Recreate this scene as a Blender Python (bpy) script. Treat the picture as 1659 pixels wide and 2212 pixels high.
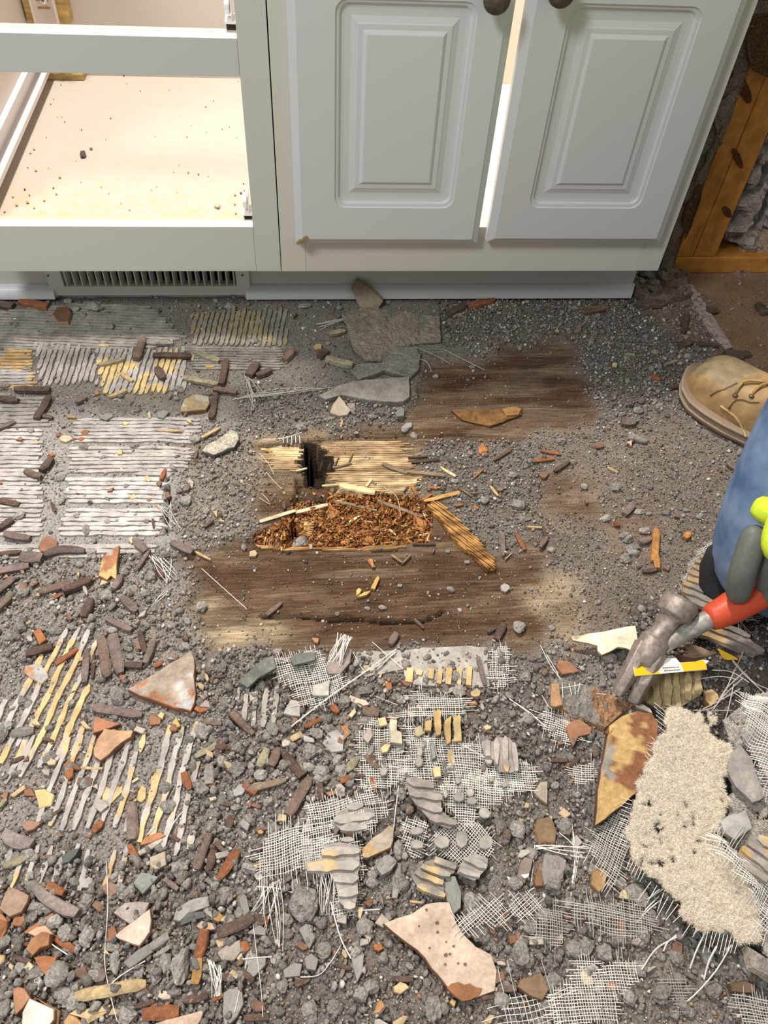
import bpy, bmesh, math, random
import numpy as np
from mathutils import Vector, Matrix, Euler, noise as mnoise

random.seed(7); RNG = np.random.default_rng(7)
S = bpy.context.scene
for o in list(bpy.data.objects): bpy.data.objects.remove(o)
COL = S.collection
PI = math.pi

# ------------------------------------------------------------------ camera
# calibrated on the cabinet: X runs along the cabinet, Y into it, Z up; cabinet face is Y=0, subfloor Z=0
FPX, CX, CY = 1700.0, 829.5, 1106.0
_dn = np.array([716-CX, 2482-CY, FPX]); _dn /= np.linalg.norm(_dn)
_L = -((570-CY)*(2482-CY)+FPX*FPX)/(716-CX)
VX = np.array([_L, 570-CY, FPX]); VX /= np.linalg.norm(VX)
VZ = -_dn; VY = np.cross(VZ, VX)
CAM = np.array([0.0394, -1.0785, 0.8407])
def _ray(u, v):
    d = np.array([u-CX, v-CY, FPX]); return np.array([d@VX, d@VY, d@VZ])
def P(u, v, z=0.0):
    """photo pixel -> point on the level plane z"""
    d = _ray(u, v); return CAM + d*((z-CAM[2])/d[2])
def FY(u, v, y=0.0):
    """photo pixel -> point on the upright plane Y=y"""
    d = _ray(u, v); return CAM + d*((y-CAM[1])/d[1])
def PXL(x, y, z=0.0):
    q = np.stack([np.asarray(x)-CAM[0], np.asarray(y)-CAM[1], np.asarray(z)-CAM[2]+0*np.asarray(x)], -1)
    M = np.array([VX, VY, VZ]); d = q@M
    return d[..., 0]/d[..., 2]*FPX+CX, d[..., 1]/d[..., 2]*FPX+CY
cam_d = bpy.data.cameras.new('camera'); cam = bpy.data.objects.new('camera', cam_d); COL.objects.link(cam)
R = Matrix(((VX[0], -VX[1], -VX[2]), (VY[0], -VY[1], -VY[2]), (VZ[0], -VZ[1], -VZ[2])))
cam.matrix_world = Matrix.Translation(CAM) @ R.to_4x4()
cam_d.sensor_fit = 'VERTICAL'; cam_d.sensor_height = 36; cam_d.sensor_width = 27
cam_d.lens = FPX/2212*36; cam_d.clip_start = .02; cam_d.clip_end = 50
S.camera = cam

# ------------------------------------------------------------------ light
S.view_settings.view_transform = 'Standard'; S.view_settings.look = 'None'
S.view_settings.gamma = 1; S.view_settings.use_curve_mapping = False
S.view_settings.exposure = 0.0
w = bpy.data.worlds.new('room_light'); S.world = w; w.use_nodes = True
w.node_tree.nodes['Background'].inputs[0].default_value = (1.0, .985, .96, 1)
w.node_tree.nodes['Background'].inputs[1].default_value = .37
def area(name, loc, target, size, power, color):
    l = bpy.data.lights.new(name, 'AREA'); l.shape = 'DISK'; l.size = size; l.energy = power; l.color = color
    o = bpy.data.objects.new(name, l); COL.objects.link(o); o.location = loc
    o.rotation_euler = (Vector(target)-Vector(loc)).to_track_quat('-Z', 'Y').to_euler(); return o
area('ceiling_lamp_over_counter', (-.35, .42, 2.35), (-.1, -.3, 0), .26, 74, (1, .94, .86))
area('ceiling_lamp_room', (-1.3, -1.5, 2.4), (.1, -.3, 0), .6, 44, (.96, .98, 1))

# ------------------------------------------------------------------ helpers
def lin(c):
    return tuple(((x/255)/12.92 if x/255 <= .04045 else ((x/255+.055)/1.055)**2.4) for x in c)
def mesh(name, V, F, mat=None, parent=None, col=None, smooth=False):
    """one mesh object; col is a per-vertex RGB list or one RGB"""
    me = bpy.data.meshes.new(name)
    V = np.asarray(V, dtype=np.float32)
    if isinstance(F, np.ndarray):
        n, k = F.shape
        me.vertices.add(len(V)); me.vertices.foreach_set('co', V.ravel())
        me.loops.add(n*k); me.loops.foreach_set('vertex_index', F.astype(np.int32).ravel())
        me.polygons.add(n); me.polygons.foreach_set('loop_start', np.arange(0, n*k, k, dtype=np.int32))
        me.update(calc_edges=True)
    else:
        me.from_pydata([tuple(map(float, v)) for v in V], [], F)
    if col is not None:
        c = np.ones((len(V), 4), np.float32)
        c[:, :3] = np.asarray(col, dtype=np.float32)
        a = me.color_attributes.new('Col', 'FLOAT_COLOR', 'POINT'); a.data.foreach_set('color', c.ravel())
    if smooth: me.polygons.foreach_set('use_smooth', np.ones(len(me.polygons), bool))
    if mat: me.materials.append(mat)
    me.validate()
    o = bpy.data.objects.new(name, me); COL.objects.link(o)
    if parent: o.parent = parent
    return o
def tag(o, label=None, cat=None, group=None, kind=None):
    if label: o['label'] = label
    if cat: o['category'] = cat
    if group: o['group'] = group
    if kind: o['kind'] = kind
    return o
def empty(name, loc, label=None, cat=None, group=None, kind=None):
    o = bpy.data.objects.new(name, None); COL.objects.link(o); o.location = loc; o.empty_display_size = .02
    bpy.context.view_layer.update()
    return tag(o, label, cat, group, kind)
class MB:
    """collects polygons, in world coordinates"""
    def __init__(s): s.V = []; s.F = []; s.C = []
    def add(s, V, F, c=(.5, .5, .5)):
        n = len(s.V); s.V += [tuple(map(float, v)) for v in V]; s.F += [tuple(i+n for i in f) for f in F]
        if np.isscalar(c[0]) or isinstance(c[0], np.floating): s.C += [tuple(c)]*len(V)
        else: s.C += [tuple(q) for q in c]
        return s
    def box(s, a, b, c=(.5, .5, .5), bev=0.0):
        (x0, y0, z0), (x1, y1, z1) = a, b
        if bev <= 0:
            V = [(x, y, z) for z in (z0, z1) for y in (y0, y1) for x in (x0, x1)]
            return s.add(V, [(0, 2, 3, 1), (4, 5, 7, 6), (0, 1, 5, 4), (2, 6, 7, 3), (0, 4, 6, 2), (1, 3, 7, 5)], c)
        bm = bmesh.new(); bmesh.ops.create_cube(bm, size=1)
        for v in bm.verts: v.co = Vector(((x0+x1)/2+v.co.x*(x1-x0), (y0+y1)/2+v.co.y*(y1-y0), (z0+z1)/2+v.co.z*(z1-z0)))
        bmesh.ops.bevel(bm, geom=bm.edges[:], offset=bev, segments=2, affect='EDGES', profile=.6)
        return s.bm(bm, c)
    def bm(s, bm, c=(.5, .5, .5), M=None):
        if M is not None: bm.transform(M)
        bm.verts.index_update()
        s.add([v.co[:] for v in bm.verts], [tuple(v.index for v in f.verts) for f in bm.faces], c); bm.free(); return s
    def tube(s, pts, r, n=6, c=(.5, .5, .5), cap=True):
        pts = [Vector(p) for p in pts]; V = []; F = []
        rr = r if hasattr(r, '__len__') else [r]*len(pts)
        up = Vector((0, 0, 1))
        for i, p in enumerate(pts):
            t = (pts[min(i+1, len(pts)-1)]-pts[max(i-1, 0)]).normalized()
            a = t.cross(up)
            if a.length < 1e-3: a = t.cross(Vector((1, 0, 0)))
            a.normalize(); b = t.cross(a)
            for k in range(n):
                q = 2*PI*k/n; V.append(p+(a*math.cos(q)+b*math.sin(q))*rr[i])
        for i in range(len(pts)-1):
            for k in range(n): F.append((i*n+k, i*n+(k+1) % n, (i+1)*n+(k+1) % n, (i+1)*n+k))
        if cap: F.append(tuple(range(n))[::-1]); F.append(tuple((len(pts)-1)*n+k for k in range(n)))
        return s.add(V, F, c)
    def build(s, name, mat, parent=None, smooth=False):
        V = np.array(s.V)
        if parent is not None: V = V-np.array(parent.matrix_world.translation)
        o = mesh(name, V, s.F, mat, parent, s.C, smooth)
        bm = bmesh.new(); bm.from_mesh(o.data); bmesh.ops.recalc_face_normals(bm, faces=bm.faces); bm.to_mesh(o.data); bm.free()
        return o
    def top(s, name, mat, label, cat, group=None, kind=None, smooth=False):
        """a top-level mesh with its origin at its base"""
        V = np.array(s.V); c = np.array([(V[:, 0].min()+V[:, 0].max())/2, (V[:, 1].min()+V[:, 1].max())/2, V[:, 2].min()])
        o = mesh(name, V-c, s.F, mat, None, s.C, smooth); o.location = c
        bm = bmesh.new(); bm.from_mesh(o.data); bmesh.ops.recalc_face_normals(bm, faces=bm.faces); bm.to_mesh(o.data); bm.free()
        return tag(o, label, cat, group, kind)

# ------------------------------------------------------------------ materials
def mat_new(name):
    m = bpy.data.materials.new(name); m.use_nodes = True
    return m, m.node_tree.nodes, m.node_tree.links, m.node_tree.nodes['Principled BSDF']
def M_attr(name, rough=.9, nscale=200, namp=.25, bump=.3, bdist=.001, spec=.3, speck=0.0, stretch=None, metal=0):
    """colour from the piece itself ('Col'), broken up by noise; fine relief by bump"""
    m, N, Lk, B = mat_new(name)
    a = N.new('ShaderNodeAttribute'); a.attribute_name = 'Col'
    tc = N.new('ShaderNodeNewGeometry'); mp = N.new('ShaderNodeMapping'); Lk.new(tc.outputs['Position'], mp.inputs[0])
    if stretch: mp.inputs['Scale'].default_value = stretch
    n = N.new('ShaderNodeTexNoise'); n.inputs['Scale'].default_value = nscale; n.inputs['Detail'].default_value = 5
    n.inputs['Roughness'].default_value = .65
    Lk.new(mp.outputs[0], n.inputs['Vector'])
    r = N.new('ShaderNodeMapRange'); r.inputs[1].default_value = .3; r.inputs[2].default_value = .7
    r.inputs[3].default_value = 1-namp; r.inputs[4].default_value = 1+namp; Lk.new(n.outputs[0], r.inputs[0])
    mx = N.new('ShaderNodeVectorMath'); mx.operation = 'SCALE'; Lk.new(a.outputs['Color'], mx.inputs[0]); Lk.new(r.outputs[0], mx.inputs['Scale'])
    out = mx.outputs[0]
    if namp > .12:   # broad mottling
        n3 = N.new('ShaderNodeTexNoise'); n3.inputs['Scale'].default_value = 45; n3.inputs['Detail'].default_value = 4; Lk.new(tc.outputs['Position'], n3.inputs['Vector'])
        r3 = N.new('ShaderNodeMapRange'); r3.inputs[1].default_value = .3; r3.inputs[2].default_value = .7; r3.inputs[3].default_value = .76; r3.inputs[4].default_value = 1.22; Lk.new(n3.outputs[0], r3.inputs[0])
        m3 = N.new('ShaderNodeVectorMath'); m3.operation = 'SCALE'; Lk.new(out, m3.inputs[0]); Lk.new(r3.outputs[0], m3.inputs['Scale']); out = m3.outputs[0]
    if speck > 0:
        v = N.new('ShaderNodeTexNoise'); v.inputs['Scale'].default_value = nscale*2.3; v.inputs['Detail'].default_value = 2
        rr = N.new('ShaderNodeMapRange'); rr.inputs[1].default_value = .60; rr.inputs[2].default_value = .72; rr.inputs[3].default_value = 0; rr.inputs[4].default_value = speck
        Lk.new(tc.outputs['Position'], v.inputs['Vector']); Lk.new(v.outputs[0], rr.inputs[0])
        x = N.new('ShaderNodeMix'); x.data_type = 'RGBA'; x.inputs[7].default_value = (.62, .58, .54, 1)
        Lk.new(rr.outputs[0], x.inputs[0]); Lk.new(out, x.inputs[6]); out = x.outputs[2]
    Lk.new(out, B.inputs['Base Color'])
    B.inputs['Roughness'].default_value = rough; B.inputs['Specular IOR Level'].default_value = spec; B.inputs['Metallic'].default_value = metal
    if bump > 0:
        b = N.new('ShaderNodeBump'); b.inputs['Strength'].default_value = bump; b.inputs['Distance'].default_value = bdist
        Lk.new(n.outputs[0], b.inputs['Height']); Lk.new(b.outputs[0], B.inputs['Normal'])
    return m
M_dust = M_attr('mortar_dust', .95, 260, .42, 1.0, .0032, .15, speck=.5)
M_stone = M_attr('mortar_grit', .95, 420, .11, .6, .0012, .15)
M_lump = M_attr('mortar_lump', .97, 330, .42, 1.0, .004, .1, speck=.5)
M_tile = M_attr('fired_clay', .8, 300, .16, .35, .0006, .3, speck=.12)
M_wood = M_attr('split_wood', .75, 120, .35, .8, .0012, .25, stretch=(.12, 1, 1))
M_sliver = M_attr('tile_edge_clay', .85, 260, .3, .5, .0008, .2, speck=.18)
M_thin = M_attr('thinset', .9, 160, .16, .5, .0010, .2, speck=.25)
M_paint = M_attr('cabinet_paint', .42, 900, .015, .03, .0002, .45)
M_fibre = M_attr('glass_fibre', .6, 400, .12, 0, .001, .4)
M_plastic = M_attr('white_plastic', .35, 300, .03, 0, .001, .5)
M_steel = M_attr('worn_steel', .5, 140, .42, .4, .0008, .4, metal=.35)
M_rubber = M_attr('rubber', .8, 300, .12, .3, .0006, .3)
M_leather = M_attr('scuffed_leather', .62, 60, .22, .35, .0008, .35)
M_dark = M_attr('dark_void', 1, 50, .1, 0, .001, 0)  # near-black colour that paints the shade of hollows
WHITE = (.70, .69, .64); WHITE2 = (.66, .675, .66); CREAM = (.80, .74, .60)
# ------------------------------------------------------------------ floor relief and colour maps
def wpoly(pts, z=0.0): return np.array([P(u, v, z)[:2] for u, v in pts])
def inside(poly, X, Y):
    r = np.zeros(np.shape(X), bool); n = len(poly)
    for i in range(n):
        x0, y0 = poly[i]; x1, y1 = poly[(i+1) % n]
        if y0 == y1: continue
        c = ((Y >= min(y0, y1)) & (Y < max(y0, y1)))
        r ^= c & (X < x0+(Y-y0)*(x1-x0)/(y1-y0))
    return r
GS = .003
AXX = np.concatenate([[-1.6, -1.2, -.9, -.75], np.arange(-.62, 1.02, GS), [1.15, 1.35, 1.7, 2.1]])
AXY = np.concatenate([[-1.9, -1.5, -1.3], np.arange(-1.14, .22, GS), [.4, .7, 1.0]])
GX, GY = np.meshgrid(AXX, AXY)            # rows = y
def vnoise(X, Y, scale, seed, octv=3):
    out = 0; amp = 1; tot = 0
    for k in range(octv):
        r = np.random.default_rng(seed*31+k); T = r.random((256, 256))
        x = X*scale+seed*7.3+1000; y = Y*scale+seed*3.1+1000
        xi = np.floor(x).astype(int); yi = np.floor(y).astype(int); fx = x-xi; fy = y-yi
        fx = fx*fx*(3-2*fx); fy = fy*fy*(3-2*fy)
        a = T[yi % 256, xi % 256]; b = T[yi % 256, (xi+1) % 256]; c = T[(yi+1) % 256, xi % 256]; d = T[(yi+1) % 256, (xi+1) % 256]
        out = out+amp*((a*(1-fx)+b*fx)*(1-fy)+(c*(1-fx)+d*fx)*fy); tot += amp; amp *= .5; scale *= 2.1
    return out/tot
def blur(A, n):
    k = np.hanning(2*n+3)[1:-1]; k /= k.sum()
    for ax in (0, 1):
        pad = [(0, 0)]*A.ndim; pad[ax] = (n, n)
        B = np.pad(A, pad, mode='edge')
        A = sum(k[i]*(B[i:i+A.shape[0]] if ax == 0 else B[:, i:i+A.shape[1]]) for i in range(2*n+1))
    return A
# warp the borders so that no region ends in a straight line
WXg = GX+(vnoise(GX, GY, 28, 11)-.5)*.05+(vnoise(GX, GY, 110, 12)-.5)*.016
WYg = GY+(vnoise(GX, GY, 28, 13)-.5)*.05+(vnoise(GX, GY, 110, 14)-.5)*.016
nS = GX.shape
cmap = np.zeros(nS+(3,)); hmap = np.full(nS, .005); amap = np.full(nS, .0035); dfine = np.full(nS, .75); dmed = np.full(nS, .5)
dcoarse = np.full(nS, .3); woodm = np.zeros(nS)
cmap[:] = (.30, .262, .238)
GREY = (.26, .235, .215); PALE = (.42, .385, .36)
ZONES = [  # photo outline, colour, height, relief, fine, medium, coarse, wood
 ([(-200, 640), (1000, 640), (1000, 900), (520, 920), (-200, 900)], (.25, .225, .20), .006, .0012, .28, .10, .03, 0),
 ([(-200, 880), (520, 905), (400, 1050), (372, 1190), (-200, 1200)], (.42, .385, .36), .006, .0012, .35, .10, .02, 0),
 ([(380, 930), (660, 930), (700, 1170), (370, 1190)], (.30, .26, .22), .003, .002, .9, .45, .03, .2),
 ([(500, 840), (1000, 850), (960, 950), (540, 950)], (.22, .20, .18), .004, .002, .95, .6, .1, 0),
 ([(900, 790), (1260, 745), (1300, 870), (1250, 930), (1230, 1000), (1180, 1180), (1240, 1290), (1150, 1400), (720, 1400), (560, 1410), (430, 1405), (395, 1290), (380, 1190), (560, 1170), (560, 950), (880, 920)], (.185, .112, .068), .0, .0008, .16, .035, 0, 1),
 ([(430, 1280), (560, 1325), (640, 1360), (560, 1410), (430, 1400)], (.55, .42, .27), .0, .0008, .22, .06, 0, 1),
 ([(560, 945), (900, 935), (930, 1010), (1000, 1060), (700, 1080), (560, 1060)], (.46, .33, .2), .0, .0008, .22, .1, 0, 1),
 ([(920, 960), (1160, 930), (1200, 1150), (1090, 1200), (1010, 1130), (900, 1040)], (.23, .20, .175), .002, .002, .95, .55, .03, .3),
 ([(1130, 930), (1480, 890), (1620, 1010), (1560, 1250), (1420, 1400), (1180, 1400), (1240, 1250), (1180, 1150), (1170, 1000)], (.27, .225, .185), .003, .0018, .85, .2, .01, .2),
 ([(1170, 1010), (1290, 1030), (1300, 1120), (1180, 1130)], (.29, .20, .14), .002, .0008, .25, .06, .01, .8),
 ([(1290, 1100), (1420, 1080), (1440, 1180), (1330, 1210)], (.30, .22, .16), .002, .0008, .35, .06, .01, .5),
 ([(1120, 1260), (1230, 1230), (1260, 1380), (1190, 1400)], (.48, .36, .24), .001, .0008, .5, .1, .01, .6),
 ([(1090, 745), (1262, 742), (1280, 830), (1230, 905), (1100, 900)], (.20, .13, .092), .0, .0006, .05, .01, 0, 1),
 ([(950, 640), (1470, 640), (1540, 760), (1470, 860), (1290, 890), (1262, 742), (950, 745)], (.19, .172, .152), .004, .003, .95, .7, .25, 0),
 ([(1380, 580), (1720, 580), (1720, 850), (1640, 800), (1560, 780), (1500, 680)], (.33, .205, .12), .0, .0006, .08, .03, 0, 0),
 ([(1370, 585), (1500, 590), (1560, 740), (1500, 760), (1400, 690)], (.25, .175, .14), .003, .004, .5, .4, .2, 0),
 ([(-200, 1190), (380, 1190), (440, 1400), (300, 1470), (-200, 1480)], (.33, .29, .26), .006, .003, .8, .55, .3, 0),
 ([(-200, 1400), (330, 1400), (440, 1500), (470, 1700), (330, 1920), (-200, 1880)], (.35, .31, .285), .006, .002, .85, .35, .12, 0),
 ([(-200, 1850), (560, 1850), (560, 2300), (-200, 2300)], (.25, .215, .19), .004, .006, .8, .8, .9, 0),
 ([(440, 1420), (800, 1420), (800, 2000), (560, 2000), (400, 1850)], (.29, .255, .23), .006, .004, .8, .8, .6, 0),
 ([(540, 1980), (920, 1950), (1120, 2300), (540, 2300)], (.24, .2, .18), .004, .003, .95, .6, .35, 0),
 ([(780, 1460), (1250, 1420), (1300, 1900), (1000, 1960), (800, 1800)], (.22, .19, .172), .004, .004, .8, .7, .5, 0),
 ([(1050, 1850), (1460, 1850), (1700, 2100), (1700, 2300), (1050, 2300)], (.26, .225, .2), .010, .007, .8, .6, .4, 0),
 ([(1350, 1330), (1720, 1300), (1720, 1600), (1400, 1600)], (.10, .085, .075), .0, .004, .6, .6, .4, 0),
]
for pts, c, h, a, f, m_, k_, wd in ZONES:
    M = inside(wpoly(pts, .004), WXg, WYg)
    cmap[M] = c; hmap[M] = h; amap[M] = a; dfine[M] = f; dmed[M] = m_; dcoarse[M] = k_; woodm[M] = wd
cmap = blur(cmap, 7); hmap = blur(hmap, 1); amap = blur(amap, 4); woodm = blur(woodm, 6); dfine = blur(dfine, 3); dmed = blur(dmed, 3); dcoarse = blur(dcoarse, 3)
# stains of their own shape on the bare boards
n1 = vnoise(GX, GY*3.2, 14, 3, 4); n2 = vnoise(GX, GY*9, 8, 4, 4)
st = np.clip((n1-.40)*6, 0, 1)[..., None]*woodm[..., None]
cmap = cmap*(1-.68*st)+np.array((.085, .040, .020))*.68*st
st2 = np.clip((n2-.52)*7, 0, 1)[..., None]*woodm[..., None]
cmap = cmap*(1-.45*st2)+np.array((.33, .24, .165))*.45*st2
cmap *= (.80+.4*vnoise(GX, GY, 40, 5, 4))[..., None]
dd = np.clip((vnoise(GX, GY, 22, 8, 3)-.5)*4, 0, 1)[..., None]*.3*(1-woodm[..., None])
cmap = cmap*(1-dd)+np.array((.33, .25, .19))*dd
cmap *= (.82-.06*woodm)[..., None]
hmap = hmap+amap*(vnoise(GX, GY, 45, 6, 4)-.35)*1.8
def carve(pts, z, rough=.0, c=None, soft=0, scale=300):
    M = inside(wpoly(pts, 0), GX+(vnoise(GX, GY, 150, 21)-.5)*.006, GY+(vnoise(GX*.25, GY*1.5, 150, 22)-.5)*.004)
    hmap[M] = z+rough*(vnoise(GX, GY*1.7, 90, 23, 3)[M]-.5)*2
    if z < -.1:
        D = blur(M.astype(float), 2) > .02; cmap[D & ~M] = (.03, .02, .014)  # walls round a deep hole painted near black, as if in shade
    if c is not None: cmap[M] = np.array(c)*(.55+.9*vnoise(GX*.6, GY*2.2, 90, 24, 4)[M])[:, None]
    return M
q = 1/4.1475
def k1(pts): return [(560+x*q, 930+y*q) for x, y in pts]
rotM = carve(k1([(300, 590), (700, 560), (1050, 560), (1400, 580), (1560, 700), (1520, 1000), (1100, 1030), (500, 1050), (250, 1060), (-40, 1020), (-60, 930), (280, 770)]), -.007, .005, (.31, .125, .045))
carve(k1([(320, 420), (560, 440), (700, 520), (700, 560), (320, 560)]), -.016, .004, (.10, .055, .03))
carve(k1([(300, 560), (620, 570), (600, 660), (300, 670)]), -.02, .004, (.06, .045, .035))
carve(k1([(415, 130), (530, 135), (520, 190), (565, 195), (565, 240), (620, 250), (660, 290), (655, 350), (600, 350), (560, 425), (430, 425), (430, 345), (370, 290), (415, 260), (410, 200)]), -.16, .0, (.012, .01, .008))  # near-black bottom paints the darkness of the hole
carve(k1([(190, 1000), (240, 930), (280, 830), (290, 770), (370, 850), (365, 940), (270, 995)]), -.05, .003, (.04, .025, .018))
carve([(1170, 757), (1190, 757), (1262, 752), (1262, 749), (1170, 753)], -.002)
for (a, b, wd) in (((560, 966), (700, 948), 4), ((700, 948), (1045, 940), 3), ((365, 1030), (362, 1160), 5), ((440, 1165), (860, 1190), 3), ((560, 1330), (900, 1345), 5), ((900, 1345), (960, 1320), 4)):
    (x0, y0, _), (x1, y1, _) = P(*a), P(*b); L2 = math.hypot(x1-x0, y1-y0); tx, ty = (x1-x0)/L2, (y1-y0)/L2
    s = (GX-x0)*tx+(GY-y0)*ty; d = np.abs(-(GX-x0)*ty+(GY-y0)*tx+.0014*np.sin(s*90))
    M = (s > 0) & (s < L2) & (d < max(.0017, .0005*wd))
    hmap[M] = np.minimum(hmap[M], -.007); cmap[M] *= .22
def sample(A, x, y):
    i = np.clip(np.searchsorted(AXX, x)-1, 0, len(AXX)-2); j = np.clip(np.searchsorted(AXY, y)-1, 0, len(AXY)-2)
    fx = np.clip((x-AXX[i])/(AXX[i+1]-AXX[i]), 0, 1); fy = np.clip((y-AXY[j])/(AXY[j+1]-AXY[j]), 0, 1)
    if A.ndim == 3: fx = fx[..., None]; fy = fy[..., None]
    return (A[j, i]*(1-fx)+A[j, i+1]*fx)*(1-fy)+(A[j+1, i]*(1-fx)+A[j+1, i+1]*fx)*fy
def H(x, y): return float(sample(hmap, np.array(x), np.array(y)))
def mat_floor():
    m, N, Lk, B = mat_new('subfloor')
    a = N.new('ShaderNodeAttribute'); a.attribute_name = 'Col'
    wd = N.new('ShaderNodeAttribute'); wd.attribute_name = 'Wood'
    g = N.new('ShaderNodeNewGeometry')
    mp = N.new('ShaderNodeMapping'); mp.inputs['Scale'].default_value = (.07, 1, 1); Lk.new(g.outputs['Position'], mp.inputs[0])
    n1 = N.new('ShaderNodeTexNoise'); n1.inputs['Scale'].default_value = 330; n1.inputs['Detail'].default_value = 6; n1.inputs['Roughness'].default_value = .7; Lk.new(mp.outputs[0], n1.inputs['Vector'])
    n2 = N.new('ShaderNodeTexNoise'); n2.inputs['Scale'].default_value = 420; n2.inputs['Detail'].default_value = 4; n2.inputs['Roughness'].default_value = .8; Lk.new(g.outputs['Position'], n2.inputs['Vector'])
    vo = N.new('ShaderNodeTexVoronoi'); vo.inputs['Scale'].default_value = 480; Lk.new(g.outputs['Position'], vo.inputs['Vector'])
    sel = N.new('ShaderNodeMix'); sel.data_type = 'FLOAT'; Lk.new(wd.outputs['Fac'], sel.inputs[0]); Lk.new(n2.outputs[0], sel.inputs[2]); Lk.new(n1.outputs[0], sel.inputs[3])
    r = N.new('ShaderNodeMapRange'); r.inputs[1].default_value = .32; r.inputs[2].default_value = .68; r.inputs[3].default_value = .45; r.inputs[4].default_value = 1.6; Lk.new(sel.outputs[0], r.inputs[0])
    mx = N.new('ShaderNodeVectorMath'); mx.operation = 'SCALE'; Lk.new(a.outputs['Color'], mx.inputs[0]); Lk.new(r.outputs[0], mx.inputs['Scale'])
    rs = N.new('ShaderNodeMapRange'); rs.inputs[1].default_value = .62; rs.inputs[2].default_value = .70; rs.inputs[4].default_value = .6; Lk.new(n2.outputs[0], rs.inputs[0])
    x = N.new('ShaderNodeMix'); x.data_type = 'RGBA'; x.inputs[7].default_value = (.55, .5, .46, 1); Lk.new(rs.outputs[0], x.inputs[0]); Lk.new(mx.outputs[0], x.inputs[6])
    Lk.new(x.outputs[2], B.inputs['Base Color']); B.inputs['Roughness'].default_value = .95; B.inputs['Specular IOR Level'].default_value = .12
    inv = N.new('ShaderNodeMath'); inv.operation = 'MULTIPLY_ADD'; inv.inputs[1].default_value = -.6; Lk.new(vo.outputs['Distance'], inv.inputs[0]); Lk.new(sel.outputs[0], inv.inputs[2])
    b = N.new('ShaderNodeBump'); b.inputs['Strength'].default_value = .8; b.inputs['Distance'].default_value = .0022; Lk.new(inv.outputs[0], b.inputs['Height']); Lk.new(b.outputs[0], B.inputs['Normal'])
    return m
ny, nx = nS
V = np.stack([GX, GY, hmap], -1).reshape(-1, 3)
ii = np.arange((ny-1)*(nx-1)); rr_, cc_ = ii//(nx-1), ii % (nx-1); b0 = rr_*nx+cc_
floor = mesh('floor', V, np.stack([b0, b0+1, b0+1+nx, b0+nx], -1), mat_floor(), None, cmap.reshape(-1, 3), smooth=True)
at = floor.data.attributes.new('Wood', 'FLOAT', 'POINT'); at.data.foreach_set('value', woodm.ravel().astype(np.float32))
tag(floor, 'stripped subfloor of stained boards, thinset and backer board', kind='structure')

# ------------------------------------------------------------------ strips: torn veneers and combed thinset ridges
def strips(name, pts, ang, pitch, wfrac, th, colf, mat, parent, z=None, zoff=0.0, wob=.07, jit=.005, step=.007, drop=0.0, seed=1, label=None, poly=None, hf=None, split=True):
    """long flat ridges across a photo outline, running at ang (deg, floor plane); each is one mesh part"""
    rg = random.Random(seed)
    pw = wpoly(pts, .006) if poly is None else poly
    ca, sa = math.cos(math.radians(ang)), math.sin(math.radians(ang))
    q = np.stack([pw[:, 0]*ca+pw[:, 1]*sa, -pw[:, 0]*sa+pw[:, 1]*ca], -1)
    t = q[:, 1].min()+pitch*.5; out = []
    mb = MB()
    while t < q[:, 1].max():
        xs = []
        for i in range(len(q)):
            (a0, b0), (a1, b1) = q[i], q[(i+1) % len(q)]
            if (b0 <= t < b1) or (b1 <= t < b0): xs.append(a0+(t-b0)*(a1-a0)/(b1-b0))
        xs.sort()
        for s0, s1 in zip(xs[::2], xs[1::2]):
            s0 += rg.uniform(-jit, jit); s1 += rg.uniform(-jit, jit)
            if s1-s0 < .006 or rg.random() < drop: continue
            n = max(2, int((s1-s0)/step)); V = []; F = []; C = []
            ph = rg.random()*9; w0 = pitch*wfrac*rg.uniform(.85, 1.12); lift = rg.uniform(0, th*.3)
            for i in range(n+1):
                s = s0+(s1-s0)*i/n; tc = t+pitch*wob*math.sin(s*70+ph)+pitch*wob*.6*(rg.random()-.5)
                hw = w0/2*(1+.18*math.sin(s*260+ph*3))*(rg.uniform(.85, 1.05))
                if i in (0, n): hw *= rg.uniform(.35, .8)
                for dd, top in ((-hw, 0), (-hw*.86, 1), (hw*.86, 1), (hw, 0)):
                    x = s*ca-(tc+dd)*sa; y = s*sa+(tc+dd)*ca
                    base = (H(x, y) if z is None else z) if hf is None else hf(x, y)
                    V.append((x, y, base+zoff+(th+lift if top else -.003)+rg.uniform(-1, 1)*th*.08))
                    C.append(colf(x, y, rg))
            for i in range(n):
                a = i*4; F += [(a+k, a+k+1, a+k+5, a+k+4) for k in range(3)]
            F += [(0, 1, 2, 3), (n*4+3, n*4+2, n*4+1, n*4)]
            if split:
                m2 = MB(); m2.add(V, F, C); o = m2.build(name, mat, parent); out.append(o)
                if label: o['label'] = label
            else: mb.add(V, F, C)
        t += pitch
    if not split and mb.V: out.append(mb.build(name, mat, parent))
    return out
def cf_grey(base, tan=None, tscale=30, thr=.62, seed=1):
    base = np.array(base); tan = np.array(tan if tan else base)
    def f(x, y, rg):
        v = float(vnoise(np.array(x), np.array(y), tscale, seed, 2))
        c = tan if v > thr else base
        return tuple(c*rg.uniform(.88, 1.1))
    return f
def k3(x, y, s=2.9625, ox=0, oy=600): return (ox+x/s, oy+y/s)
def A_(pts): return [k3(*p) for p in pts]
def C_(pts): return [k3(x, y, 2.9625, 0, 1150) for x, y in pts]
def D_(pts): return [k3(x, y, 2.9625, 0, 1650) for x, y in pts]
def B_(pts): return [k3(x, y, 2.9625, 500, 600) for x, y in pts]
def E_(pts): return [k3(x, y, 2.9625, 500, 1650) for x, y in pts]
def F_(pts): return [k3(x, y, 2.9625, 500, 1150) for x, y in pts]
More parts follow.
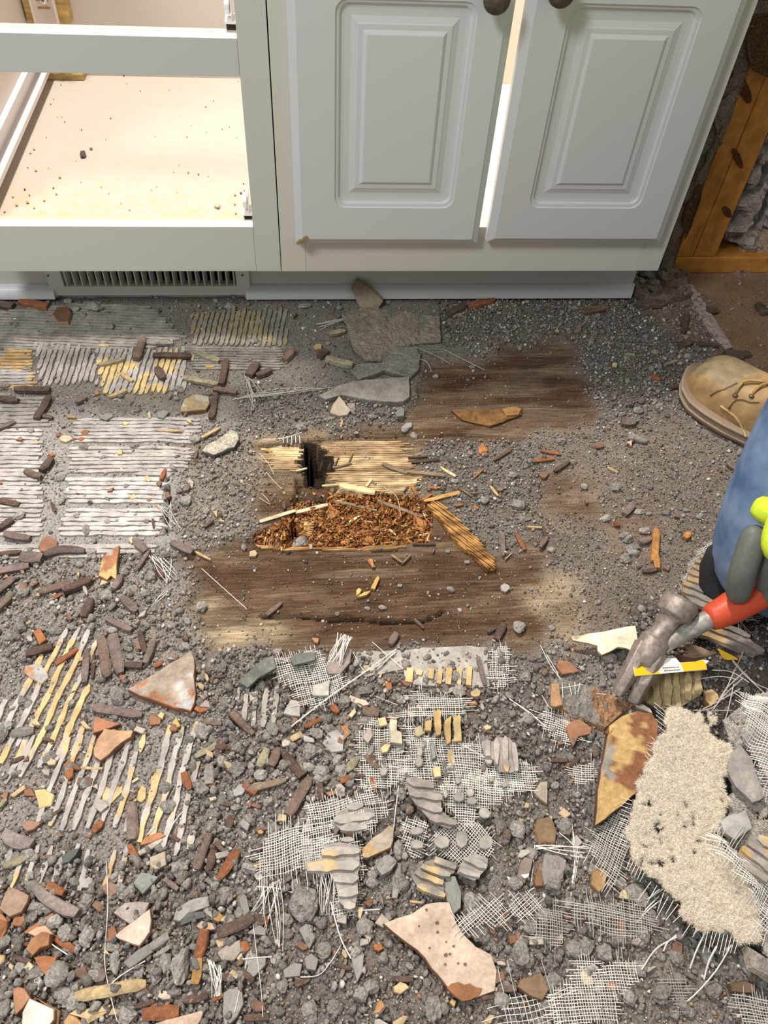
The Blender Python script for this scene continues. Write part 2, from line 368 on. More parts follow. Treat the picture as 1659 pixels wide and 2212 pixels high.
def G_(pts): return [k3(x, y, 2.9678, 1100, 1050) for x, y in pts]
def H_(pts): return [k3(x, y, 2.968, 1100, 1650) for x, y in pts]
def I_(pts): return [k3(x, y, 4.1475, 560, 930) for x, y in pts]
def J_(pts): return [k3(x, y, 5.53, 860, 1000) for x, y in pts]
def K_(pts): return [k3(x, y, 4.1475, 780, 1380) for x, y in pts]
def L_(pts): return [k3(x, y, 2.7696, 1060, 600) for x, y in pts]
def N_(pts): return [k3(x, y, 5.2, 1340, 1500) for x, y in pts]
TS = (.37, .335, .31); TSD = (.27, .245, .215); TAN = (.56, .36, .16)
def thinset(pts, ang, pitch, label, wf=.93, base=TS, tan=None, thr=.6, seed=1, th=.0022, drop=0., kw={}):
    c = np.mean([P(*p)[:2] for p in pts], 0)
    e = empty('thinset_bed', (c[0], c[1], H(*c)), label, 'thinset')
    e['kind'] = 'structure'; del e['category']
    strips('ridge', pts, ang, pitch, wf, th, cf_grey(base, tan, 35, thr, seed), M_thin, e, seed=seed, drop=drop, **kw)
    return e
thinset([(-60, 680), (190, 655), (330, 665), (400, 730), (330, 755), (-60, 760)], -4, .0072, 'thinset combed in long level lines under the floor vent', base=TSD, seed=2)
thinset([(-60, 752), (70, 748), (75, 840), (-60, 850)], 0, .0075, 'thinset with ochre level ridges at the left edge below the vent', base=(.46, .30, .14), tan=TS, thr=.55, seed=3)
thinset([(75, 745), (200, 750), (215, 830), (90, 835)], 88, .0085, 'short upright thinset ridges in the grey mauve tile imprint on the left', base=(.34, .30, .275), seed=4)
thinset([(205, 755), (400, 755), (400, 850), (225, 850)], 84, .0088, 'leaning thinset ridges with ochre tips below the vent', base=TS, tan=(.60, .44, .20), thr=.55, seed=5)
thinset([(410, 680), (620, 665), (620, 750), (420, 745)], 84, .0085, 'grey green thinset ridges standing in the shade right of the vent', base=(.25, .225, .185), tan=(.29, .24, .14), thr=.62, seed=6)
thinset([(400, 752), (615, 752), (610, 800), (420, 800)], -2, .0062, 'level thinset lines above the crossing brown slivers', base=TSD, seed=7)
thinset([(-60, 850), (100, 858), (105, 925), (-60, 925)], -1, .0082, 'mauve thinset lines at the left edge between brown slivers', base=(.30, .265, .24), seed=8)
thinset([(-60, 925), (90, 925), (90, 1160), (-60, 1160)], -3, .0078, 'pale mauve level thinset lines along the left edge', base=(.46, .41, .39), seed=9)
thinset([(165, 905), (440, 905), (400, 1010), (365, 1030), (150, 1020)], -1, .0072, 'pale level thinset lines above the board seam, dusted with grit', base=(.43, .385, .36), seed=10, drop=.08)
thinset([(150, 1030), (365, 1035), (355, 1155), (130, 1160)], -2, .0078, 'whitest level thinset lines left of the upright board edge', base=(.50, .46, .44), seed=11, drop=.05)
thinset([(-30, 1160), (340, 1160), (330, 1200), (-30, 1210)], -2, .0078, 'pale thinset lines above the row of dark slivers', base=(.42, .385, .36), seed=12, drop=.25)
# right-hand slab by the crossing slivers down to the triangular shard
thinset([(130, 1370), (215, 1350), (175, 1620), (20, 1700), (-20, 1560)], 76, .0135, 'slanting thinset ridges with long ochre streaks left of the triangular shard', wf=.55, base=(.46, .41, .375), tan=(.62, .44, .22), thr=.47, seed=13, th=.003, drop=.1)
thinset([(40, 1590), (300, 1590), (290, 1790), (40, 1790)], 80, .0128, 'thinset ridges with buff ends below the two terracotta shards', wf=.55, base=(.46, .41, .375), tan=(.60, .44, .24), thr=.58, seed=14, th=.003, drop=.15)
thinset([(300, 1590), (430, 1560), (420, 1850), (300, 1830)], 80, .0128, 'thinset ridges running down from the triangular shard', wf=.55, base=(.46, .41, .375), tan=(.60, .44, .24), thr=.55, seed=15, th=.003, drop=.12)
thinset([(20, 1830), (290, 1830), (270, 1920), (10, 1920)], 82, .0125, 'stubby pale thinset ridges above the long grey sliver', wf=.5, base=(.44, .40, .38), tan=(.58, .40, .2), thr=.66, seed=16, th=.003, drop=.08)
thinset([(510, 1480), (600, 1480), (600, 1570), (510, 1560)], 84, .0110, 'two short grey thinset ridges below the dark folded flap', wf=.6, base=(.36, .32, .28), seed=17, th=.003, drop=.1)
# veneers of the rotten plywood
PALEW = (.63, .46, .25); ORW = (.40, .20, .075)
def cf_wood(a, b, seed):
    a = np.array(a); b = np.array(b)
    def f(x, y, rg):
        v = float(vnoise(np.array(x*.4), np.array(y*3), 40, seed, 3)); v = min(1, max(0, (v-.35)*3.3))
        return tuple((a*(1-v)+b*v)*rg.uniform(.8, 1.15))
    return f
ply = empty('torn_plywood', tuple(P(830, 1040, 0)), 'splintered pale plywood veneer right of the black hole', 'plywood')
strips('veneer_splinter', I_([(455, 95), (900, 85), (1330, 85), (1320, 200), (1400, 330), (1470, 440), (1300, 560), (1040, 555), (720, 530), (700, 460), (650, 440), (655, 310), (600, 290), (560, 240), (530, 190), (520, 110)]), -1, .0036, .97, .0018, cf_wood(PALEW, (.30, .185, .10), 31), M_wood, ply, wob=.05, jit=.010, step=.01, seed=21)
strips('veneer_splinter', I_([(20, 120), (400, 130), (415, 290), (380, 350), (100, 330), (60, 200)]), -3, .0036, .97, .0018, cf_wood(PALEW, (.32, .20, .11), 32), M_wood, ply, wob=.05, jit=.008, step=.01, seed=22)
ply2 = empty('torn_plywood', tuple(P(600, 1180, 0)), 'short upright grained plywood ply at the left end of the rot', 'plywood')
strips('veneer_splinter', I_([(370, 760), (490, 735), (480, 900), (370, 910)]), -4, .0030, .95, .006, cf_wood((.66, .43, .18), (.4, .22, .09), 33), M_wood, ply2, wob=.05, jit=.003, step=.006, seed=23)
strips('veneer_splinter', I_([(30, 930), (250, 890), (260, 1000), (250, 1060), (40, 1020)]), 85, .0030, .95, .005, cf_wood((.62, .38, .15), (.3, .15, .06), 34), M_wood, ply2, wob=.05, jit=.005, step=.006, seed=24)
strips('veneer_splinter', I_([(0, 1000), (260, 1000), (700, 1020), (1280, 990), (1270, 1035), (560, 1060), (260, 1068), (0, 1035)]), 1, .0028, .95, .003, cf_wood((.66, .45, .2), (.34, .16, .06), 35), M_wood, ply2, wob=.05, jit=.008, step=.008, seed=25)
# ------------------------------------------------------------------ cabinets
HB = .110                                # underside of the frames
lc = empty('base_cabinet', (-.24, .25, HB), 'open white cabinet on the left, its doors and drawer removed', 'cabinet')
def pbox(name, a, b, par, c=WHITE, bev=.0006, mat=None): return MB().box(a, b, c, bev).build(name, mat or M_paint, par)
pbox('stile', (-.0385, 0, HB), (-.0008, .019, .76), lc, (.63, .62, .565))
pbox('stile', (-.463, 0, HB), (-.425, .019, .76), lc, (.63, .62, .565))
pbox('rail', (-.425, .0003, HB), (-.0388, .019, .186), lc, (.64, .635, .58))
pbox('rail', (-.425, .0003, .398), (-.0388, .019, .443), lc, (.60, .62, .585))
pbox('rail', (-.425, .0003, .70), (-.0388, .019, .76), lc)
def mat_shelf():
    m = M_attr('cabinet_floor_board', .5, 40, .03, .05, .0004, .3)
    N, Lk = m.node_tree.nodes, m.node_tree.links; B = N['Principled BSDF']
    src = B.inputs['Base Color'].links[0].from_socket
    g = N.new('ShaderNodeNewGeometry'); n = N.new('ShaderNodeTexNoise'); n.inputs['Scale'].default_value = 60; n.inputs['Detail'].default_value = 8; n.inputs['Roughness'].default_value = .8
    Lk.new(g.outputs['Position'], n.inputs['Vector'])
    sp = N.new('ShaderNodeSeparateXYZ'); Lk.new(g.outputs['Position'], sp.inputs[0])
    e = N.new('ShaderNodeMapRange'); e.inputs[1].default_value = .20; e.inputs[2].default_value = .02; e.inputs[3].default_value = .0; e.inputs[4].default_value = .13; Lk.new(sp.outputs['Y'], e.inputs[0])
    ad = N.new('ShaderNodeMath'); ad.operation = 'ADD'; Lk.new(n.outputs[0], ad.inputs[0]); Lk.new(e.outputs[0], ad.inputs[1])
    r = N.new('ShaderNodeMapRange'); r.inputs[1].default_value = .57; r.inputs[2].default_value = .75; r.inputs[4].default_value = .85; Lk.new(ad.outputs[0], r.inputs[0])
    x = N.new('ShaderNodeMix'); x.data_type = 'RGBA'; x.inputs[7].default_value = (.62, .42, .2, 1); Lk.new(r.outputs[0], x.inputs[0]); Lk.new(src, x.inputs[6]); Lk.new(x.outputs[2], B.inputs['Base Color'])
    return m
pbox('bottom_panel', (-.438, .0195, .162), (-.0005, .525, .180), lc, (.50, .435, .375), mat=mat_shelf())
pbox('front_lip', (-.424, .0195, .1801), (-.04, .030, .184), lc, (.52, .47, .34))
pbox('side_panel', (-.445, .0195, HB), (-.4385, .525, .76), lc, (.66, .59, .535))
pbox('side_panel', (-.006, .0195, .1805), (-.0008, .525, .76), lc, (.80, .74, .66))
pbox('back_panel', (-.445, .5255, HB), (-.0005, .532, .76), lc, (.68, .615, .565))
pbox('rail_top', (-.425, .0195, .4385), (-.0388, .030, .4432), lc, (.60, .53, .41))  # cream tone paints the warm light on the rail's top face
# drawer hardware
def drawer_rail(z, label):
    e = empty('drawer_slide', (-.432, .27, z), label, 'drawer slide')
    mb = MB(); c = (.74, .70, .69)
    mb.box((-.4383, .02, z), (-.4365, .50, z+.034), c); mb.box((-.4365, .02, z), (-.415, .50, z+.0015), c)
    mb.box((-.4165, .02, z+.0015), (-.415, .50, z+.008), c); mb.box((-.4365, .02, z+.0325), (-.428, .50, z+.034), c)
    mb.build('runner', M_plastic, e); return e
drawer_rail(.200, 'white metal drawer runner along the left wall of the open cabinet')
def bracket(z0, z1, label):
    e = empty('slide_bracket', (-.405, .52, z0), label, 'bracket')
    MB().box((-.436, .500, z0), (-.362, .525, z1), (.52, .36, .14), .001).build('wood_block', M_wood, e)
    if z1-z0 > .05:
        m = MB(); c = (.70, .62, .57); m.box((-.421, .4965, z0), (-.380, .4995, z1-.02), c)
        m.box((-.421, .488, z0), (-.4185, .4965, z1-.02), (.84, .78, .68)); m.box((-.3825, .488, z0), (-.380, .4965, z1-.02), (.84, .78, .68))
        m.build('metal_plate', M_plastic, e)
        for zz in (z1-.044, z1-.056):
            s = MB(); s.box((-.411, .4958, zz), (-.390, .4966, zz+.004), (.40, .24, .11), .0003); s.build('slot', M_wood, e)
        for zz in (z1-.042, z1-.088):
            bm = bmesh.new(); bmesh.ops.create_uvsphere(bm, u_segments=14, v_segments=8, radius=.006)
            s = MB(); s.bm(bm, (.8, .78, .74), Matrix.Translation((-.3985, .4955, zz)) @ Matrix.Diagonal((1, .45, 1, 1)))
            s.box((-.4015, .4925, zz-.0006), (-.3955, .4935, zz+.0006), (.05, .05, .05)); s.box((-.3991, .4925, zz-.003), (-.3979, .4935, zz+.003), (.05, .05, .05))
            s.build('screw', M_steel, e)
    return e
bracket(.275, .355, 'tan wood block with a white metal plate and screw in the upper opening')
bracket(.181, .192, 'tan wooden block at the back end of the drawer runner')
def roller(z, label):
    e = empty('slide_roller', (-.0465, .026, z), label, 'roller')
    bm = bmesh.new(); bmesh.ops.create_cone(bm, segments=24, radius1=.0115, radius2=.0115, depth=.006, cap_ends=True)
    bmesh.ops.bevel(bm, geom=[q for q in bm.edges if abs(q.verts[0].co.z-q.verts[1].co.z) < 1e-5], offset=.001, segments=2, affect='EDGES')
    MB().bm(bm, (.86, .85, .83), Matrix.Translation((-.0495, .034, z+.022)) @ Matrix.Rotation(PI/2, 4, 'Y')).build('wheel', M_plastic, e)
    m = MB(); c = (.8, .78, .76); m.box((-.0452, .022, z+.006), (-.0442, .05, z+.034), c); m.box((-.0535, .021, z+.004), (-.0395, .05, z+.0065), c)
    m.box((-.0535, .03, z-.004), (-.0525, .05, z+.004), c); m.build('channel', M_plastic, e)
    MB().box((-.052, .0255, z-.0045), (-.0396, .035, z+.0035), (.06, .045, .04)).build('channel_shade_block', M_dark, e)  # near-black block paints the shade in the open end of the channel
    return e
roller(.4475, 'white drawer roller at the right of the upper opening'); roller(.188, 'white drawer roller at the right of the lower opening')

rc = empty('base_cabinet', (.305, .25, HB), 'white cabinet on the right with two closed panel doors', 'cabinet')
pbox('stile', (.0008, -.0002, HB), (.0385, .019, .76), rc, (.66, .64, .55))
pbox('stile', (.575, -.0002, HB+.0005), (.613, .019, .76), rc, (.60, .59, .55))
pbox('rail', (.0388, 0, HB), (.5748, .019, .1875), rc, (.645, .62, .55))
pbox('rail', (.0388, 0, .546), (.5748, .019, .76), rc)
pbox('side_panel', (.0008, .0195, HB), (.006, .525, .76), rc, (.8, .74, .66))
pbox('side_panel', (.600, .0195, HB), (.613, .525, .76), rc, (.62, .58, .52))
pbox('bottom_panel', (.0065, .0195, .166), (.5995, .525, .180), rc, (.86, .8, .7))
pbox('back_panel', (.0008, .5255, HB), (.613, .532, .76), rc, (.84, .77, .66))
def rring(x0, x1, z0, z1, r, y, n=6):
    r = max(r, .0004); out = []
    for (cx, cz, a0) in ((x1-r, z0+r, -90), (x1-r, z1-r, 0), (x0+r, z1-r, 90), (x0+r, z0+r, 180)):
        for i in range(n):
            a = math.radians(a0+90*i/(n-1)); out.append((cx+r*math.cos(a), y, cz+r*math.sin(a)))
    return out
def door(x0, x1, z0, z1, px0, px1, pz0, pz1, c, lab):
    """routed slab door; (px,pz) = outer groove of the moulding"""
    yb, yf = -.0008, -.020; rings = []
    rings.append(rring(x0, x1, z0, z1, .0005, yb)); rings.append(rring(x0, x1, z0, z1, .0005, yf+.0065))
    rings.append(rring(x0+.010, x1-.010, z0+.010, z1-.010, .0005, yf+.0008)); rings.append(rring(x0+.0105, x1-.0105, z0+.0105, z1-.0105, .0005, yf))
    prof = [(0, 0, .016), (.0012, .0022, .015), (.0045, .0026, .0125), (.0058, .0034, .012), (.0075, .0058, .010), (.012, .0066, .006), (.0165, .0068, .001),
            (.020, .0068, .0004), (.027, .0045, .0004), (.0285, .0036, .0004), (.033, .0034, .0004), (.0345, .0034, .0004), (.0385, .0006, .0004), (.0395, .0002, .0004)]
    for d, dep, r in prof: rings.append(rring(px0+d, px1-d, pz0+d, pz1-d, r, yf+dep))
    n = len(rings[0]); V = [p for r in rings for p in r]; F = []
    for i in range(len(rings)-1):
        for k in range(n): F.append((i*n+k, i*n+(k+1) % n, (i+1)*n+(k+1) % n, (i+1)*n+k))
    F.append(tuple(range(n))); F.append(tuple((len(rings)-1)*n+k for k in range(n))[::-1])
    m = MB(); m.add(V, F, c); o = m.build('door', M_paint, rc)
    return o
dl = door(.024, .3010, .1685, .5435, .082, .2555, .2295, .4975, (.635, .655, .655), 0)
dr = door(.3155, .5915, .1705, .5455, .3680, .5385, .2310, .4995, (.60, .605, .60), 0)  # darker than its twin: light falling off to the right is painted in
def knob(x, z, par):
    prof = [(.0, .0205), (.006, .0205), (.0055, .025), (.005, .030), (.009, .034), (.0150, .038), (.0165, .042), (.0155, .046), (.011, .049), (.0, .0505)]
    V = []; F = []; n = 24
    for r, d in prof:
        for k in range(n): a = 2*PI*k/n; V.append((x+r*math.cos(a), -d, z+r*math.sin(a)))
    for i in range(len(prof)-1):
        for k in range(n): F.append((i*n+k, i*n+(k+1) % n, (i+1)*n+(k+1) % n, (i+1)*n+k))
    m = MB(); m.add(V, F, (.10, .082, .062)); o = m.build('knob', M_steel, None, smooth=True); o.parent = par
    o.matrix_parent_inverse = par.matrix_world.inverted(); o['label'] = 'dark bronze round knob'; return o
bpy.context.view_layer.update()
knob(.2715, .5075, dl); knob(.3475, .5165, dr)
chip = MB()
cp = [(640, 526), (645, 519), (653, 515), (655, 511), (662, 508), (667, 512), (664, 518), (657, 521), (650, 527), (643, 528)]
w0 = [FY(u, v, -.0185) for u, v in cp]; V = [(p[0], -.0206, p[2]) for p in w0]+[(p[0], -.012, p[2]) for p in w0]; n = len(w0)
chip.add(V, [tuple(range(n)), tuple(range(n, 2*n))[::-1]]+[(i, (i+1) % n, n+(i+1) % n, n+i) for i in range(n)], (.33, .25, .12))
o = chip.build('chipped_corner', M_wood, None); o.parent = dl; o.matrix_parent_inverse = dl.matrix_world.inverted(); o['label'] = 'bare brown fibreboard where the corner is chipped'

# toe kick, vent, shoe mouldings
tk = MB(); c = (.56, .545, .51); tk.box((-.95, .078, .002), (-.361, .092, HB-.0005), c); tk.box((-.079, .078, .002), (.617, .092, HB-.0005), c)
tk.box((-.361, .078, .002), (-.079, .092, .030), c); tk.box((-.361, .078, .088), (-.079, .092, HB-.0005), c)
o = tk.build('trim_1', M_paint); tag(o, 'white toe-kick board under both cabinets', kind='structure')
def shoe(x0, x1, z0, nm, lab, cut):
    r0, n = .019, 8; V = []; F = []; prof = [(.0775, z0)]+[(.0775-r0*math.cos(PI/2*i/n)*.85, z0+r0*1.05*math.sin(PI/2*i/n)+.001) for i in range(n+1)]
    k = len(prof)
    for x, s in ((x0, 1), (x1, -1)):
        for (y, z) in prof: V.append((x+s*cut*(.0775-y)/r0*.6 if cut else x, y, z))
    F = [(i, (i+1) % k, k+(i+1) % k, k+i) for i in range(k)]+[tuple(range(k)), tuple(range(k, 2*k))[::-1]]
    m = MB(); m.add(V, F, (.60, .625, .62)); o = m.build(nm, M_paint); tag(o, lab, kind='structure')
shoe(-.95, FY(113, 630, .06)[0], .0135, 'trim_2', 'white quarter-round moulding left of the floor vent', 0)
shoe(FY(524, 640, .06)[0], .621, .0115, 'trim_3', 'long white quarter-round moulding right of the vent', .012)
ve = empty('floor_vent', (-.22, .07, .016), 'white toe-kick vent grille with upright fins under the open cabinet', 'vent')
vx0, vx1, vy = -.386, -.057, .0735
c = (.66, .65, .60); zz0, zz1 = .034, .078
m = MB(); m.box((vx0, vy-.004, .0165), (vx1, vy+.003, zz0), c); m.box((vx0, vy-.004, zz1), (vx1, vy+.003, .1), c)
m.box((vx0, vy-.004, zz0), (-.362, vy+.003, zz1), c); m.box((-.079, vy-.004, zz0), (vx1, vy+.003, zz1), c); m.build('frame', M_plastic, ve)
MB().box((-.361, .0925, .030), (-.079, .20, .032), (.03, .02, .016)).box((-.361, .19, .03), (-.079, .2, .088), (.03, .02, .016)).build('duct', M_dark, ve)  # near-black boxes paint the shade behind the fins
for i in range(23):
    x = -.357+i*(.274/22); a = .0035
    mb = MB(); V = [(x-.0009, vy-.003, zz0-.001), (x+.0009, vy-.003, zz0-.001), (x+.0009+a, vy+.014, zz0-.001), (x-.0009+a, vy+.014, zz0-.001)]
    V = V+[(p[0], p[1], zz1+.001) for p in V]
    mb.add(V, [(0, 1, 2, 3), (7, 6, 5, 4), (0, 4, 5, 1), (1, 5, 6, 2), (2, 6, 7, 3), (3, 7, 4, 0)], (.62, .60, .56)); mb.build('fin', M_plastic, ve)
for x in (FY(108, 601, vy)[0], FY(525, 603, vy)[0]):
    bm = bmesh.new(); bmesh.ops.create_uvsphere(bm, u_segments=12, v_segments=6, radius=.0035)
    m = MB(); m.bm(bm, (.6, .58, .54), Matrix.Translation((x, vy-.004, .056)) @ Matrix.Diagonal((1, .4, 1, 1))); m.box((x-.002, vy-.0062, .0556), (x+.002, vy-.0050, .0566), (.03, .03, .03))
    m.box((x-.0005, vy-.0062, .054), (x+.0005, vy-.0050, .058), (.03, .03, .03)); m.build('screw', M_plastic, ve)

# ------------------------------------------------------------------ opened wall to the right
WD = (.50, .215, .040)
wr = empty('wall_right', (.9, .2, 0), 'opened stud wall right of the white cabinet', kind='structure')
def lumber(name, a, b, par, st=(1, 1, .12), c=WD):
    mt = M_attr('lumber_'+name, .7, 60, .28, .35, .0008, .3, stretch=st); return MB().box(a, b, c, .002).build(name, mt, par)
lumber('bottom_plate', (.700, .155, .001), (1.7, .244, .034), wr, (.12, 1, 1))
lumber('stud', (.7215, .157, .0345), (.7535, .244, 1.4), wr); lumber('stud', (.7545, .1575, .0345), (.7970, .244, 1.4), wr)
lumber('stud', (1.20, .1575, .0345), (1.24, .244, 1.4), wr)
for (u, v, ru, rv) in ((1593, 342, 9, 22), (1571, 458, 9, 12), (1600, 180, 16, 44), (1640, 70, 18, 40)):
    a = FY(u, v, .1565); m = MB(); n = 14; V = []
    for k in range(n): t = 2*PI*k/n; p = FY(u+ru*math.cos(t)*random.uniform(.85, 1.1)+rv*.4*math.sin(-t)*-1, v+rv*math.sin(t), .1562); V.append((p[0], .1555, p[2]))
    V2 = [(p[0], .158, p[2]) for p in V]; m.add(V+V2, [tuple(range(n)), tuple(range(n, 2*n))[::-1]]+[(i, (i+1) % n, n+(i+1) % n, n+i) for i in range(n)], (.11, .035, .012))
    m.build('knot', M_wood, wr)
MB().box((.62, .246, 0), (1.7, .256, 1.4), (.035, .03, .028)).build('sheathing', M_dark, wr)
# torn drywall strip between cabinet and stud
def rag(pl, y, th, c1, c2, name, par, seed, label=None):
    rg = random.Random(seed); pts = []
    for i in range(len(pl)):
        a, b = np.array(pl[i], float), np.array(pl[(i+1) % len(pl)], float); n = max(1, int(np.linalg.norm(b-a)/14))
        for k in range(n): t = a+(b-a)*k/n; pts.append((t[0]+rg.uniform(-4, 4), t[1]+rg.uniform(-4, 4)))
    W_ = [FY(u, v, y) for u, v in pts]; n = len(W_)
    V = [(p[0], y+rg.uniform(-.002, .002), p[2]) for p in W_]+[(p[0], y+th, p[2]) for p in W_]
    m = MB(); m.add(V, [tuple(range(n)), tuple(range(n, 2*n))[::-1]]+[(i, (i+1) % n, n+(i+1) % n, n+i) for i in range(n)], [tuple(np.array(c1 if rg.random() < .5 else c2)) for _ in V])
    o = m.build(name, M_dust, par)
    if label: o['label'] = label
    return o
rag([(1400, 640), (1640, 0), (1700, -60), (1700, 10), (1640, 90), (1575, 250), (1520, 380), (1475, 500), (1455, 585), (1440, 640)], .138, .012, (.17, .125, .10), (.21, .175, .135), 'drywall_scrap', wr, 5, 'torn brown drywall edge')
rag([(1600, 60), (1640, 30), (1700, 20), (1700, 160), (1660, 170), (1625, 150)], .134, .004, (.10, .05, .02), (.2, .12, .05), 'drywall_scrap', wr, 6)
rag([(1540, 230), (1600, 190), (1575, 270), (1552, 290)], .135, .003, (.24, .2, .17), (.2, .15, .12), 'drywall_scrap', wr, 7)
rag([(1475, 470), (1510, 390), (1525, 400), (1495, 490), (1480, 520)], .135, .003, (.09, .045, .02), (.12, .07, .03), 'drywall_scrap', wr, 8)
rag([(1500, 400), (1560, 270), (1570, 280), (1520, 395)], .1345, .003, (.2, .16, .1), (.17, .14, .09), 'drywall_scrap', wr, 9)
# insulation
nI = 60; V = []; C = []
for j in range(nI+1):
    for i in range(nI+1):
        x = .798+.39*i/nI; z = .034+.5*j/nI; h = float(vnoise(np.array(x), np.array(z), 38, 41, 4)); g = float(vnoise(np.array(x), np.array(z), 120, 42, 3))
        edge = min(1, (nI-i)/4, (j+1)/3); top = 1 if z < .23+.1*h else 0
        y = .238-(.012+.085*h*h*2+.018*g)*edge*(1 if top else .12)
        V.append((x, max(y, .158), z)); k = .75+.5*g
        C.append((.36*k, .31*k, .285*k) if top else (.05, .045, .04))
F = [(j*(nI+1)+i, j*(nI+1)+i+1, (j+1)*(nI+1)+i+1, (j+1)*(nI+1)+i) for j in range(nI) for i in range(nI)]
m = MB(); m.add(V, F, C); o = m.build('insulation', M_dust, wr); o['kind'] = 'stuff'
rag([(1600, 500), (1700, 490), (1700, 558), (1590, 556), (1610, 530)], .17, .02, (.50, .36, .25), (.46, .33, .24), 'kraft_paper', wr, 11)
# ------------------------------------------------------------------ person kneeling at the right
def skin(name, joints, edges, mat, parent, sub=2, color=(.5, .5, .5), root=0):
    """joints: list of (x,y,z,rx[,ry]); one continuous surface grown over the skeleton"""
    me = bpy.data.meshes.new(name); org = np.array(parent.matrix_world.translation) if parent else np.zeros(3)
    me.from_pydata([tuple(np.array(j[:3])-org) for j in joints], edges, [])
    o = bpy.data.objects.new(name, me); COL.objects.link(o)
    if parent: o.parent = parent
    sk = o.modifiers.new('Skin', 'SKIN'); sk.use_smooth_shade = True
    for i, j in enumerate(joints):
        d = me.skin_vertices[0].data[i]; d.radius = (j[3], j[4] if len(j) > 4 else j[3]); d.use_root = (i == root)
    if sub: sb = o.modifiers.new('Subdivision', 'SUBSURF'); sb.levels = sub; sb.render_levels = sub
    me.materials.append(mat); return o
def M_plain(name, col, rough=.7, nscale=300, amp=.1, bump=.3, bd=.0006, spec=.3):
    m, N, Lk, B = mat_new(name); g = N.new('ShaderNodeNewGeometry')
    n = N.new('ShaderNodeTexNoise'); n.inputs['Scale'].default_value = nscale; n.inputs['Detail'].default_value = 4; Lk.new(g.outputs['Position'], n.inputs['Vector'])
    r = N.new('ShaderNodeMapRange'); r.inputs[1].default_value = .3; r.inputs[2].default_value = .7; r.inputs[3].default_value = 1-amp; r.inputs[4].default_value = 1+amp; Lk.new(n.outputs[0], r.inputs[0])
    v = N.new('ShaderNodeVectorMath'); v.operation = 'SCALE'; v.inputs[0].default_value = col; Lk.new(r.outputs[0], v.inputs['Scale']); Lk.new(v.outputs[0], B.inputs['Base Color'])
    b = N.new('ShaderNodeBump'); b.inputs['Strength'].default_value = bump; b.inputs['Distance'].default_value = bd; Lk.new(n.outputs[0], b.inputs['Height']); Lk.new(b.outputs[0], B.inputs['Normal'])
    B.inputs['Roughness'].default_value = rough; B.inputs['Specular IOR Level'].default_value = spec; return m
def M_denim():
    m, N, Lk, B = mat_new('denim'); g = N.new('ShaderNodeNewGeometry')
    wv = N.new('ShaderNodeTexWave'); wv.wave_type = 'BANDS'; wv.bands_direction = 'Z'; wv.inputs['Scale'].default_value = 190; wv.inputs['Distortion'].default_value = .6; wv.inputs['Detail'].default_value = 1
    Lk.new(g.outputs['Position'], wv.inputs['Vector'])
    n = N.new('ShaderNodeTexNoise'); n.inputs['Scale'].default_value = 14; n.inputs['Detail'].default_value = 5; Lk.new(g.outputs['Position'], n.inputs['Vector'])
    cr = N.new('ShaderNodeValToRGB'); cr.color_ramp.elements[0].position = .33; cr.color_ramp.elements[0].color = (.075, .125, .24, 1); cr.color_ramp.elements[1].position = .68; cr.color_ramp.elements[1].color = (.30, .40, .56, 1); Lk.new(n.outputs[0], cr.inputs[0])
    r = N.new('ShaderNodeMapRange'); r.inputs[3].default_value = .84; r.inputs[4].default_value = 1.14; Lk.new(wv.outputs[0], r.inputs[0])
    v = N.new('ShaderNodeVectorMath'); v.operation = 'SCALE'; Lk.new(cr.outputs[0], v.inputs[0]); Lk.new(r.outputs[0], v.inputs['Scale']); Lk.new(v.outputs[0], B.inputs['Base Color'])
    b = N.new('ShaderNodeBump'); b.inputs['Strength'].default_value = .35; b.inputs['Distance'].default_value = .0005; Lk.new(wv.outputs[0], b.inputs['Height']); Lk.new(b.outputs[0], B.inputs['Normal'])
    B.inputs['Roughness'].default_value = .85; B.inputs['Specular IOR Level'].default_value = .2; return m
MD = M_denim(); MLIME = M_plain('lime_knit', (.60, .74, .04), .8, 500, .12, .5); MGREY = M_plain('grey_coating', (.125, .135, .12), .5, 200, .1, .2)
MSKIN = M_plain('skin', (.5, .3, .21), .55, 90, .06, .1); MHAIR = M_plain('hair', (.06, .035, .02), .6, 300, .3, .8)
MBLK = M_plain('black_foam', (.028, .028, .028), .75, 500, .3, .4)
per = empty('person', (.66, -.53, 0), 'kneeling person in blue jeans, tan boot and lime glove holding the hammer', 'person')
# body, out of frame for the most part: pelvis, torso, neck, head, arms, legs in one surface
J = [(.70, -.46, .50, .13, .11), (.69, -.46, .66, .135, .10), (.66, -.47, .84, .155, .10), (.64, -.47, .96, .07, .07), (.625, -.475, 1.02, .052, .055),  # 0-4
     (.615, -.475, 1.10, .078, .088), (.60, -.475, 1.19, .078, .09), (.605, -.475, 1.25, .045, .05),   # 5-7 head
     (.63, -.63, .90, .062), (.72, -.78, .66, .046), (.64, -.70, .42, .036), (.575, -.665, .29, .030),  # 8-11 left arm to the wrist
     (.66, -.30, .90, .062), (.78, -.20, .68, .046), (.80, -.24, .50, .035), (.81, -.27, .44, .03, .02),  # 12-15 right arm resting on the raised knee
     (.63, -.51, .45, .082), (.612, -.52, .30, .074), (.602, -.553, .075, .045), (.75, -.66, .062, .044), (.90, -.74, .07, .032),   # 16-20 left leg
     (.74, -.38, .47, .08), (.83, -.36, .46, .062), (.84, -.36, .42, .055), (.80, -.355, .20, .045), (.775, -.325, .10, .034)]  # 21-25 right leg
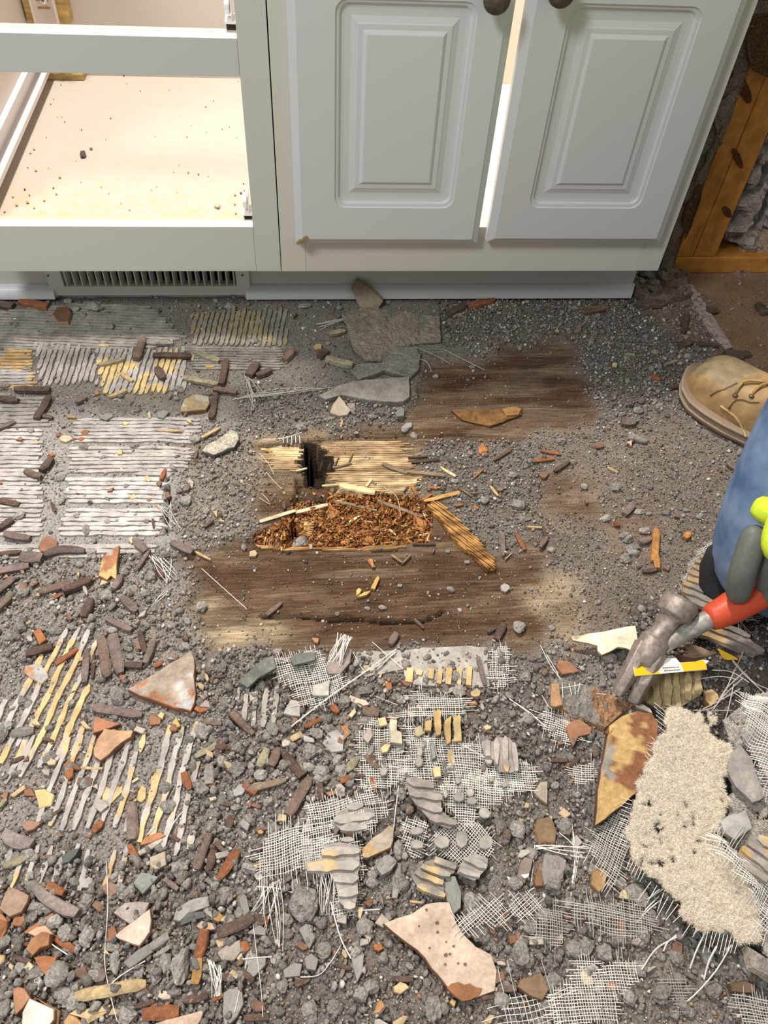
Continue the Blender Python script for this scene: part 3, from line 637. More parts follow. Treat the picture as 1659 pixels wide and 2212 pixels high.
Eg = [(0, 1), (1, 2), (2, 3), (3, 4), (4, 5), (5, 6), (6, 7), (2, 8), (8, 9), (9, 10), (10, 11), (2, 12), (12, 13), (13, 14), (14, 15), (0, 16), (16, 17), (17, 18), (18, 19), (19, 20), (0, 21), (21, 22), (22, 23), (23, 24), (24, 25)]
J = [tuple(j[:3])+tuple(r*(.74 if i < 3 or 8 <= i <= 10 or 12 <= i <= 14 or i >= 16 else 1) for r in j[3:]) for i, j in enumerate(J)]
skin('body', J, Eg, MSKIN, per)
# face, hair, ears
for y in (-.033, .033):
    bm = bmesh.new(); bmesh.ops.create_uvsphere(bm, u_segments=10, v_segments=8, radius=.011); MB().bm(bm, (.8, .8, .78), Matrix.Translation((.535, -.475+y, 1.13))).build('eye', M_plastic, per, True)
MB().tube([(.535, -.475, 1.14), (.512, -.475, 1.105), (.535, -.475, 1.095)], [.007, .013, .008], 8, (.5, .3, .21)).build('nose', MSKIN, per, True)
MB().tube([(.545, -.50, 1.065), (.533, -.475, 1.063), (.545, -.45, 1.065)], [.003, .006, .003], 6, (.4, .16, .13)).build('mouth', MSKIN, per, True)
for s_ in (-1, 1): MB().tube([(.625, -.475+s_*.082, 1.15), (.632, -.475+s_*.09, 1.13), (.622, -.475+s_*.083, 1.10)], [.008, .012, .007], 8, (.5, .3, .21)).build('ear', MSKIN, per, True)
skin('hair', [(.625, -.475, 1.13, .085, .092), (.62, -.475, 1.215, .082, .09), (.58, -.475, 1.24, .06, .07)], [(0, 1), (1, 2)], MHAIR, per)
# vest and sleeves
skin('sweatshirt', [(.70, -.46, .50, .17, .155), (.69, -.46, .66, .165, .135), (.66, -.47, .85, .168, .115), (.64, -.47, .95, .085, .085), (.63, -.63, .90, .075), (.72, -.78, .66, .06), (.64, -.70, .42, .056), (.585, -.668, .30, .048),
     (.66, -.30, .90, .075), (.78, -.20, .68, .06), (.80, -.24, .52, .045)], [(0, 1), (1, 2), (2, 3), (2, 4), (4, 5), (5, 6), (6, 7), (2, 8), (8, 9), (9, 10)], MLIME, per)['label'] = 'lime yellow work shirt'
jo = skin('jeans', [(.70, -.46, .47, .13, .12), (.640, -.50, .44, .10), (.628, -.505, .32, .098), (.610, -.518, .22, .088), (.586, -.550, .13, .077), (*P(1618, 1226, .060), .068), (.65, -.60, .068, .058), (.75, -.66, .066, .054), (.88, -.73, .07, .045),
     (.74, -.38, .47, .09), (.83, -.36, .47, .072), (.84, -.36, .42, .066), (.81, -.355, .22, .058), (.79, -.335, .135, .056), (.70, -.46, .60, .12, .11)],
     [(0, 1), (1, 2), (2, 3), (3, 4), (4, 5), (5, 6), (6, 7), (7, 8), (0, 9), (9, 10), (10, 11), (11, 12), (12, 13), (0, 14)], MD, per); jo['label'] = 'faded blue jeans'
# knee pad: curved black rim around the front of the knee
kp = MB(); pts = [tuple(P(u, v, z)) for u, v, z in ((1566, 1172, .095), (1546, 1195, .075), (1536, 1225, .052), (1536, 1258, .032), (1546, 1285, .020), (1566, 1305, .014), (1600, 1325, .012))]
kp.tube(pts, [.008, .012, .014, .015, .015, .012, .008], 12, (.03, .03, .03)); kp.build('knee_pad', MBLK, per, True)
# ------- boot of the planted foot
T0 = np.array([.640, -.163]); ang = math.radians(-50.5); dx = np.array([math.cos(ang), math.sin(ang)]); dy = np.array([-dx[1], dx[0]])  # dy: towards the far side (+)
def bw(t, s, z): p = T0+dx*t+dy*s; return (p[0], p[1], z)
bt = empty('work_boot', tuple(list(T0+dx*.15)+[0.0]), None, None); bt.parent = per; bt.matrix_parent_inverse = per.matrix_world.inverted(); bt['label'] = 'tan leather boot with a ridged rubber sole'
bpy.context.view_layer.update()
def outline(g=0.0, n=72):
    """half widths of the sole: near side (s<0) and far side"""
    ts = [0, .004, .015, .035, .065, .10, .15, .20, .25, .285, .298, .302]
    near = [.0, .022, .040, .051, .056, .056, .048, .042, .040, .034, .020, 0]
    far = [.0, .020, .036, .046, .050, .050, .044, .039, .038, .033, .020, 0]
    out = []
    th = np.linspace(0, 1, n//2)
    tt = (1-np.cos(th*PI))/2*.302
    for t in tt: out.append((t-g*(1 if t < .15 else -1)*(1-np.interp(t, ts, near)/.056), -np.interp(t, ts, near)-g))
    for t in tt[::-1][1:-1]: out.append((t-g*(1 if t < .15 else -1)*(1-np.interp(t, ts, near)/.056), np.interp(t, ts, far)+g))
    return out
def lay(levels, name, c, mat, smooth=True):
    V = []; C = []
    for z, g, cc in levels:
        for (t, s) in outline(g): V.append(bw(t, s, z+.012*max(0, (.05-t)/.05)**2)); C.append(cc)
    n = len(outline()); F = [(i*n+k, i*n+(k+1) % n, (i+1)*n+(k+1) % n, (i+1)*n+k) for i in range(len(levels)-1) for k in range(n)]
    F += [tuple(range(n))[::-1], tuple((len(levels)-1)*n+k for k in range(n))]
    m = MB(); m.add(V, F, C); return m.build(name, mat, bt, smooth)
sc, sl = (.26, .185, .125), (.40, .30, .215)
lay([(.006, .000, sc), (.013, .003, sc), (.017, .0045, sl), (.0185, .0045, sl), (.0195, .002, sc), (.026, .001, sc), (.0275, .0045, sl), (.031, .005, sl), (.033, .002, sc), (.034, -.002, sc)], 'midsole', sc, M_rubber)
ol = outline(-.002); tr = MB(); n = len(ol)
for i in range(0, n):
    a, b = ol[i], ol[(i+1) % n]
    if i % 3 == 2: continue
    za = .012*max(0, (.05-a[0])/.05)**2
    q = [(a[0], a[1]), (b[0], b[1]), (b[0]*.8+.15*.2, b[1]*.6), (a[0]*.8+.15*.2, a[1]*.6)]
    V = [bw(t, s, .0005+za) for t, s in q]+[bw(t, s, .008+za) for t, s in q]
    tr.add(V, [(0, 1, 2, 3), (4, 5, 6, 7), (0, 1, 5, 4), (1, 2, 6, 5), (2, 3, 7, 6), (3, 0, 4, 7)], sc)
tr.build('tread', M_rubber, bt)
# upper: lofted cross sections
LC, LT = (.36, .225, .10), (.27, .20, .115)
ts = [.006, .010, .020, .035, .055, .080, .105, .130, .155, .180, .210, .240, .268, .290]
top = [.040, .058, .074, .083, .086, .085, .090, .100, .116, .135, .150, .150, .146, .12]
V = []; C = []; nn = 20
for t, tp in zip(ts, top):
    hn = np.interp(t, [0, .004, .015, .035, .065, .10, .15, .20, .25, .285, .30], [.0, .018, .036, .047, .052, .052, .044, .038, .036, .030, .008]); hf_ = hn*.92
    for k in range(nn+1):
        a = PI*k/nn; ca, sa = math.cos(a), math.sin(a); e = .62 if t < .1 else .75
        s = (-hn if ca > 0 else hf_)*abs(ca)**e; z = .030+(tp-.030)*abs(sa)**(.75 if t < .12 else .9)
        V.append(bw(t, s, z)); C.append(LT if (t < .085 and .25 < k/nn < .85) else LC)
F = [(i*(nn+1)+k, i*(nn+1)+k+1, (i+1)*(nn+1)+k+1, (i+1)*(nn+1)+k) for i in range(len(ts)-1) for k in range(nn)]
F += [tuple(range(nn+1)), tuple((len(ts)-1)*(nn+1)+k for k in range(nn+1))[::-1]]
m = MB(); m.add(V, F, C); up = m.build('upper', M_leather, bt, True)
sb = up.modifiers.new('Subdivision', 'SUBSURF'); sb.levels = 1; sb.render_levels = 1
def on(t, k):
    """a point on the upper at length t, k in 0..1 across from the near side"""
    tp = np.interp(t, ts, top); hn = np.interp(t, [0, .015, .035, .065, .10, .15, .20], [.0, .036, .047, .052, .052, .044, .038]); a = PI*k; ca, sa = math.cos(a), math.sin(a)
    e = .62 if t < .1 else .75
    s = (-hn if ca > 0 else hn*.92)*abs(ca)**e; z = .030+(tp-.030)*abs(sa)**(.75 if t < .12 else .9); return bw(t, s, z+.0008)
def hit(u, v, dz=.0008):
    """where the sight line through photo pixel (u,v) meets the upper"""
    for z in np.linspace(.15, .03, 240):
        p = P(u, v, z); r = p[:2]-T0; t = float(r@dx); sgn = float(r@dy)
        if t < .004 or t > .29: continue
        tp = np.interp(t, ts, top); hn = np.interp(t, [0, .004, .015, .035, .065, .10, .15, .20, .25, .285, .30], [.0, .018, .036, .047, .052, .052, .044, .038, .036, .030, .008])*(1 if sgn < 0 else .92); e = .62 if t < .1 else .75
        k = abs(sgn)/hn
        if k >= 1: continue
        ca = k**(1/e); sa = math.sqrt(max(0, 1-ca*ca)); zs = .030+(tp-.030)*sa**(.75 if t < .12 else .9)
        if z <= zs: return (p[0], p[1], z+dz)
    return (P(u, v, .05)[0], P(u, v, .05)[1], .05)
for pts, r, c_ in (([(1534, 856), (1548, 846), (1565, 841), (1580, 834), (1592, 828)], .0012, (.20, .115, .05)), ([(1574, 884), (1580, 873), (1590, 864), (1604, 864), (1620, 870), (1640, 871)], .0011, (.16, .09, .04)),
                   ([(1556, 878), (1570, 888), (1585, 899), (1597, 915), (1605, 930), (1611, 943)], .0019, (.46, .31, .14))):
    m = MB(); m.tube([hit(*p) for p in pts], r, 6, c_); m.build('seam', M_leather, bt, True)
for pts in ([(1589, 853), (1592, 842), (1602, 831), (1618, 828), (1640, 830), (1664, 832)], [(1624, 855), (1630, 846), (1642, 838), (1664, 832)]):
    q = [Vector(hit(*p)) for p in pts]; q = [v+Vector((0, 0, (-.002, .003, .005, .005, .005, .004)[i])) for i, v in enumerate(q)]
    l = MB(); l.tube(q, .0022, 8, (.36, .22, .07)); l.build('lace', M_leather, bt, True)
    e = MB(); e.tube([q[0], q[0]+Vector((0, 0, .0022))], .0042, 12, (.16, .11, .07)); e.build('eyelet', M_steel, bt, True)
# turned jean cuff round the ankle
cu = MB(); V = []; F = []; n = 28
for j, (z, r) in enumerate(((.085, .066), (.088, .069), (.128, .066), (.131, .060), (.120, .055))):
    for k in range(n): a = 2*PI*k/n; V.append((.788+r*1.12*math.cos(a), -.332+r*1.12*math.sin(a), z+.012*math.cos(a+.6)))
for j in range(4):
    for k in range(n): F.append((j*n+k, j*n+(k+1) % n, (j+1)*n+(k+1) % n, (j+1)*n+k))
cu.add(V, F, (.10, .15, .26)); o = cu.build('jean_cuff', MD, per, True)
# ------- hammer
hm = empty('claw_hammer', tuple(P(1345, 1505, .006)), 'worn steel claw hammer with a red grip, claws resting on the rubble', 'hammer')
c0 = P(1402, 1405, .058); pol = P(1468, 1305, .092); tipA = P(1333, 1500, .027); tipB = P(1368, 1518, .024)
h1 = MB(); SC = (.30, .245, .21)
ax = (Vector(pol)-Vector(c0)).normalized()
v0 = Vector(c0)
pv = Vector(pol)
h1.tube([v0-ax*.020, v0-ax*.019, v0-ax*.016, v0+ax*.014, v0+ax*.0145, v0+ax*.018, v0+ax*.024, pv-ax*.021, pv-ax*.0165, pv-ax*.016, pv-ax*.014, pv+ax*.003, pv+ax*.0035, pv+ax*.007, pv+ax*.0072],
        [.011, .0135, .0165, .0170, .0165, .0140, .0122, .0122, .0150, .0200, .0208, .0212, .0208, .0188, .0180], 24, SC); h1.build('head', M_steel, hm, True)
for i, tp in enumerate((tipA, tipB)):
    side = (Vector(tipB)-Vector(tipA)).normalized()*(.0075 if i else -.0075)
    p0, p3 = v0+ax*.004+side, Vector(tp); p1 = p0.lerp(p3, .33)+Vector((0, 0, .005)); p2 = p0.lerp(p3, .68)+Vector((0, 0, .006))
    h1 = MB(); h1.tube([p0, p1, p2, p3], [.0125, .0115, .0098, .0080], 6, SC); o = h1.build('claw', M_steel, hm)
    b = o.modifiers.new('Bevel', 'BEVEL'); b.width = .0015; b.segments = 2
g0 = Vector(P(1530, 1338, .082)); g1 = Vector(P(1668, 1268, .108))
h1 = MB(); h1.tube([v0, v0.lerp(g0, .5)+Vector((0, 0, -.002)), g0, g0.lerp(g1, .1)], [.0125, .0110, .0115, .0115], 8, (.34, .32, .29)); h1.build('shank', M_steel, hm, True)
MRED = M_plain('red_rubber', (.56, .075, .03), .42, 200, .08, .1)
gd = (g1-g0).normalized(); gl = .155
h1 = MB(); h1.tube([g0, g0+gd*.006, g0+gd*.03, g0+gd*.06, g0+gd*.10, g0+gd*.14, g0+gd*gl], [.0135, .0155, .0185, .0185, .0165, .018, .013], 16, (.5, .1, .05)); o = h1.build('grip', MRED, hm, True)
# ------- gloved left hand on the grip: fingers come over the top and curl down on the near side
ga = empty('glove', tuple(P(1690, 1160, .17)), None, None); ga.parent = per; ga.matrix_parent_inverse = per.matrix_world.inverted(); ga['label'] = 'lime knit glove with grey coated fingers'
bpy.context.view_layer.update()
def pj(u, v, z, r, r2=None): return (*P(u, v, z), r, r2 or r)
skin('palm', [pj(1690, 1225, .235, .030, .026), pj(1693, 1155, .245, .036, .030), pj(1735, 1165, .195, .028, .022), pj(1745, 1090, .235, .028, .024), (.575, -.665, .29, .034), (.60, -.68, .34, .037)], [(0, 1), (1, 2), (1, 3), (3, 4), (4, 5)], MLIME, ga)
for i in range(4):
    d = (0, 62, 104, 140)[i]; k = (1, 1.04, 1, .85)[i]
    js = [pj(1638+d, 1130-d*.22, .196, .0142), pj(1622+d, 1180-d*.25, .178, .0155), pj(1604+d, 1234-d*.28, .155, .0155), pj(1594+d, 1278-d*.3, .125, .0150), pj(1592+d, 1292-d*.3, .108, .0120)]
    skin('finger', js, [(j, j+1) for j in range(4)], MGREY, ga)
    skin('knuckle', [pj(1678+d, 1085-d*.1, .222, .021), pj(1655+d, 1110-d*.22, .205, .0185), pj(1640+d, 1130-d*.22, .1965, .0158)], [(0, 1), (1, 2)], MLIME, ga)
js = [pj(1712, 1196, .175, .015), pj(1690, 1235, .150, .0145), pj(1668, 1275, .120, .013), pj(1650, 1300, .10, .011)]
skin('thumb', js, [(0, 1), (1, 2), (2, 3)], MGREY, ga)
# ------------------------------------------------------------------ debris pieces
REG = []   # (object, pixel, kind words, colour word, length px, angle)
def reg(o, px, kind, colour, size, ang=None, label=None): REG.append((o, px, kind, colour, size, ang, label)); return o
def top_obj(mb, name, mat, smooth=False):
    V = np.array(mb.V); c = np.array([(V[:, 0].min()+V[:, 0].max())/2, (V[:, 1].min()+V[:, 1].max())/2, V[:, 2].min()])
    o = mesh(name, V-c, mb.F, mat, None, mb.C, smooth); o.location = c
    bm = bmesh.new(); bm.from_mesh(o.data); bmesh.ops.recalc_face_normals(bm, faces=bm.faces); bm.to_mesh(o.data); bm.free()
    return o
BR = (.11, .068, .052); BR2 = (.165, .112, .088); TC = (.34, .13, .05); TCD = (.20, .085, .04); PK = (.56, .40, .31); OCH = (.52, .32, .13); GRY = (.30, .285, .265); GRN = (.20, .205, .19); CRM = (.74, .66, .50)
def sliver(u0, v0, u1, v1, wpx, z=0.0, col=None, mat=None, th=None, name='tile_sliver', kind='tile sliver', cw=None, seed=0, rise=0.0, label=None, curve=0.0):
    rg = random.Random(int(u0*13+v0*7+seed)); a, b = P(u0, v0, .008), P(u1, v1, .008); w = wpx*np.linalg.norm(P(u0, v0, .008)-P(u0+10, v0, .008))/10*(.5 if name == 'wood_splinter' else .56)
    dirv = b-a; L = np.linalg.norm(dirv[:2]); 
    if L < 1e-4: return
    t = dirv/L; nrm = np.array([-t[1], t[0], 0]); th = th or min(.0075, max(.003, w*1.1))*rg.uniform(.85, 1.15)
    col = np.array(col if col is not None else (BR if rg.random() < .6 else BR2)); n = max(3, int(L/.007)); mb = MB(); V = []; C = []
    base = max(H(*(a[:2]+(b-a)[:2]*s)) for s in (.15, .4, .6, .85))+(.0015 if name == 'tile_sliver' else -.001)+z
    lean = rg.uniform(-.25, .25)*w; tw0 = rg.uniform(.7, 1.0); tw1 = rg.uniform(.7, 1.0)
    for i in range(n+1):
        s = i/n; c = a+(b-a)*s; c = c+nrm*(math.sin(s*PI)*curve*L+rg.uniform(-.06, .06)*w); zb = base+rise*s
        k = (tw0*(1-s)+tw1*s)*(1 if 0 < i < n else rg.uniform(.55, .85)); e = rg.uniform(-.1, .1)*L/n if i in (0, n) else 0
        hw, ht = w*k, th*(rg.uniform(.9, 1.08))
        for (ds, dz) in ((-hw, 0), (-hw*1.0+lean, ht*.85), (-hw*.6+lean, ht), (hw*.75+lean, ht*rg.uniform(.9, 1.02)), (hw+lean*.5, ht*.7), (hw, 0)):
            p = c+nrm*ds+t*(e+rg.uniform(-.05, .05)*w); V.append((p[0], p[1], zb+dz)); C.append(col*rg.uniform(.82, 1.18))
    m = 6; F = [(i*m+k, i*m+(k+1) % m, (i+1)*m+(k+1) % m, (i+1)*m+k) for i in range(n) for k in range(m)]+[tuple(range(m)), tuple(n*m+k for k in range(m))[::-1]]
    mb.add(V, F, C); o = top_obj(mb, name, mat or M_sliver)
    ang = math.degrees(math.atan2(-(v1-v0), u1-u0)) % 180
    reg(o, ((u0+u1)/2, (v0+v1)/2), kind, cw or 'brown', math.hypot(u1-u0, v1-v0), ang, label); return o
def slab(pts, th=.007, z=0.0, top=TC, side=None, mat=None, name='tile_shard', kind='tile shard', cw='terracotta', tilt=(0, 0), label=None, rough=.10, seed=0, patches=None, relief=0.0, parent=None, bevel=.0008):
    """a broken flat piece whose photo outline is pts; tilt = rise (m) along +X and +Y across the piece"""
    rg = random.Random(int(pts[0][0]*5+pts[0][1]*3+seed)); w = [P(u, v, .010+z) for u, v in pts]; w = np.array([p[:2] for p in w]); c = w.mean(0)
    base = max(H(*c), float(np.mean([H(*p) for p in w])))-.0005+z; ext = max(np.ptp(w[:, 0]), np.ptp(w[:, 1]), .004)
    P2 = []
    for i in range(len(w)):
        a, b = w[i], w[(i+1) % len(w)]; L = np.linalg.norm(b-a); k = max(1, int(L/.009))
        for j in range(k):
            q = a+(b-a)*j/k
            if j: q = q+np.array([rg.uniform(-1, 1), rg.uniform(-1, 1)])*min(.0011, L*rough)
            P2.append(q)
    P2 = np.array(P2); n = len(P2); side = side if side is not None else tuple(np.array(top)*.75)
    tz = lambda p: base+tilt[0]*((p[0]-c[0])/ext+.5)+tilt[1]*((p[1]-c[1])/ext+.5)
    V = []; C = []
    ins = min(bevel, ext*.08)
    for lev, (k, dz, cc) in enumerate(((-.3*ins, 0, side), (0, th*.8, side), (ins, th, top))):
        for q in P2:
            d = c-q; L = np.linalg.norm(d)+1e-9; p = q+d/L*k; V.append((p[0], p[1], tz(q)+dz+(rg.uniform(-.3, .3)*relief if lev else 0))); C.append(np.array(cc)*rg.uniform(.88, 1.12))
    F = [(i, (i+1) % n, n+(i+1) % n, n+i) for i in range(n)]+[(n+i, n+(i+1) % n, 2*n+(i+1) % n, 2*n+i) for i in range(n)]
    mb = MB()
    if relief > 0:   # fine top surface
        bm = bmesh.new(); vs = [bm.verts.new(v) for v in V[2*n:3*n]]; f = bm.faces.new(vs); bmesh.ops.triangulate(bm, faces=[f])
        for _ in range(3 if ext > .03 else 2):
            bmesh.ops.subdivide_edges(bm, edges=[e for e in bm.edges if e.calc_length() > .006 and not e.is_boundary], cuts=1, use_grid_fill=False); bmesh.ops.triangulate(bm, faces=bm.faces[:])
        for v in bm.verts:
            if not v.is_boundary: v.co.z += (float(vnoise(np.array(v.co.x), np.array(v.co.y), 160, 50+seed, 3))-.4)*relief*2
        bm.verts.index_update(); TV = [v.co[:] for v in bm.verts]; TF = [tuple(v.index for v in q.verts) for q in bm.faces]; bm.free()
        TCc = []
        for v in TV:
            cc = np.array(top)
            if patches:
                for (sc_, thr, pc, sd) in patches:
                    if float(vnoise(np.array(v[0]), np.array(v[1]), sc_, sd, 3)) > thr: cc = np.array(pc)
            TCc.append(cc*rg.uniform(.9, 1.1))
        mb.add(V, F+[tuple(range(n))[::-1]], C); mb.add(TV, TF, TCc)
    else: mb.add(V, F+[tuple(range(n))[::-1], tuple(range(2*n, 3*n))], C)
    o = top_obj(mb, name, mat or M_tile)
    pu = np.mean([p[0] for p in pts]); pv = np.mean([p[1] for p in pts]); sz = max(np.ptp([p[0] for p in pts]), np.ptp([p[1] for p in pts]))
    reg(o, (pu, pv), kind, cw, sz, None, label); return o
def rock_vf(rg, sub=2, cut=5):
    bm = bmesh.new(); bmesh.ops.create_icosphere(bm, subdivisions=sub, radius=1); bm.verts.ensure_lookup_table()
    pl = [(Vector((rg.gauss(0, 1), rg.gauss(0, 1), rg.gauss(0, 1))).normalized(), rg.uniform(.55, .9)) for _ in range(cut)]; sd = rg.random()*50
    for v in bm.verts:
        for nn_, d in pl:
            k = v.co.dot(nn_)
            if k > d: v.co -= nn_*(k-d)*.9
        v.co *= 1+.22*mnoise.noise(v.co*1.7+Vector((sd, 0, 0)))+.10*mnoise.noise(v.co*5+Vector((0, sd, 0)))
    bm.verts.index_update(); V = np.array([v.co[:] for v in bm.verts]); F = [tuple(v.index for v in f.verts) for f in bm.faces]; bm.free(); return V, F
def chunk(u, v, ru, rv, ang=0, col=GRY, name='mortar_chunk', kind='mortar lump', cw='grey', z=0, hk=.75, mat=None, sub=2, label=None):
    rg = random.Random(int(u*11+v*17)); big_ = max(ru, rv) > 11; V, F = rock_vf(rg, 3 if big_ else sub, 8)
    if big_: V = V*(1+np.array([[.13*mnoise.noise(Vector(v)*6+Vector((u, v_, 0)))+.07*mnoise.noise(Vector(v)*13)] for v, v_ in zip(V, [v]*len(V))]))
    sc_ = np.linalg.norm(P(u, v, .01)-P(u+10, v, .01))/10; c = P(u, v, .006)
    rx = ru*sc_; ry = rv*sc_*1.15; a = math.radians(ang); Rm = np.array([[math.cos(a), -math.sin(a), 0], [math.sin(a), math.cos(a), 0], [0, 0, 1]])
    hz = min(rx, ry)*hk; V = (V*np.array([rx, ry, hz]))@Rm.T; V = V+np.array([c[0], c[1], H(c[0], c[1])+hz*.75+z]); col = np.array(col)*rg.uniform(.9, 1.1)
    mb = MB(); mb.add(V, F, [col*rg.uniform(.85, 1.15) for _ in V]); o = top_obj(mb, name, mat or M_lump); reg(o, (u, v), kind, cw, 2*max(ru, rv), None, label); return o
def SL(fn, L, **k):
    for it in L:
        (p0, p1) = fn([(it[0], it[1]), (it[2], it[3])]); s = 1/2.9625; kw = dict(k)
        if len(it) > 5: kw.update(it[5])
        sliver(p0[0], p0[1], p1[0], p1[1], it[4]*s, **kw)
dk = dict(col=(.10, .068, .055), cw='dark brown'); md = dict(col=(.19, .14, .12), cw='mauve brown'); gy = dict(col=(.26, .23, .205), cw='grey'); rd = dict(col=(.26, .10, .045), cw='red brown'); tn = dict(col=(.48, .35, .19), cw='tan'); ol_ = dict(col=(.30, .26, .17), cw='olive')
SL(A_, [(875, 535, 920, 400, 50), (930, 425, 1110, 430, 35, gy), (985, 505, 1225, 510, 52, dk), (635, 570, 795, 530, 40, ol_), (1265, 490, 1405, 550, 50, ol_), (1420, 695, 1450, 535, 50), (1180, 650, 1400, 690, 48, ol_),
 (1370, 720, 1515, 740, 42), (1350, 910, 1380, 750, 42), (95, 725, 325, 730, 45, dk), (-60, 775, 125, 800, 50, dk), (235, 915, 320, 765, 52, dk), (-60, 1000, 100, 930, 40, md), (1005, 590, 1050, 660, 50, dk), (490, 810, 560, 770, 40, md),
 (160, 1250, 270, 1290, 50), (270, 1250, 335, 1170, 60, dk), (-20, 1435, 125, 1460, 42), (-40, 1635, 90, 1560, 55, dk), (35, 1650, 200, 1680, 50, md), (1590, 640, 1655, 560, 52), (870, 1690, 940, 1760, 60, md), (1100, 1700, 1240, 1760, 52, md),
 (130, 165, 310, 195, 60, rd), (-60, 170, 90, 190, 60, dk), (250, 880, 340, 905, 32), (640, 440, 700, 440, 24, tn), (700, 770, 815, 725, 28, tn), (775, 620, 850, 670, 34, tn), (1010, 985, 1160, 985, 16, tn), (1030, 1300, 1060, 1230, 30, rd), (1290, 1030, 1410, 965, 22, tn)])
SL(B_, [(630, 370, 725, 350, 45, ol_), (600, 530, 775, 575, 55, ol_), (560, 520, 610, 480, 50), (110, 640, 165, 560, 60, dk), (340, 540, 395, 480, 50), (165, 640, 260, 600, 50, dk), (1380, 240, 1500, 180, 50, dk), (1520, 190, 1680, 150, 50, rd), (700, 960, 710, 910, 18, tn)])
SL(C_, [(290, 150, 545, 130, 66, dict(col=(.12, .085, .075), cw='dark brown', curve=.10)), (140, 165, 275, 180, 85, md), (10, 150, 140, 140, 45), (-40, 265, 195, 220, 55, md), (-40, 410, 95, 300, 62, md), (-40, 520, 70, 430, 55), (255, 395, 455, 330, 52), (410, 390, 600, 310, 58),
 (320, 435, 400, 395, 30, rd), (730, 370, 775, 290, 55, md), (785, 430, 880, 520, 60, md), (590, 440, 545, 560, 60, dk), (180, 785, 345, 740, 66), (360, 850, 505, 750, 40, rd), (545, 965, 560, 760, 55, md), (595, 940, 605, 790, 30), (690, 940, 645, 680, 68), (770, 915, 720, 670, 62, md),
 (935, 850, 990, 700, 55, md), (600, 1130, 910, 1180, 58, md), (75, 1290, 225, 1270, 64, dict(col=(.19, .17, .15), cw='dark grey')), (1470, 1160, 1620, 1300, 44), (1255, 1440, 1400, 1360, 42, ol_), (1395, 1350, 1440, 1400, 45), (1345, 1500, 1345, 1620, 72, gy),
 (680, 560, 850, 640, 42, md), (895, 640, 935, 780, 40), (790, 860, 915, 860, 48, dk), (990, 865, 1050, 830, 40, rd), (500, 1600, 590, 1605, 55), (870, 250, 960, 120, 34, md), (1000, 200, 1040, 300, 40), (460, 1510, 520, 1520, 24, rd), (520, 1510, 655, 1515, 18, tn), (1700, 520, 1800, 440, 36), (1240, 110, 1345, 165, 18, tn), (980, 270, 1000, 300, 30)])
SL(D_, [(850, 255, 860, 490, 72, md), (835, 520, 905, 665, 50, rd), (895, 580, 1045, 490, 42, dict(col=(.4, .34, .29), cw='pale grey')), (1265, 690, 1350, 460, 62), (1340, 680, 1375, 560, 58), (1400, 740, 1525, 560, 68, rd), (1060, 750, 1140, 810, 36, md),
 (225, 790, 500, 965, 88, dict(col=(.25, .20, .175), cw='grey brown', curve=-.06)), (30, 450, 215, 525, 85, dict(col=(.27, .22, .20), cw='mauve grey', curve=-.08)), (30, 665, 185, 600, 58, ol_), (315, 780, 420, 835, 55, rd), (490, 1490, 940, 1410, 72, tn), (915, 1600, 1150, 1580, 80, rd),
 (860, 1560, 990, 1520, 40), (1390, 1095, 1590, 1010, 72, dk), (1590, 1000, 1700, 985, 60, dk), (1315, 1070, 1275, 1250, 66, rd), (1275, 1250, 1245, 1420, 75, dict(col=(.40, .22, .08), cw='orange brown')), (640, 1400, 650, 1320, 68, md), (940, 1200, 1080, 1110, 60, gy), (340, 1110, 480, 1200, 50, rd), (600, 440, 660, 370, 45, rd),
 (1000, 1230, 1110, 1160, 30, gy), (560, 1640, 700, 1560, 44, tn), (200, 240, 240, 200, 30), (1560, 140, 1640, 200, 46, rd), (1600, 150, 1700, 130, 40, ol_), (-30, 1150, 40, 1010, 80, rd), (0, 1290, 20, 1230, 60, tn), (1180, 1520, 1330, 1490, 60), (1430, 1480, 1360, 1510, 40, rd), (1180, 70, 1220, 180, 56, rd), (0, 280, 50, 230, 40, ol_), (430, 1180, 470, 1200, 26, tn), (230, 400, 400, 290, 24)])
SL(E_, [(365, 340, 505, 100, 74), (120, 170, 350, 115, 50, dict(col=(.24, .17, .125), cw='brown')), (250, 30, 300, -90, 62), (180, 40, 240, -80, 66, ol_), (330, -60, 450, 90, 64), (-20, 1080, 140, 980, 72, dk), (150, 990, 240, 1010, 60, rd), (690, 120, 790, 80, 44, rd), (735, 55, 810, -30, 52, ol_), (890, -60, 930, 20, 50),
 (900, 90, 920, 170, 46, rd), (70, 1140, 110, 1200, 60, rd), (0, 1330, 40, 1370, 36, tn), (700, 1370, 735, 1260, 34, md), (865, 905, 900, 870, 34, rd), (1140, 880, 1220, 890, 18, tn), (1040, 860, 1070, 640, 40, gy), (860, -50, 930, 30, 50), (0, 340, -20, 420, 60)])
SL(F_, [(0, 1160, 140, 1300, 46), (1290, 120, 1300, 90, 10), (835, 1160, 940, 1170, 66), (380, 1330, 450, 1290, 40, tn), (470, 1250, 570, 1200, 36, rd), (1020, 710, 1060, 640, 48, md), (1270, 1350, 1300, 1440, 52, dict(col=(.25, .245, .235), cw='grey')), (1170, 540, 1230, 600, 18), (640, 1110, 680, 1165, 50, rd), (1170, 1290, 1240, 1330, 30, tn),
 (1400, 1400, 1410, 1500, 44, tn), (1575, 800, 1620, 980, 34, md), (1700, 680, 1745, 580, 58), (1640, 630, 1700, 600, 30, dk), (210, 870, 240, 1010, 10), (850, 880, 880, 870, 40, tn), (1090, 820, 1140, 860, 30, md)])
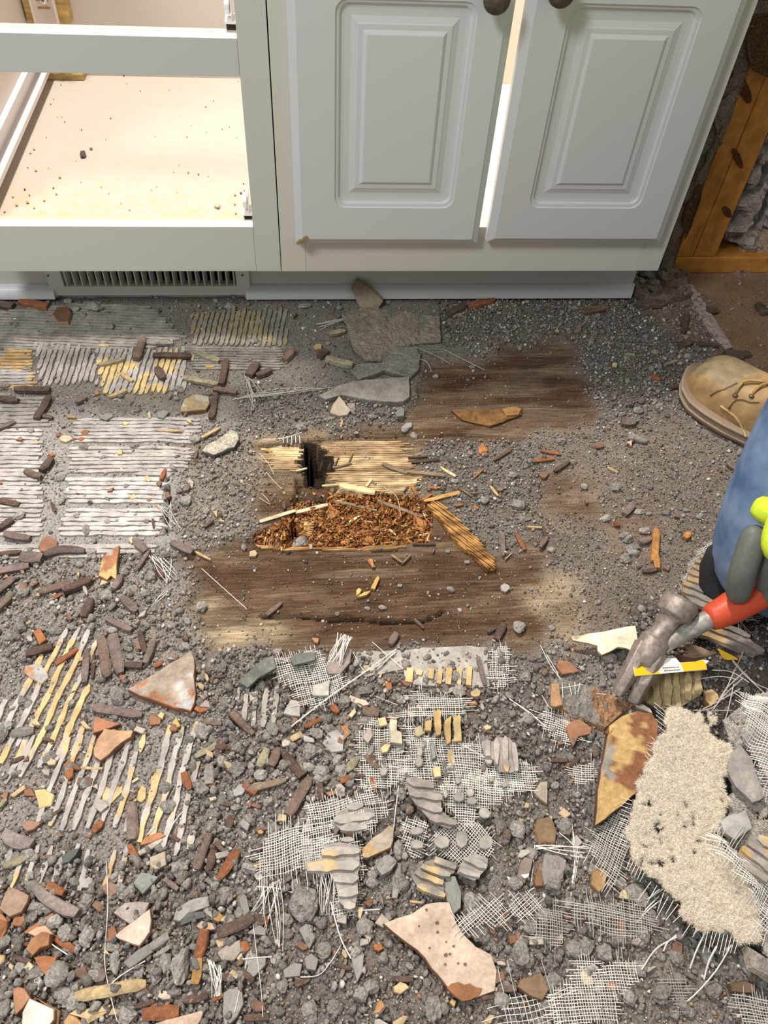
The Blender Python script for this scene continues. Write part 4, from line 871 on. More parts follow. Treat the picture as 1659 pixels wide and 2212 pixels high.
SL(lambda p: L_(p), [(795, 175, 900, 100, 22, dk), (560, 200, 700, 180, 60, dict(col=(.16, .10, .06), cw='dark brown')), (1150, 330, 1170, 220, 36, dk), (1290, 180, 1360, 190, 60, dk), (1330, 490, 1500, 480, 60, dk), (1400, 440, 1560, 450, 46, dk), (1190, 390, 1360, 410, 26, dk),
 (870, 170, 1040, 160, 60, dk), (960, 590, 1010, 620, 34, rd), (1070, 655, 1130, 655, 30, dk), (1420, 1110, 1530, 1180, 52, md), (380, 1160, 470, 1100, 32), (800, 1410, 850, 1350, 44, md), (20, 1090, 130, 1020, 20, dict(col=(.1, .06, .04), cw='dark brown')), (975, 1700, 990, 1500, 44, dict(col=(.40, .19, .06), cw='orange brown')),
 (990, 1640, 1000, 1740, 40, dict(col=(.42, .2, .06), cw='orange brown')), (75, 1660, 70, 1520, 30, md), (155, 1520, 210, 1620, 26, rd), (220, 1485, 310, 1490, 14, tn), (0, 1240, 45, 1300, 18, tn), (300, 1030, 420, 1050, 22, rd), (250, 1095, 380, 1080, 24, rd), (800, 460, 860, 460, 20, ol_), (1040, 520, 1110, 500, 24, ol_), (1120, 410, 1190, 400, 50, dk),
 (700, 1130, 760, 1160, 16, tn), (780, 860, 860, 870, 60, md), (1650, 210, 1600, 150, 50, dk), (1160, 1560, 1190, 1530, 40, dict(col=(.42, .2, .06), cw='orange brown')), (740, 1470, 770, 1465, 40, rd), (890, 1580, 960, 1560, 46, md), (930, 980, 850, 960, 40, dict(col=(.22, .2, .19), cw='grey'))], )
# wood splinters round the hole
SPL = [(560, 480, 720, 470, 18, 1), (720, 475, 1040, 540, 70, 1), (0, 800, 320, 700, 46, 0), (320, 700, 610, 630, 46, 0), (1110, 280, 1330, 365, 50, 2), (1330, 365, 1660, 400, 46, 2), (1060, 590, 1480, 740, 44, 2), (670, 590, 1060, 680, 40, 2), (1480, 620, 1800, 540, 48, 3),
 (660, 320, 830, 280, 20, 2), (800, 280, 835, 190, 22, 2), (660, 320, 710, 225, 16, 2), (955, 490, 1010, 420, 28, 1), (960, 630, 985, 530, 44, 4), (430, 320, 525, 300, 26, 1), (330, 345, 430, 320, 22, 1), (740, 785, 900, 690, 26, 4), (805, 780, 900, 725, 30, 1), (1370, 460, 1410, 560, 30, 4), (1360, 270, 1620, 245, 36, 5),
 (1340, 235, 1500, 225, 22, 5), (620, 680, 690, 760, 60, 4), (630, 650, 680, 660, 50, 4), (1170, 840, 1230, 895, 20, 1), (1430, 905, 1520, 885, 14, 1), (1500, 940, 1540, 880, 20, 4), (1180, 920, 1480, 900, 34, 5), (1380, 1000, 1580, 1000, 26, 5), (850, 860, 1000, 850, 26, 4), (1000, 830, 1100, 850, 30, 4), (1190, 1100, 1290, 1170, 30, 2),
 (1290, 1170, 1360, 1100, 24, 2), (985, 1130, 1010, 1190, 36, 4), (1000, 1180, 1040, 1200, 24, 4), (700, 870, 780, 830, 36, 4), (560, 800, 640, 790, 24, 4), (500, 790, 560, 770, 18, 3), (1100, 640, 1150, 700, 50, 4), (1400, 780, 1470, 860, 70, 4), (730, 1010, 830, 990, 30, 3), (880, 970, 1100, 980, 26, 4), (1120, 960, 1260, 950, 24, 4), (1500, 500, 1620, 500, 24, 4),
 (1460, 600, 1550, 550, 30, 4), (60, 150, 110, 165, 34, 3), (750, 120, 770, 190, 22, 2), (1150, 870, 1260, 860, 22, 4), (1280, 810, 1380, 800, 24, 3), (900, 905, 960, 940, 24, 4), (1040, 900, 1110, 870, 24, 3), (660, 850, 730, 880, 30, 4), (1300, 530, 1340, 480, 22, 5), (1590, 490, 1660, 520, 28, 5)]
WC = [((.62, .50, .33), 'pale weathered'), ((.72, .56, .30), 'pale yellow'), ((.22, .155, .10), 'grey brown'), ((.48, .27, .09), 'honey coloured'), ((.36, .16, .055), 'rust orange'), ((.08, .05, .035), 'black brown')]
for (x0, y0, x1, y1, wd, ci) in SPL:
    (p0, p1) = I_([(x0, y0), (x1, y1)]); sliver(p0[0], p0[1], p1[0], p1[1], wd/4.1475, col=WC[ci][0], cw=WC[ci][1], mat=M_wood, th=.0028, name='wood_splinter', kind='wood splinter', z=.0035 if ci in (0, 1, 2) else .002)
for it in ((510, 40, 690, 150, 46, 1), (900, 165, 1020, 55, 28, 4), (1100, 260, 1205, 385, 30, 4), (735, 285, 885, 385, 26, 2), (280, 420, 400, 350, 34, 4), (155, 240, 230, 360, 30, 4), (300, 520, 330, 600, 18, 1), (1540, 760, 1660, 765, 22, 3), (50, 1180, 160, 1080, 28, 2), (345, 880, 390, 790, 18, 1), (250, 820, 365, 795, 14, 1), (680, 500, 780, 480, 36, 4), (900, 500, 960, 530, 40, 4), (1280, 1140, 1360, 1065, 12, 0), (430, 290, 500, 280, 24, 4)):
    (p0, p1) = J_([(it[0], it[1]), (it[2], it[3])]); sliver(p0[0], p0[1], p1[0], p1[1], it[4]/5.53, col=WC[it[5]][0], cw=WC[it[5]][1], mat=M_wood, th=.003, name='wood_splinter', kind='wood splinter', z=.002)
# rust crumbs of rotten wood in the pit
for (u, v, w_, h_) in ((770, 1085, 16, 9), (830, 1093, 14, 8), (908, 1120, 14, 20), (862, 1110, 10, 8), (735, 1130, 14, 7), (795, 1155, 12, 10), (720, 1100, 14, 22), (765, 1140, 14, 8), (842, 1140, 12, 8), (815, 1130, 10, 7), (745, 1160, 12, 8), (700, 1143, 10, 6), (880, 1160, 14, 7), (785, 1118, 12, 6), (1040, 968, 8, 16), (1046, 968, 10, 10)):
    chunk(u, v, w_, h_, random.uniform(-20, 20), (.36, .15, .05), 'rotten_wood_crumb', 'lump of rotten wood', 'rust orange', hk=.5, mat=M_wood)
# the small dark hollow with orange wood upper right
slab([(975, 880), (1050, 878), (1130, 872), (1128, 890), (1100, 900), (1060, 915), (1000, 900)], .004, top=(.20, .10, .035), side=(.1, .05, .02), mat=M_wood, name='wood_splinter', kind='chunk of split wood', cw='dark orange', label='dark orange chunk of split wood on the smooth brown board', relief=.003)
slab([(1085, 880), (1115, 874), (1128, 880), (1122, 892), (1095, 895)], .008, top=(.38, .2, .07), mat=M_wood, name='wood_splinter', kind='chunk of split wood', cw='orange', label='orange knob of wood at the right end of the dark split chunk', relief=.002)
# the long rotten lath
lt = empty('rotten_lath', tuple(P(1000, 1150, .004)), 'long orange rotten wood lath lying diagonally right of the hole', 'wood lath')
pl = J_([(345, 480), (480, 445), (560, 510), (620, 575), (800, 740), (900, 850), (1010, 960), (1060, 1060), (1130, 1130), (1165, 1190), (1170, 1250), (1060, 1260), (960, 1160), (850, 1050), (740, 980), (640, 850), (560, 740), (450, 600)])
w_ = np.array([P(u, v, .010)[:2] for u, v in pl])
strips('lath_fibre', None, -28-20, .0034, .96, .005, cf_wood((.50, .26, .08), (.20, .09, .03), 61), M_wood, lt, poly=w_, z=.004, jit=.003, wob=.12, step=.005, seed=71)
MB().add([(p[0], p[1], .0015) for p in w_]+[(p[0], p[1], .005) for p in w_], [tuple(range(len(w_)))[::-1], tuple(range(len(w_), 2*len(w_)))]+[(i, (i+1) % len(w_), len(w_)+(i+1) % len(w_), len(w_)+i) for i in range(len(w_))], (.24, .12, .04)).build('lath_core', M_wood, lt)
# shards, in photo outline
def tri(fn, pts, **k): return slab(fn(pts), **k)
tri(C_, [(822, 1020), (960, 945), (1110, 850), (1232, 780), (1250, 830), (1255, 1000), (1252, 1110), (1225, 1160), (1120, 1140), (1030, 1105), (900, 1060)], th=.009, top=(.36, .28, .22), side=TC, relief=.0022, patches=[(26, .60, (.38, .17, .08), 5), (60, .60, (.46, .43, .40), 6)], label='large triangular tile shard lying back up, crusted with grey thinset', tilt=(.002, .003))
tri(C_, [(605, 1400), (640, 1330), (680, 1278), (760, 1285), (865, 1290), (850, 1325), (745, 1400), (650, 1475), (610, 1450)], th=.010, top=(.50, .30, .18), side=(.24, .12, .07), relief=.001, patches=[(30, .52, (.30, .13, .065), 9)], tilt=(.0, .004), label='kite shaped tile shard with a red brown half, below the wavy brown sliver')
tri(C_, [(600, 1295), (612, 1190), (700, 1215), (778, 1238), (700, 1268)], th=.008, top=(.34, .15, .08), side=TCD, tilt=(0, .003), label='pointed red brown tile shard tucked under the wavy brown sliver')
tri(C_, [(635, 290), (665, 190), (720, 145), (778, 122), (760, 200), (745, 315), (715, 290), (690, 315)], th=.006, top=(.62, .42, .18), side=TC, relief=.001, patches=[(30, .55, (.36, .16, .08), 15), (40, .62, (.42, .38, .36), 16)], tilt=(0, .010), label='upright looking shard with yellow face and brown tip, left of the stained boards')
tri(C_, [(212, 640), (260, 615), (302, 690), (252, 728)], label='small red brown lozenge of tile above the blunt dark sliver')
tri(C_, [(150, 895), (165, 855), (240, 840), (300, 885), (312, 930), (268, 972), (200, 935)], th=.005, top=(.42, .39, .36), side=(.52, .32, .18), relief=.001, patches=[(60, .6, (.46, .22, .11), 8)], label='grey topped shard with orange rim left of the upright brown slivers')
tri(C_, [(410, 1490), (440, 1453), (476, 1480), (470, 1560), (440, 1588), (410, 1555)], th=.005, label='rust red lozenge shard among the buff ridges at lower left')
tri(C_, [(1240, 1140), (1262, 1105), (1292, 1100), (1337, 1145), (1285, 1160)], th=.005, label='small orange shard at the right corner of the triangular tile shard')
tri(C_, [(1098, 1240), (1127, 1178), (1157, 1242), (1128, 1260)], th=.005, top=(.68, .44, .14), cw='yellow', label='bright yellow chip just under the triangular tile shard')
tri(C_, [(245, 95), (265, 50), (300, 20), (370, 60), (368, 100), (340, 135), (262, 125)], th=.006, top=(.30, .145, .085), label='rust brown angular shard above the curved dark sliver at left')
tri(A_, [(340, 250), (370, 205), (440, 200), (458, 235), (440, 300), (380, 300)], th=.010, top=(.16, .08, .045), side=(.32, .22, .14), label='dark red tile chunk under the left end of the vent')
tri(A_, [(1155, 850), (1180, 790), (1240, 755), (1340, 770), (1345, 815), (1320, 855), (1160, 868)], th=.008, top=(.34, .25, .14), side=(.2, .11, .04), relief=.001, patches=[(60, .58, (.4, .37, .30), 21)], label='half moon shard of ochre tile beside the upright sliver', cw='ochre')
tri(A_, [(375, 1020), (400, 1005), (450, 1008), (465, 1028), (420, 1050), (385, 1040)], th=.004, top=(.60, .45, .31), cw='peach', label='peach pebble shaped tile chip above the pale thinset lines')
tri(A_, [(625, 870), (650, 880), (720, 872), (728, 890), (680, 918), (640, 905)], th=.006, top=(.25, .24, .22), side=(.15, .14, .13), mat=M_stone, cw='grey', label='flat grey mortar flake left of the half moon shard', name='mortar_flake')
tri(A_, [(1000, 870), (1050, 850), (1085, 865), (1050, 905), (1010, 900)], th=.006, top=(.24, .235, .215), mat=M_stone, cw='grey', name='mortar_flake', kind='mortar flake')
for L_p, cc, cwn in (([(515, 985), (540, 970), (570, 975), (560, 1000), (525, 1002)], TC, 'terracotta'), ([(490, 1030), (520, 1015), (545, 1025), (520, 1045)], TC, 'terracotta'), ([(920, 1270), (945, 1262), (970, 1290), (955, 1305), (930, 1295)], (.62, .42, .26), 'orange'), ([(820, 1395), (860, 1382), (880, 1405), (840, 1418)], (.62, .45, .26), 'orange'),
                     ([(780, 930), (800, 915), (825, 930), (800, 942)], (.66, .45, .18), 'yellow'), ([(215, 1040), (230, 1030), (245, 1055), (230, 1062)], (.6, .42, .2), 'ochre'), ([(310, 1125), (340, 1118), (350, 1135), (320, 1142)], TC, 'terracotta'), ([(415, 1350), (435, 1342), (450, 1360), (430, 1372)], (.8, .76, .72), 'white'),
                     ([(1000, 1455), (1015, 1445), (1025, 1465), (1010, 1478)], (.5, .25, .1), 'orange'), ([(935, 1420), (955, 1408), (970, 1420), (950, 1432)], TC, 'terracotta'), ([(600, 725), (625, 720), (640, 740), (610, 750)], (.4, .2, .08), 'orange'), ([(1310, 560), (1370, 560), (1375, 572), (1320, 578)], (.45, .24, .07), 'orange'), ([(1225, 475), (1245, 500), (1235, 530), (1222, 520)], (.6, .46, .3), 'peach'),
                     ([(585, 925), (630, 912), (645, 925), (600, 940)], (.42, .4, .37), 'pale grey'), ([(425, 875), (480, 885), (485, 898), (430, 895)], (.36, .24, .1), 'ochre'), ([(355, 995), (380, 985), (385, 1015), (360, 1010)], (.3, .14, .08), 'terracotta'), ([(1370, 1165), (1395, 1150), (1415, 1170), (1390, 1190)], (.3, .24, .2), 'brown')):
    slab(A_(L_p), .004, top=cc, cw=cwn, kind='tile chip', name='tile_chip')
tri(B_, [(628, 865), (650, 815), (688, 768), (720, 800), (766, 850), (742, 878), (690, 886)], th=.006, top=(.50, .42, .31), side=(.3, .24, .17), label='pale triangular tile chip standing alone above the black hole', cw='cream', tilt=(0, .004))
tri(B_, [(525, 440), (540, 428), (578, 430), (576, 458), (530, 465)], th=.006, top=(.48, .34, .20), side=(.35, .22, .12), label='small tan block of tile in the grey rubble below the vent moulding', cw='tan')
tri(B_, [(1085, 945), (1120, 912), (1158, 912), (1158, 938), (1110, 960)], th=.006, top=(.30, .30, .28), mat=M_stone, cw='grey', name='mortar_flake', kind='mortar flake')
tri(B_, [(1045, 870), (1080, 832), (1105, 845), (1105, 890), (1060, 895)], th=.008, top=(.20, .205, .185), mat=M_stone, cw='grey', name='mortar_flake', kind='mortar flake')
tri(B_, [(735, 800), (790, 795), (792, 825), (760, 835)], th=.004, top=(.36, .28, .23), cw='pink grey', kind='tile chip', name='tile_chip')
# shard leaning on the moulding
ls = MB(); pp = B_([(810, 65), (890, 95), (970, 150), (935, 180), (905, 203), (835, 190), (800, 150), (772, 105)]); W2 = [FY(u, v, .052-.004*(i in (0, 1))) for i, (u, v) in enumerate(pp)]; n = len(W2)
Vs = [np.array([p[0], .030+max(0, p[2]-.0)*.75, max(.006, p[2])]) for p in [FY(u, v, .045) for u, v in pp]]
ls.add([tuple(p) for p in Vs]+[(p[0], p[1]+.006, p[2]+.002) for p in Vs], [tuple(range(n)), tuple(range(n, 2*n))[::-1]]+[(i, (i+1) % n, n+(i+1) % n, n+i) for i in range(n)], (.24, .20, .14))
o = top_obj(ls, 'tile_shard', M_tile); reg(o, (790, 645), 'tile shard', 'brown', 70, None, 'grey brown tile shard leaning against the white moulding under the doors')
# bottom left heap
for pts, kw in (
 ([(740, 1110), (800, 1060), (975, 945), (982, 1020), (970, 1090), (940, 1130), (900, 1175), (860, 1165), (760, 1125)], dict(th=.007, top=(.64, .47, .38), side=(.32, .17, .1), tilt=(.003, .006), label='five sided peach glazed shard in the bottom left heap')),
 ([(725, 955), (800, 890), (890, 880), (960, 890), (935, 960), (840, 1035)], dict(th=.006, top=(.40, .34, .31), side=TC, relief=.0016, label='pink grey crusted shard above the peach glazed shard')),
 ([(10, 940), (60, 830), (110, 808), (205, 855), (190, 900), (150, 960), (70, 990)], dict(th=.010, top=(.36, .24, .17), side=(.28, .13, .07), tilt=(-.002, .006), label='tan brown faceted shard at the left edge beside the long grey sliver')),
 ([(-40, 1000), (20, 960), (60, 1010), (45, 1080), (0, 1180), (-50, 1150)], dict(th=.008, top=(.38, .18, .085))),
 ([(75, 1035), (90, 980), (160, 975), (165, 1010), (130, 1045)], dict(th=.006, top=(.36, .16, .08))),
 ([(150, 1075), (240, 1010), (340, 950), (350, 960), (230, 1060), (160, 1090)], dict(th=.006, top=(.30, .135, .07), label='thin red brown blade of tile above the curved orange shard')),
 ([(175, 1195), (220, 1130), (290, 1090), (345, 1105), (330, 1170), (270, 1190), (215, 1235)], dict(th=.010, top=(.40, .19, .09), tilt=(0, .010), label='curved orange brown shard in the middle of the bottom left heap')),
 ([(170, 1080), (230, 1040), (290, 1030), (340, 1090), (240, 1110)], dict(th=.006, top=(.52, .33, .22), z=.008)),
 ([(222, 1240), (290, 1228), (372, 1240), (352, 1290), (305, 1365), (252, 1315)], dict(th=.007, top=(.36, .145, .065), label='plain terracotta shard pointing down, left of the big grey mortar lump')),
 ([(85, 1440), (120, 1425), (165, 1440), (200, 1500), (160, 1560), (105, 1612)], dict(th=.008, top=(.36, .18, .10), label='terracotta shard beside the pale square shard in the bottom corner')),
 ([(145, 1590), (190, 1500), (260, 1530), (352, 1572), (350, 1640), (290, 1720), (140, 1700)], dict(th=.008, top=(.62, .57, .50), side=(.35, .2, .12), z=.006, cw='cream', label='pale cream square shard in the bottom left corner')),
 ([(200, 1480), (320, 1545), (385, 1580), (370, 1680), (345, 1660), (350, 1585)], dict(th=.006, top=(.38, .22, .12))),
 ([(435, 1600), (480, 1575), (560, 1565), (710, 1540), (700, 1575), (600, 1600), (560, 1640)], dict(th=.006, top=(.60, .42, .24), side=(.4, .24, .12), label='long tan wedge of tile under the tan strip at the bottom', cw='tan')),
 ([(405, 1650), (440, 1600), (490, 1620), (560, 1700), (420, 1700)], dict(th=.007, top=(.48, .29, .13), cw='ochre')),
 ([(980, 1670), (1120, 1625), (1310, 1575), (1290, 1640), (1240, 1720), (1000, 1720)], dict(th=.007, top=(.50, .36, .27), label='pinkish glazed shard cut by the bottom edge of the photo', cw='pink')),
 ([(650, 785), (700, 750), (755, 775), (768, 820), (700, 850), (655, 825)], dict(th=.006, top=(.28, .165, .12))),
 ([(755, 850), (775, 805), (808, 808), (815, 850), (780, 872)], dict(th=.005, top=(.36, .18, .09))),
 ([(688, 1060), (735, 1038), (760, 1110), (735, 1150), (695, 1140)], dict(th=.006, top=(.33, .14, .07))),
 ([(893, 525), (930, 470), (1000, 445), (1030, 440), (1062, 462), (1000, 500), (930, 520)], dict(th=.006, top=(.40, .18, .085), label='rust orange shard right of the upright mauve sliver')),
 ([(140, 400), (190, 362), (270, 385), (225, 425), (175, 440)], dict(th=.007, top=(.36, .2, .14))),
 ([(218, 170), (285, 160), (352, 200), (330, 270), (285, 278), (250, 292)], dict(th=.005, top=(.58, .42, .20), side=(.4, .36, .33), mat=M_thin, cw='yellow', relief=.001, patches=[(40, .55, (.42, .39, .37), 4)], name='thinset_flake', kind='thinset flake', label='yellow and grey thinset flake on the ridges at lower left')),
 ([(650, 130), (715, 160), (785, 120), (780, 180), (700, 262), (650, 240)], dict(th=.003, top=(.60, .44, .23), mat=M_thin, cw='yellow', name='thinset_flake', kind='thinset flake', label='U shaped yellow thinset tip below the buff ridges')),
 ([(880, 175), (905, 135), (935, 150), (930, 220), (900, 245), (875, 230)], dict(th=.003, top=(.60, .43, .2), mat=M_thin, cw='yellow', name='thinset_flake', kind='thinset flake')),
 ([(965, 60), (1010, 50), (1005, 170), (960, 175)], dict(th=.003, top=(.56, .40, .2), mat=M_thin, cw='yellow', name='thinset_flake', kind='thinset flake')),
 ([(960, 600), (1000, 585), (1062, 560), (1066, 650), (1000, 682), (962, 660)], dict(th=.006, top=(.46, .37, .28), mat=M_thin, cw='pinkish', relief=.001, name='thinset_flake', kind='thinset flake')),
 ([(510, 740), (540, 700), (590, 730), (585, 790), (520, 790)], dict(th=.004, top=(.40, .37, .35), mat=M_thin, cw='grey', name='thinset_flake', kind='thinset flake')),
 ([(788, 1275), (870, 1200), (955, 1150), (985, 1205), (900, 1270), (830, 1315)], dict(th=.008, top=(.24, .225, .205), mat=M_stone, cw='dark grey', relief=.0012, name='mortar_flake', kind='mortar slab', label='dark grey ridged mortar slab slanting above the tan strip')),
 ([(855, 770), (905, 700), (960, 705), (1022, 732), (960, 800), (918, 842)], dict(th=.007, top=(.27, .275, .25), mat=M_stone, cw='greenish grey', relief=.0016, name='mortar_flake', kind='mortar slab')),
 ([(1110, 1005), (1130, 930), (1210, 880), (1340, 850), (1345, 915), (1250, 950), (1150, 1015)], dict(th=.008, top=(.36, .33, .30), mat=M_stone, cw='grey', relief=.003, name='mortar_flake', kind='mortar slab')),
 ([(1150, 1005), (1250, 950), (1310, 945), (1320, 985), (1240, 1005), (1160, 1040)], dict(th=.006, top=(.13, .135, .125), mat=M_stone, cw='near black', relief=.002, name='mortar_flake', kind='mortar slab')),
 ([(1430, 1465), (1470, 1435), (1550, 1440), (1562, 1540), (1520, 1620), (1440, 1700), (1425, 1600)], dict(th=.008, top=(.31, .285, .26), mat=M_stone, cw='grey', relief=.001, name='mortar_flake', kind='mortar slab', label='grey ridged mortar slab at the bottom, right of the red brown slivers')),
 ([(1390, 1215), (1450, 1160), (1540, 1130), (1548, 1200), (1500, 1262), (1420, 1262)], dict(th=.008, top=(.38, .33, .28), mat=M_stone, cw='buff grey', relief=.002, name='mortar_flake', kind='mortar slab')),
 ([(1528, 870), (1560, 830), (1580, 850), (1600, 950), (1560, 985)], dict(th=.006, top=(.26, .245, .225), mat=M_stone, cw='grey', name='mortar_flake', kind='mortar slab')),
 ([(170, 1290), (190, 1262), (225, 1300), (200, 1330), (150, 1310)], dict(th=.007, top=(.52, .44, .28), cw='cream')),
 ([(70, 1160), (120, 1140), (145, 1165), (130, 1190), (80, 1185)], dict(th=.007, top=(.58, .40, .25), cw='orange')),
 ([(400, 600), (450, 560), (520, 545), (500, 590), (450, 640), (410, 650)], dict(th=.010, top=(.12, .125, .115), mat=M_stone, cw='near black', relief=.002, name='mortar_flake', kind='mortar slab', label='near black mortar slab standing among stubby pale ridges')),
 ([(700, 1170), (740, 1150), (750, 1175), (715, 1190)], dict(th=.004, top=(.6, .42, .22), cw='orange')),
 ([(1255, 1040), (1290, 1005), (1360, 1020), (1380, 1060), (1300, 1075)], dict(th=.006, top=(.52, .38, .25), cw='tan')),
 ([(1345, 960), (1400, 945), (1432, 975), (1400, 1015), (1355, 995)], dict(th=.006, top=(.36, .19, .07), cw='orange')),
 ([(1500, 1240), (1540, 1190), (1555, 1230), (1530, 1260)], dict(th=.005, top=(.6, .44, .28), cw='tan')),
 ([(1480, 190), (1530, 130), (1590, 130), (1560, 190), (1510, 212)], dict(th=.005, top=(.38, .36, .34), mat=M_stone, cw='pale grey', name='mortar_flake', kind='mortar flake')),
 ([(60, 205), (160, 130), (165, 160), (90, 215)], dict(th=.005, top=(.5, .35, .2))),
 ([(930, 470), (990, 380), (1000, 410), (960, 450)], dict(th=.005, top=(.42, .38, .35), cw='pale grey')),
 ([(840, 110), (880, 80), (892, 95), (850, 122)], dict(th=.004, top=(.68, .55, .36), cw='cream')),
 ([(1335, 220), (1380, 205), (1390, 225), (1350, 240)], dict(th=.004, top=(.62, .48, .33), cw='peach'))):
    tri(D_, pts, **kw)
# E crop: big pale shard and neighbours
big = [(827, 1998), (858, 1986), (888, 1977), (919, 1956), (945, 1952), (968, 1952), (976, 1974), (986, 1999), (1000, 2021), (1027, 2048), (1060, 2065), (1072, 2100), (1068, 2143), (1035, 2155), (1000, 2163), (980, 2150), (962, 2130), (900, 2055), (878, 2040), (850, 2018)]
slab(big, .009, top=(.58, .44, .34), side=(.26, .12, .055), z=.004, tilt=(0, .004), label='largest pale speckled tile shard near the bottom centre', relief=.0003, patches=[(7, 2, TC, 1)])
bo = REG[-1][0]; zb_ = bo.location.z+.0094
def on_big(pts, c, nm, th=.0006):
    w2 = [P(u, v, zb_+.003) for u, v in pts]; n = len(w2); m = MB(); zz = [zb_+.0042*((p[1]-bo.location.y)/.11+.5)+.0006 for p in w2]
    V = [(p[0], p[1], z) for p, z in zip(w2, zz)]+[(p[0], p[1], z-.003) for p, z in zip(w2, zz)]
    m.add(V, [tuple(range(n)), tuple(range(n, 2*n))[::-1]]+[(i, (i+1) % n, n+(i+1) % n, n+i) for i in range(n)], c); bpy.context.view_layer.update(); return m.build(nm, M_tile, bo)
on_big([(966, 2133), (975, 2124), (990, 2121), (1003, 2127), (1014, 2124), (1030, 2133), (1042, 2134), (1036, 2147), (1020, 2158), (1000, 2162), (982, 2150)], (.29, .13, .055), 'bare_clay')['label'] = 'red brown corner where the glaze is gone'
for (u, v, r) in ((963, 2062, 4.5), (972, 2060, 3), (1005, 2082, 4), (980, 2043, 3), (945, 2013, 3), (944, 1993, 4), (928, 2047, 2.5), (962, 2082, 2.5), (990, 2080, 2.5), (921, 1965, 3), (964, 2034, 2), (905, 2000, 2)): on_big([(u+r*math.cos(t), v+r*.8*math.sin(t)) for t in np.linspace(0, 2*PI, 8)[:-1]], (.17, .12, .09), 'pit')
for pts, kw in (
 ([(905, 1165), (915, 1148), (960, 1150), (976, 1180), (945, 1202), (915, 1190)], dict(label='small terracotta chip on the fine grit left of the big pale shard')),
 ([(912, 1600), (930, 1525), (960, 1508), (986, 1550), (962, 1592)], dict(th=.006, top=(.42, .23, .10), label='orange brown wedge of tile low at the bottom centre')),
 ([(1395, 1530), (1410, 1500), (1440, 1520), (1425, 1560)], dict(top=(.42, .3, .14), cw='ochre')),
 ([(1335, 735), (1370, 715), (1430, 725), (1470, 830), (1465, 930), (1418, 972), (1385, 920), (1365, 850)], dict(th=.010, top=(.27, .26, .24), mat=M_stone, cw='grey', relief=.0012, z=.004, name='mortar_flake', kind='mortar slab', label='grey finger shaped mortar slab above the big pale tile shard')),
 ([(840, 610), (830, 560), (900, 480), (1010, 400), (1040, 420), (1035, 500), (1020, 545), (920, 590), (870, 612)], dict(th=.008, top=(.40, .32, .25), side=(.34, .16, .07), relief=.001, patches=[(30, .55, (.60, .38, .17), 3)], z=.004, label='shard with an orange edge behind the torn mesh, bottom centre')),
 ([(100, 1080), (180, 1030), (225, 1060), (220, 1100), (110, 1090)], dict(th=.006, top=(.30, .27, .25), mat=M_stone, cw='grey', name='mortar_flake', kind='mortar flake')),
 ([(430, 1060), (480, 1020), (540, 1110), (500, 1190), (470, 1140)], dict(th=.006, top=(.28, .26, .24), mat=M_stone, cw='grey', name='mortar_flake', kind='mortar flake')),
 ([(330, 1320), (400, 1270), (455, 1280), (440, 1360), (340, 1370)], dict(th=.006, top=(.30, .285, .26), mat=M_stone, cw='grey', name='mortar_flake', kind='mortar flake')),
 ([(765, 1235), (850, 1215), (840, 1330), (805, 1400), (785, 1330)], dict(th=.006, top=(.33, .305, .28), mat=M_stone, cw='grey', relief=.0008, name='mortar_flake', kind='mortar flake', label='leaf shaped ridged mortar flake left of the big pale tile shard')),
 ([(465, 1250), (510, 1215), (560, 1255), (540, 1330), (480, 1320)], dict(th=.010, top=(.30, .27, .25), mat=M_stone, cw='grey', name='mortar_flake', kind='mortar flake')),
 ([(90, 1330), (130, 1240), (225, 1230), (220, 1290), (110, 1400)], dict(th=.006, top=(.30, .28, .26), mat=M_stone, cw='grey', name='mortar_flake', kind='mortar flake')),
 ([(-20, 1440), (50, 1420), (70, 1500), (20, 1600), (-30, 1600)], dict(th=.006, top=(.36, .34, .31), mat=M_stone, cw='grey', name='mortar_flake', kind='mortar flake')),
 ([(400, 400), (440, 355), (500, 350), (525, 390), (500, 440), (420, 450)], dict(th=.005, top=(.46, .42, .39), mat=M_thin, cw='pale grey', name='thinset_flake', kind='thinset flake')),
 ([(0, 180), (50, 130), (105, 140), (70, 200), (10, 210)], dict(th=.005, top=(.38, .37, .35), mat=M_stone, cw='pale grey', name='mortar_flake', kind='mortar flake')),
 ([(660, 140), (700, 128), (730, 160), (725, 190), (680, 170)], dict(th=.006, top=(.44, .38, .34), cw='pink grey')),
 ([(165, 435), (190, 425), (210, 440), (200, 455), (175, 455)], dict(top=(.55, .3, .14), cw='orange')),
 ([(600, 190), (680, 170), (700, 190), (620, 215)], dict(top=(.30, .15, .09))),
 ([(970, 600), (1010, 590), (1060, 640), (1020, 700), (960, 730), (920, 680)], dict(th=.012, top=(.31, .285, .265), mat=M_stone, cw='grey', name='mortar_chunk', kind='mortar lump', relief=.003))):
    tri(E_, pts, **kw)
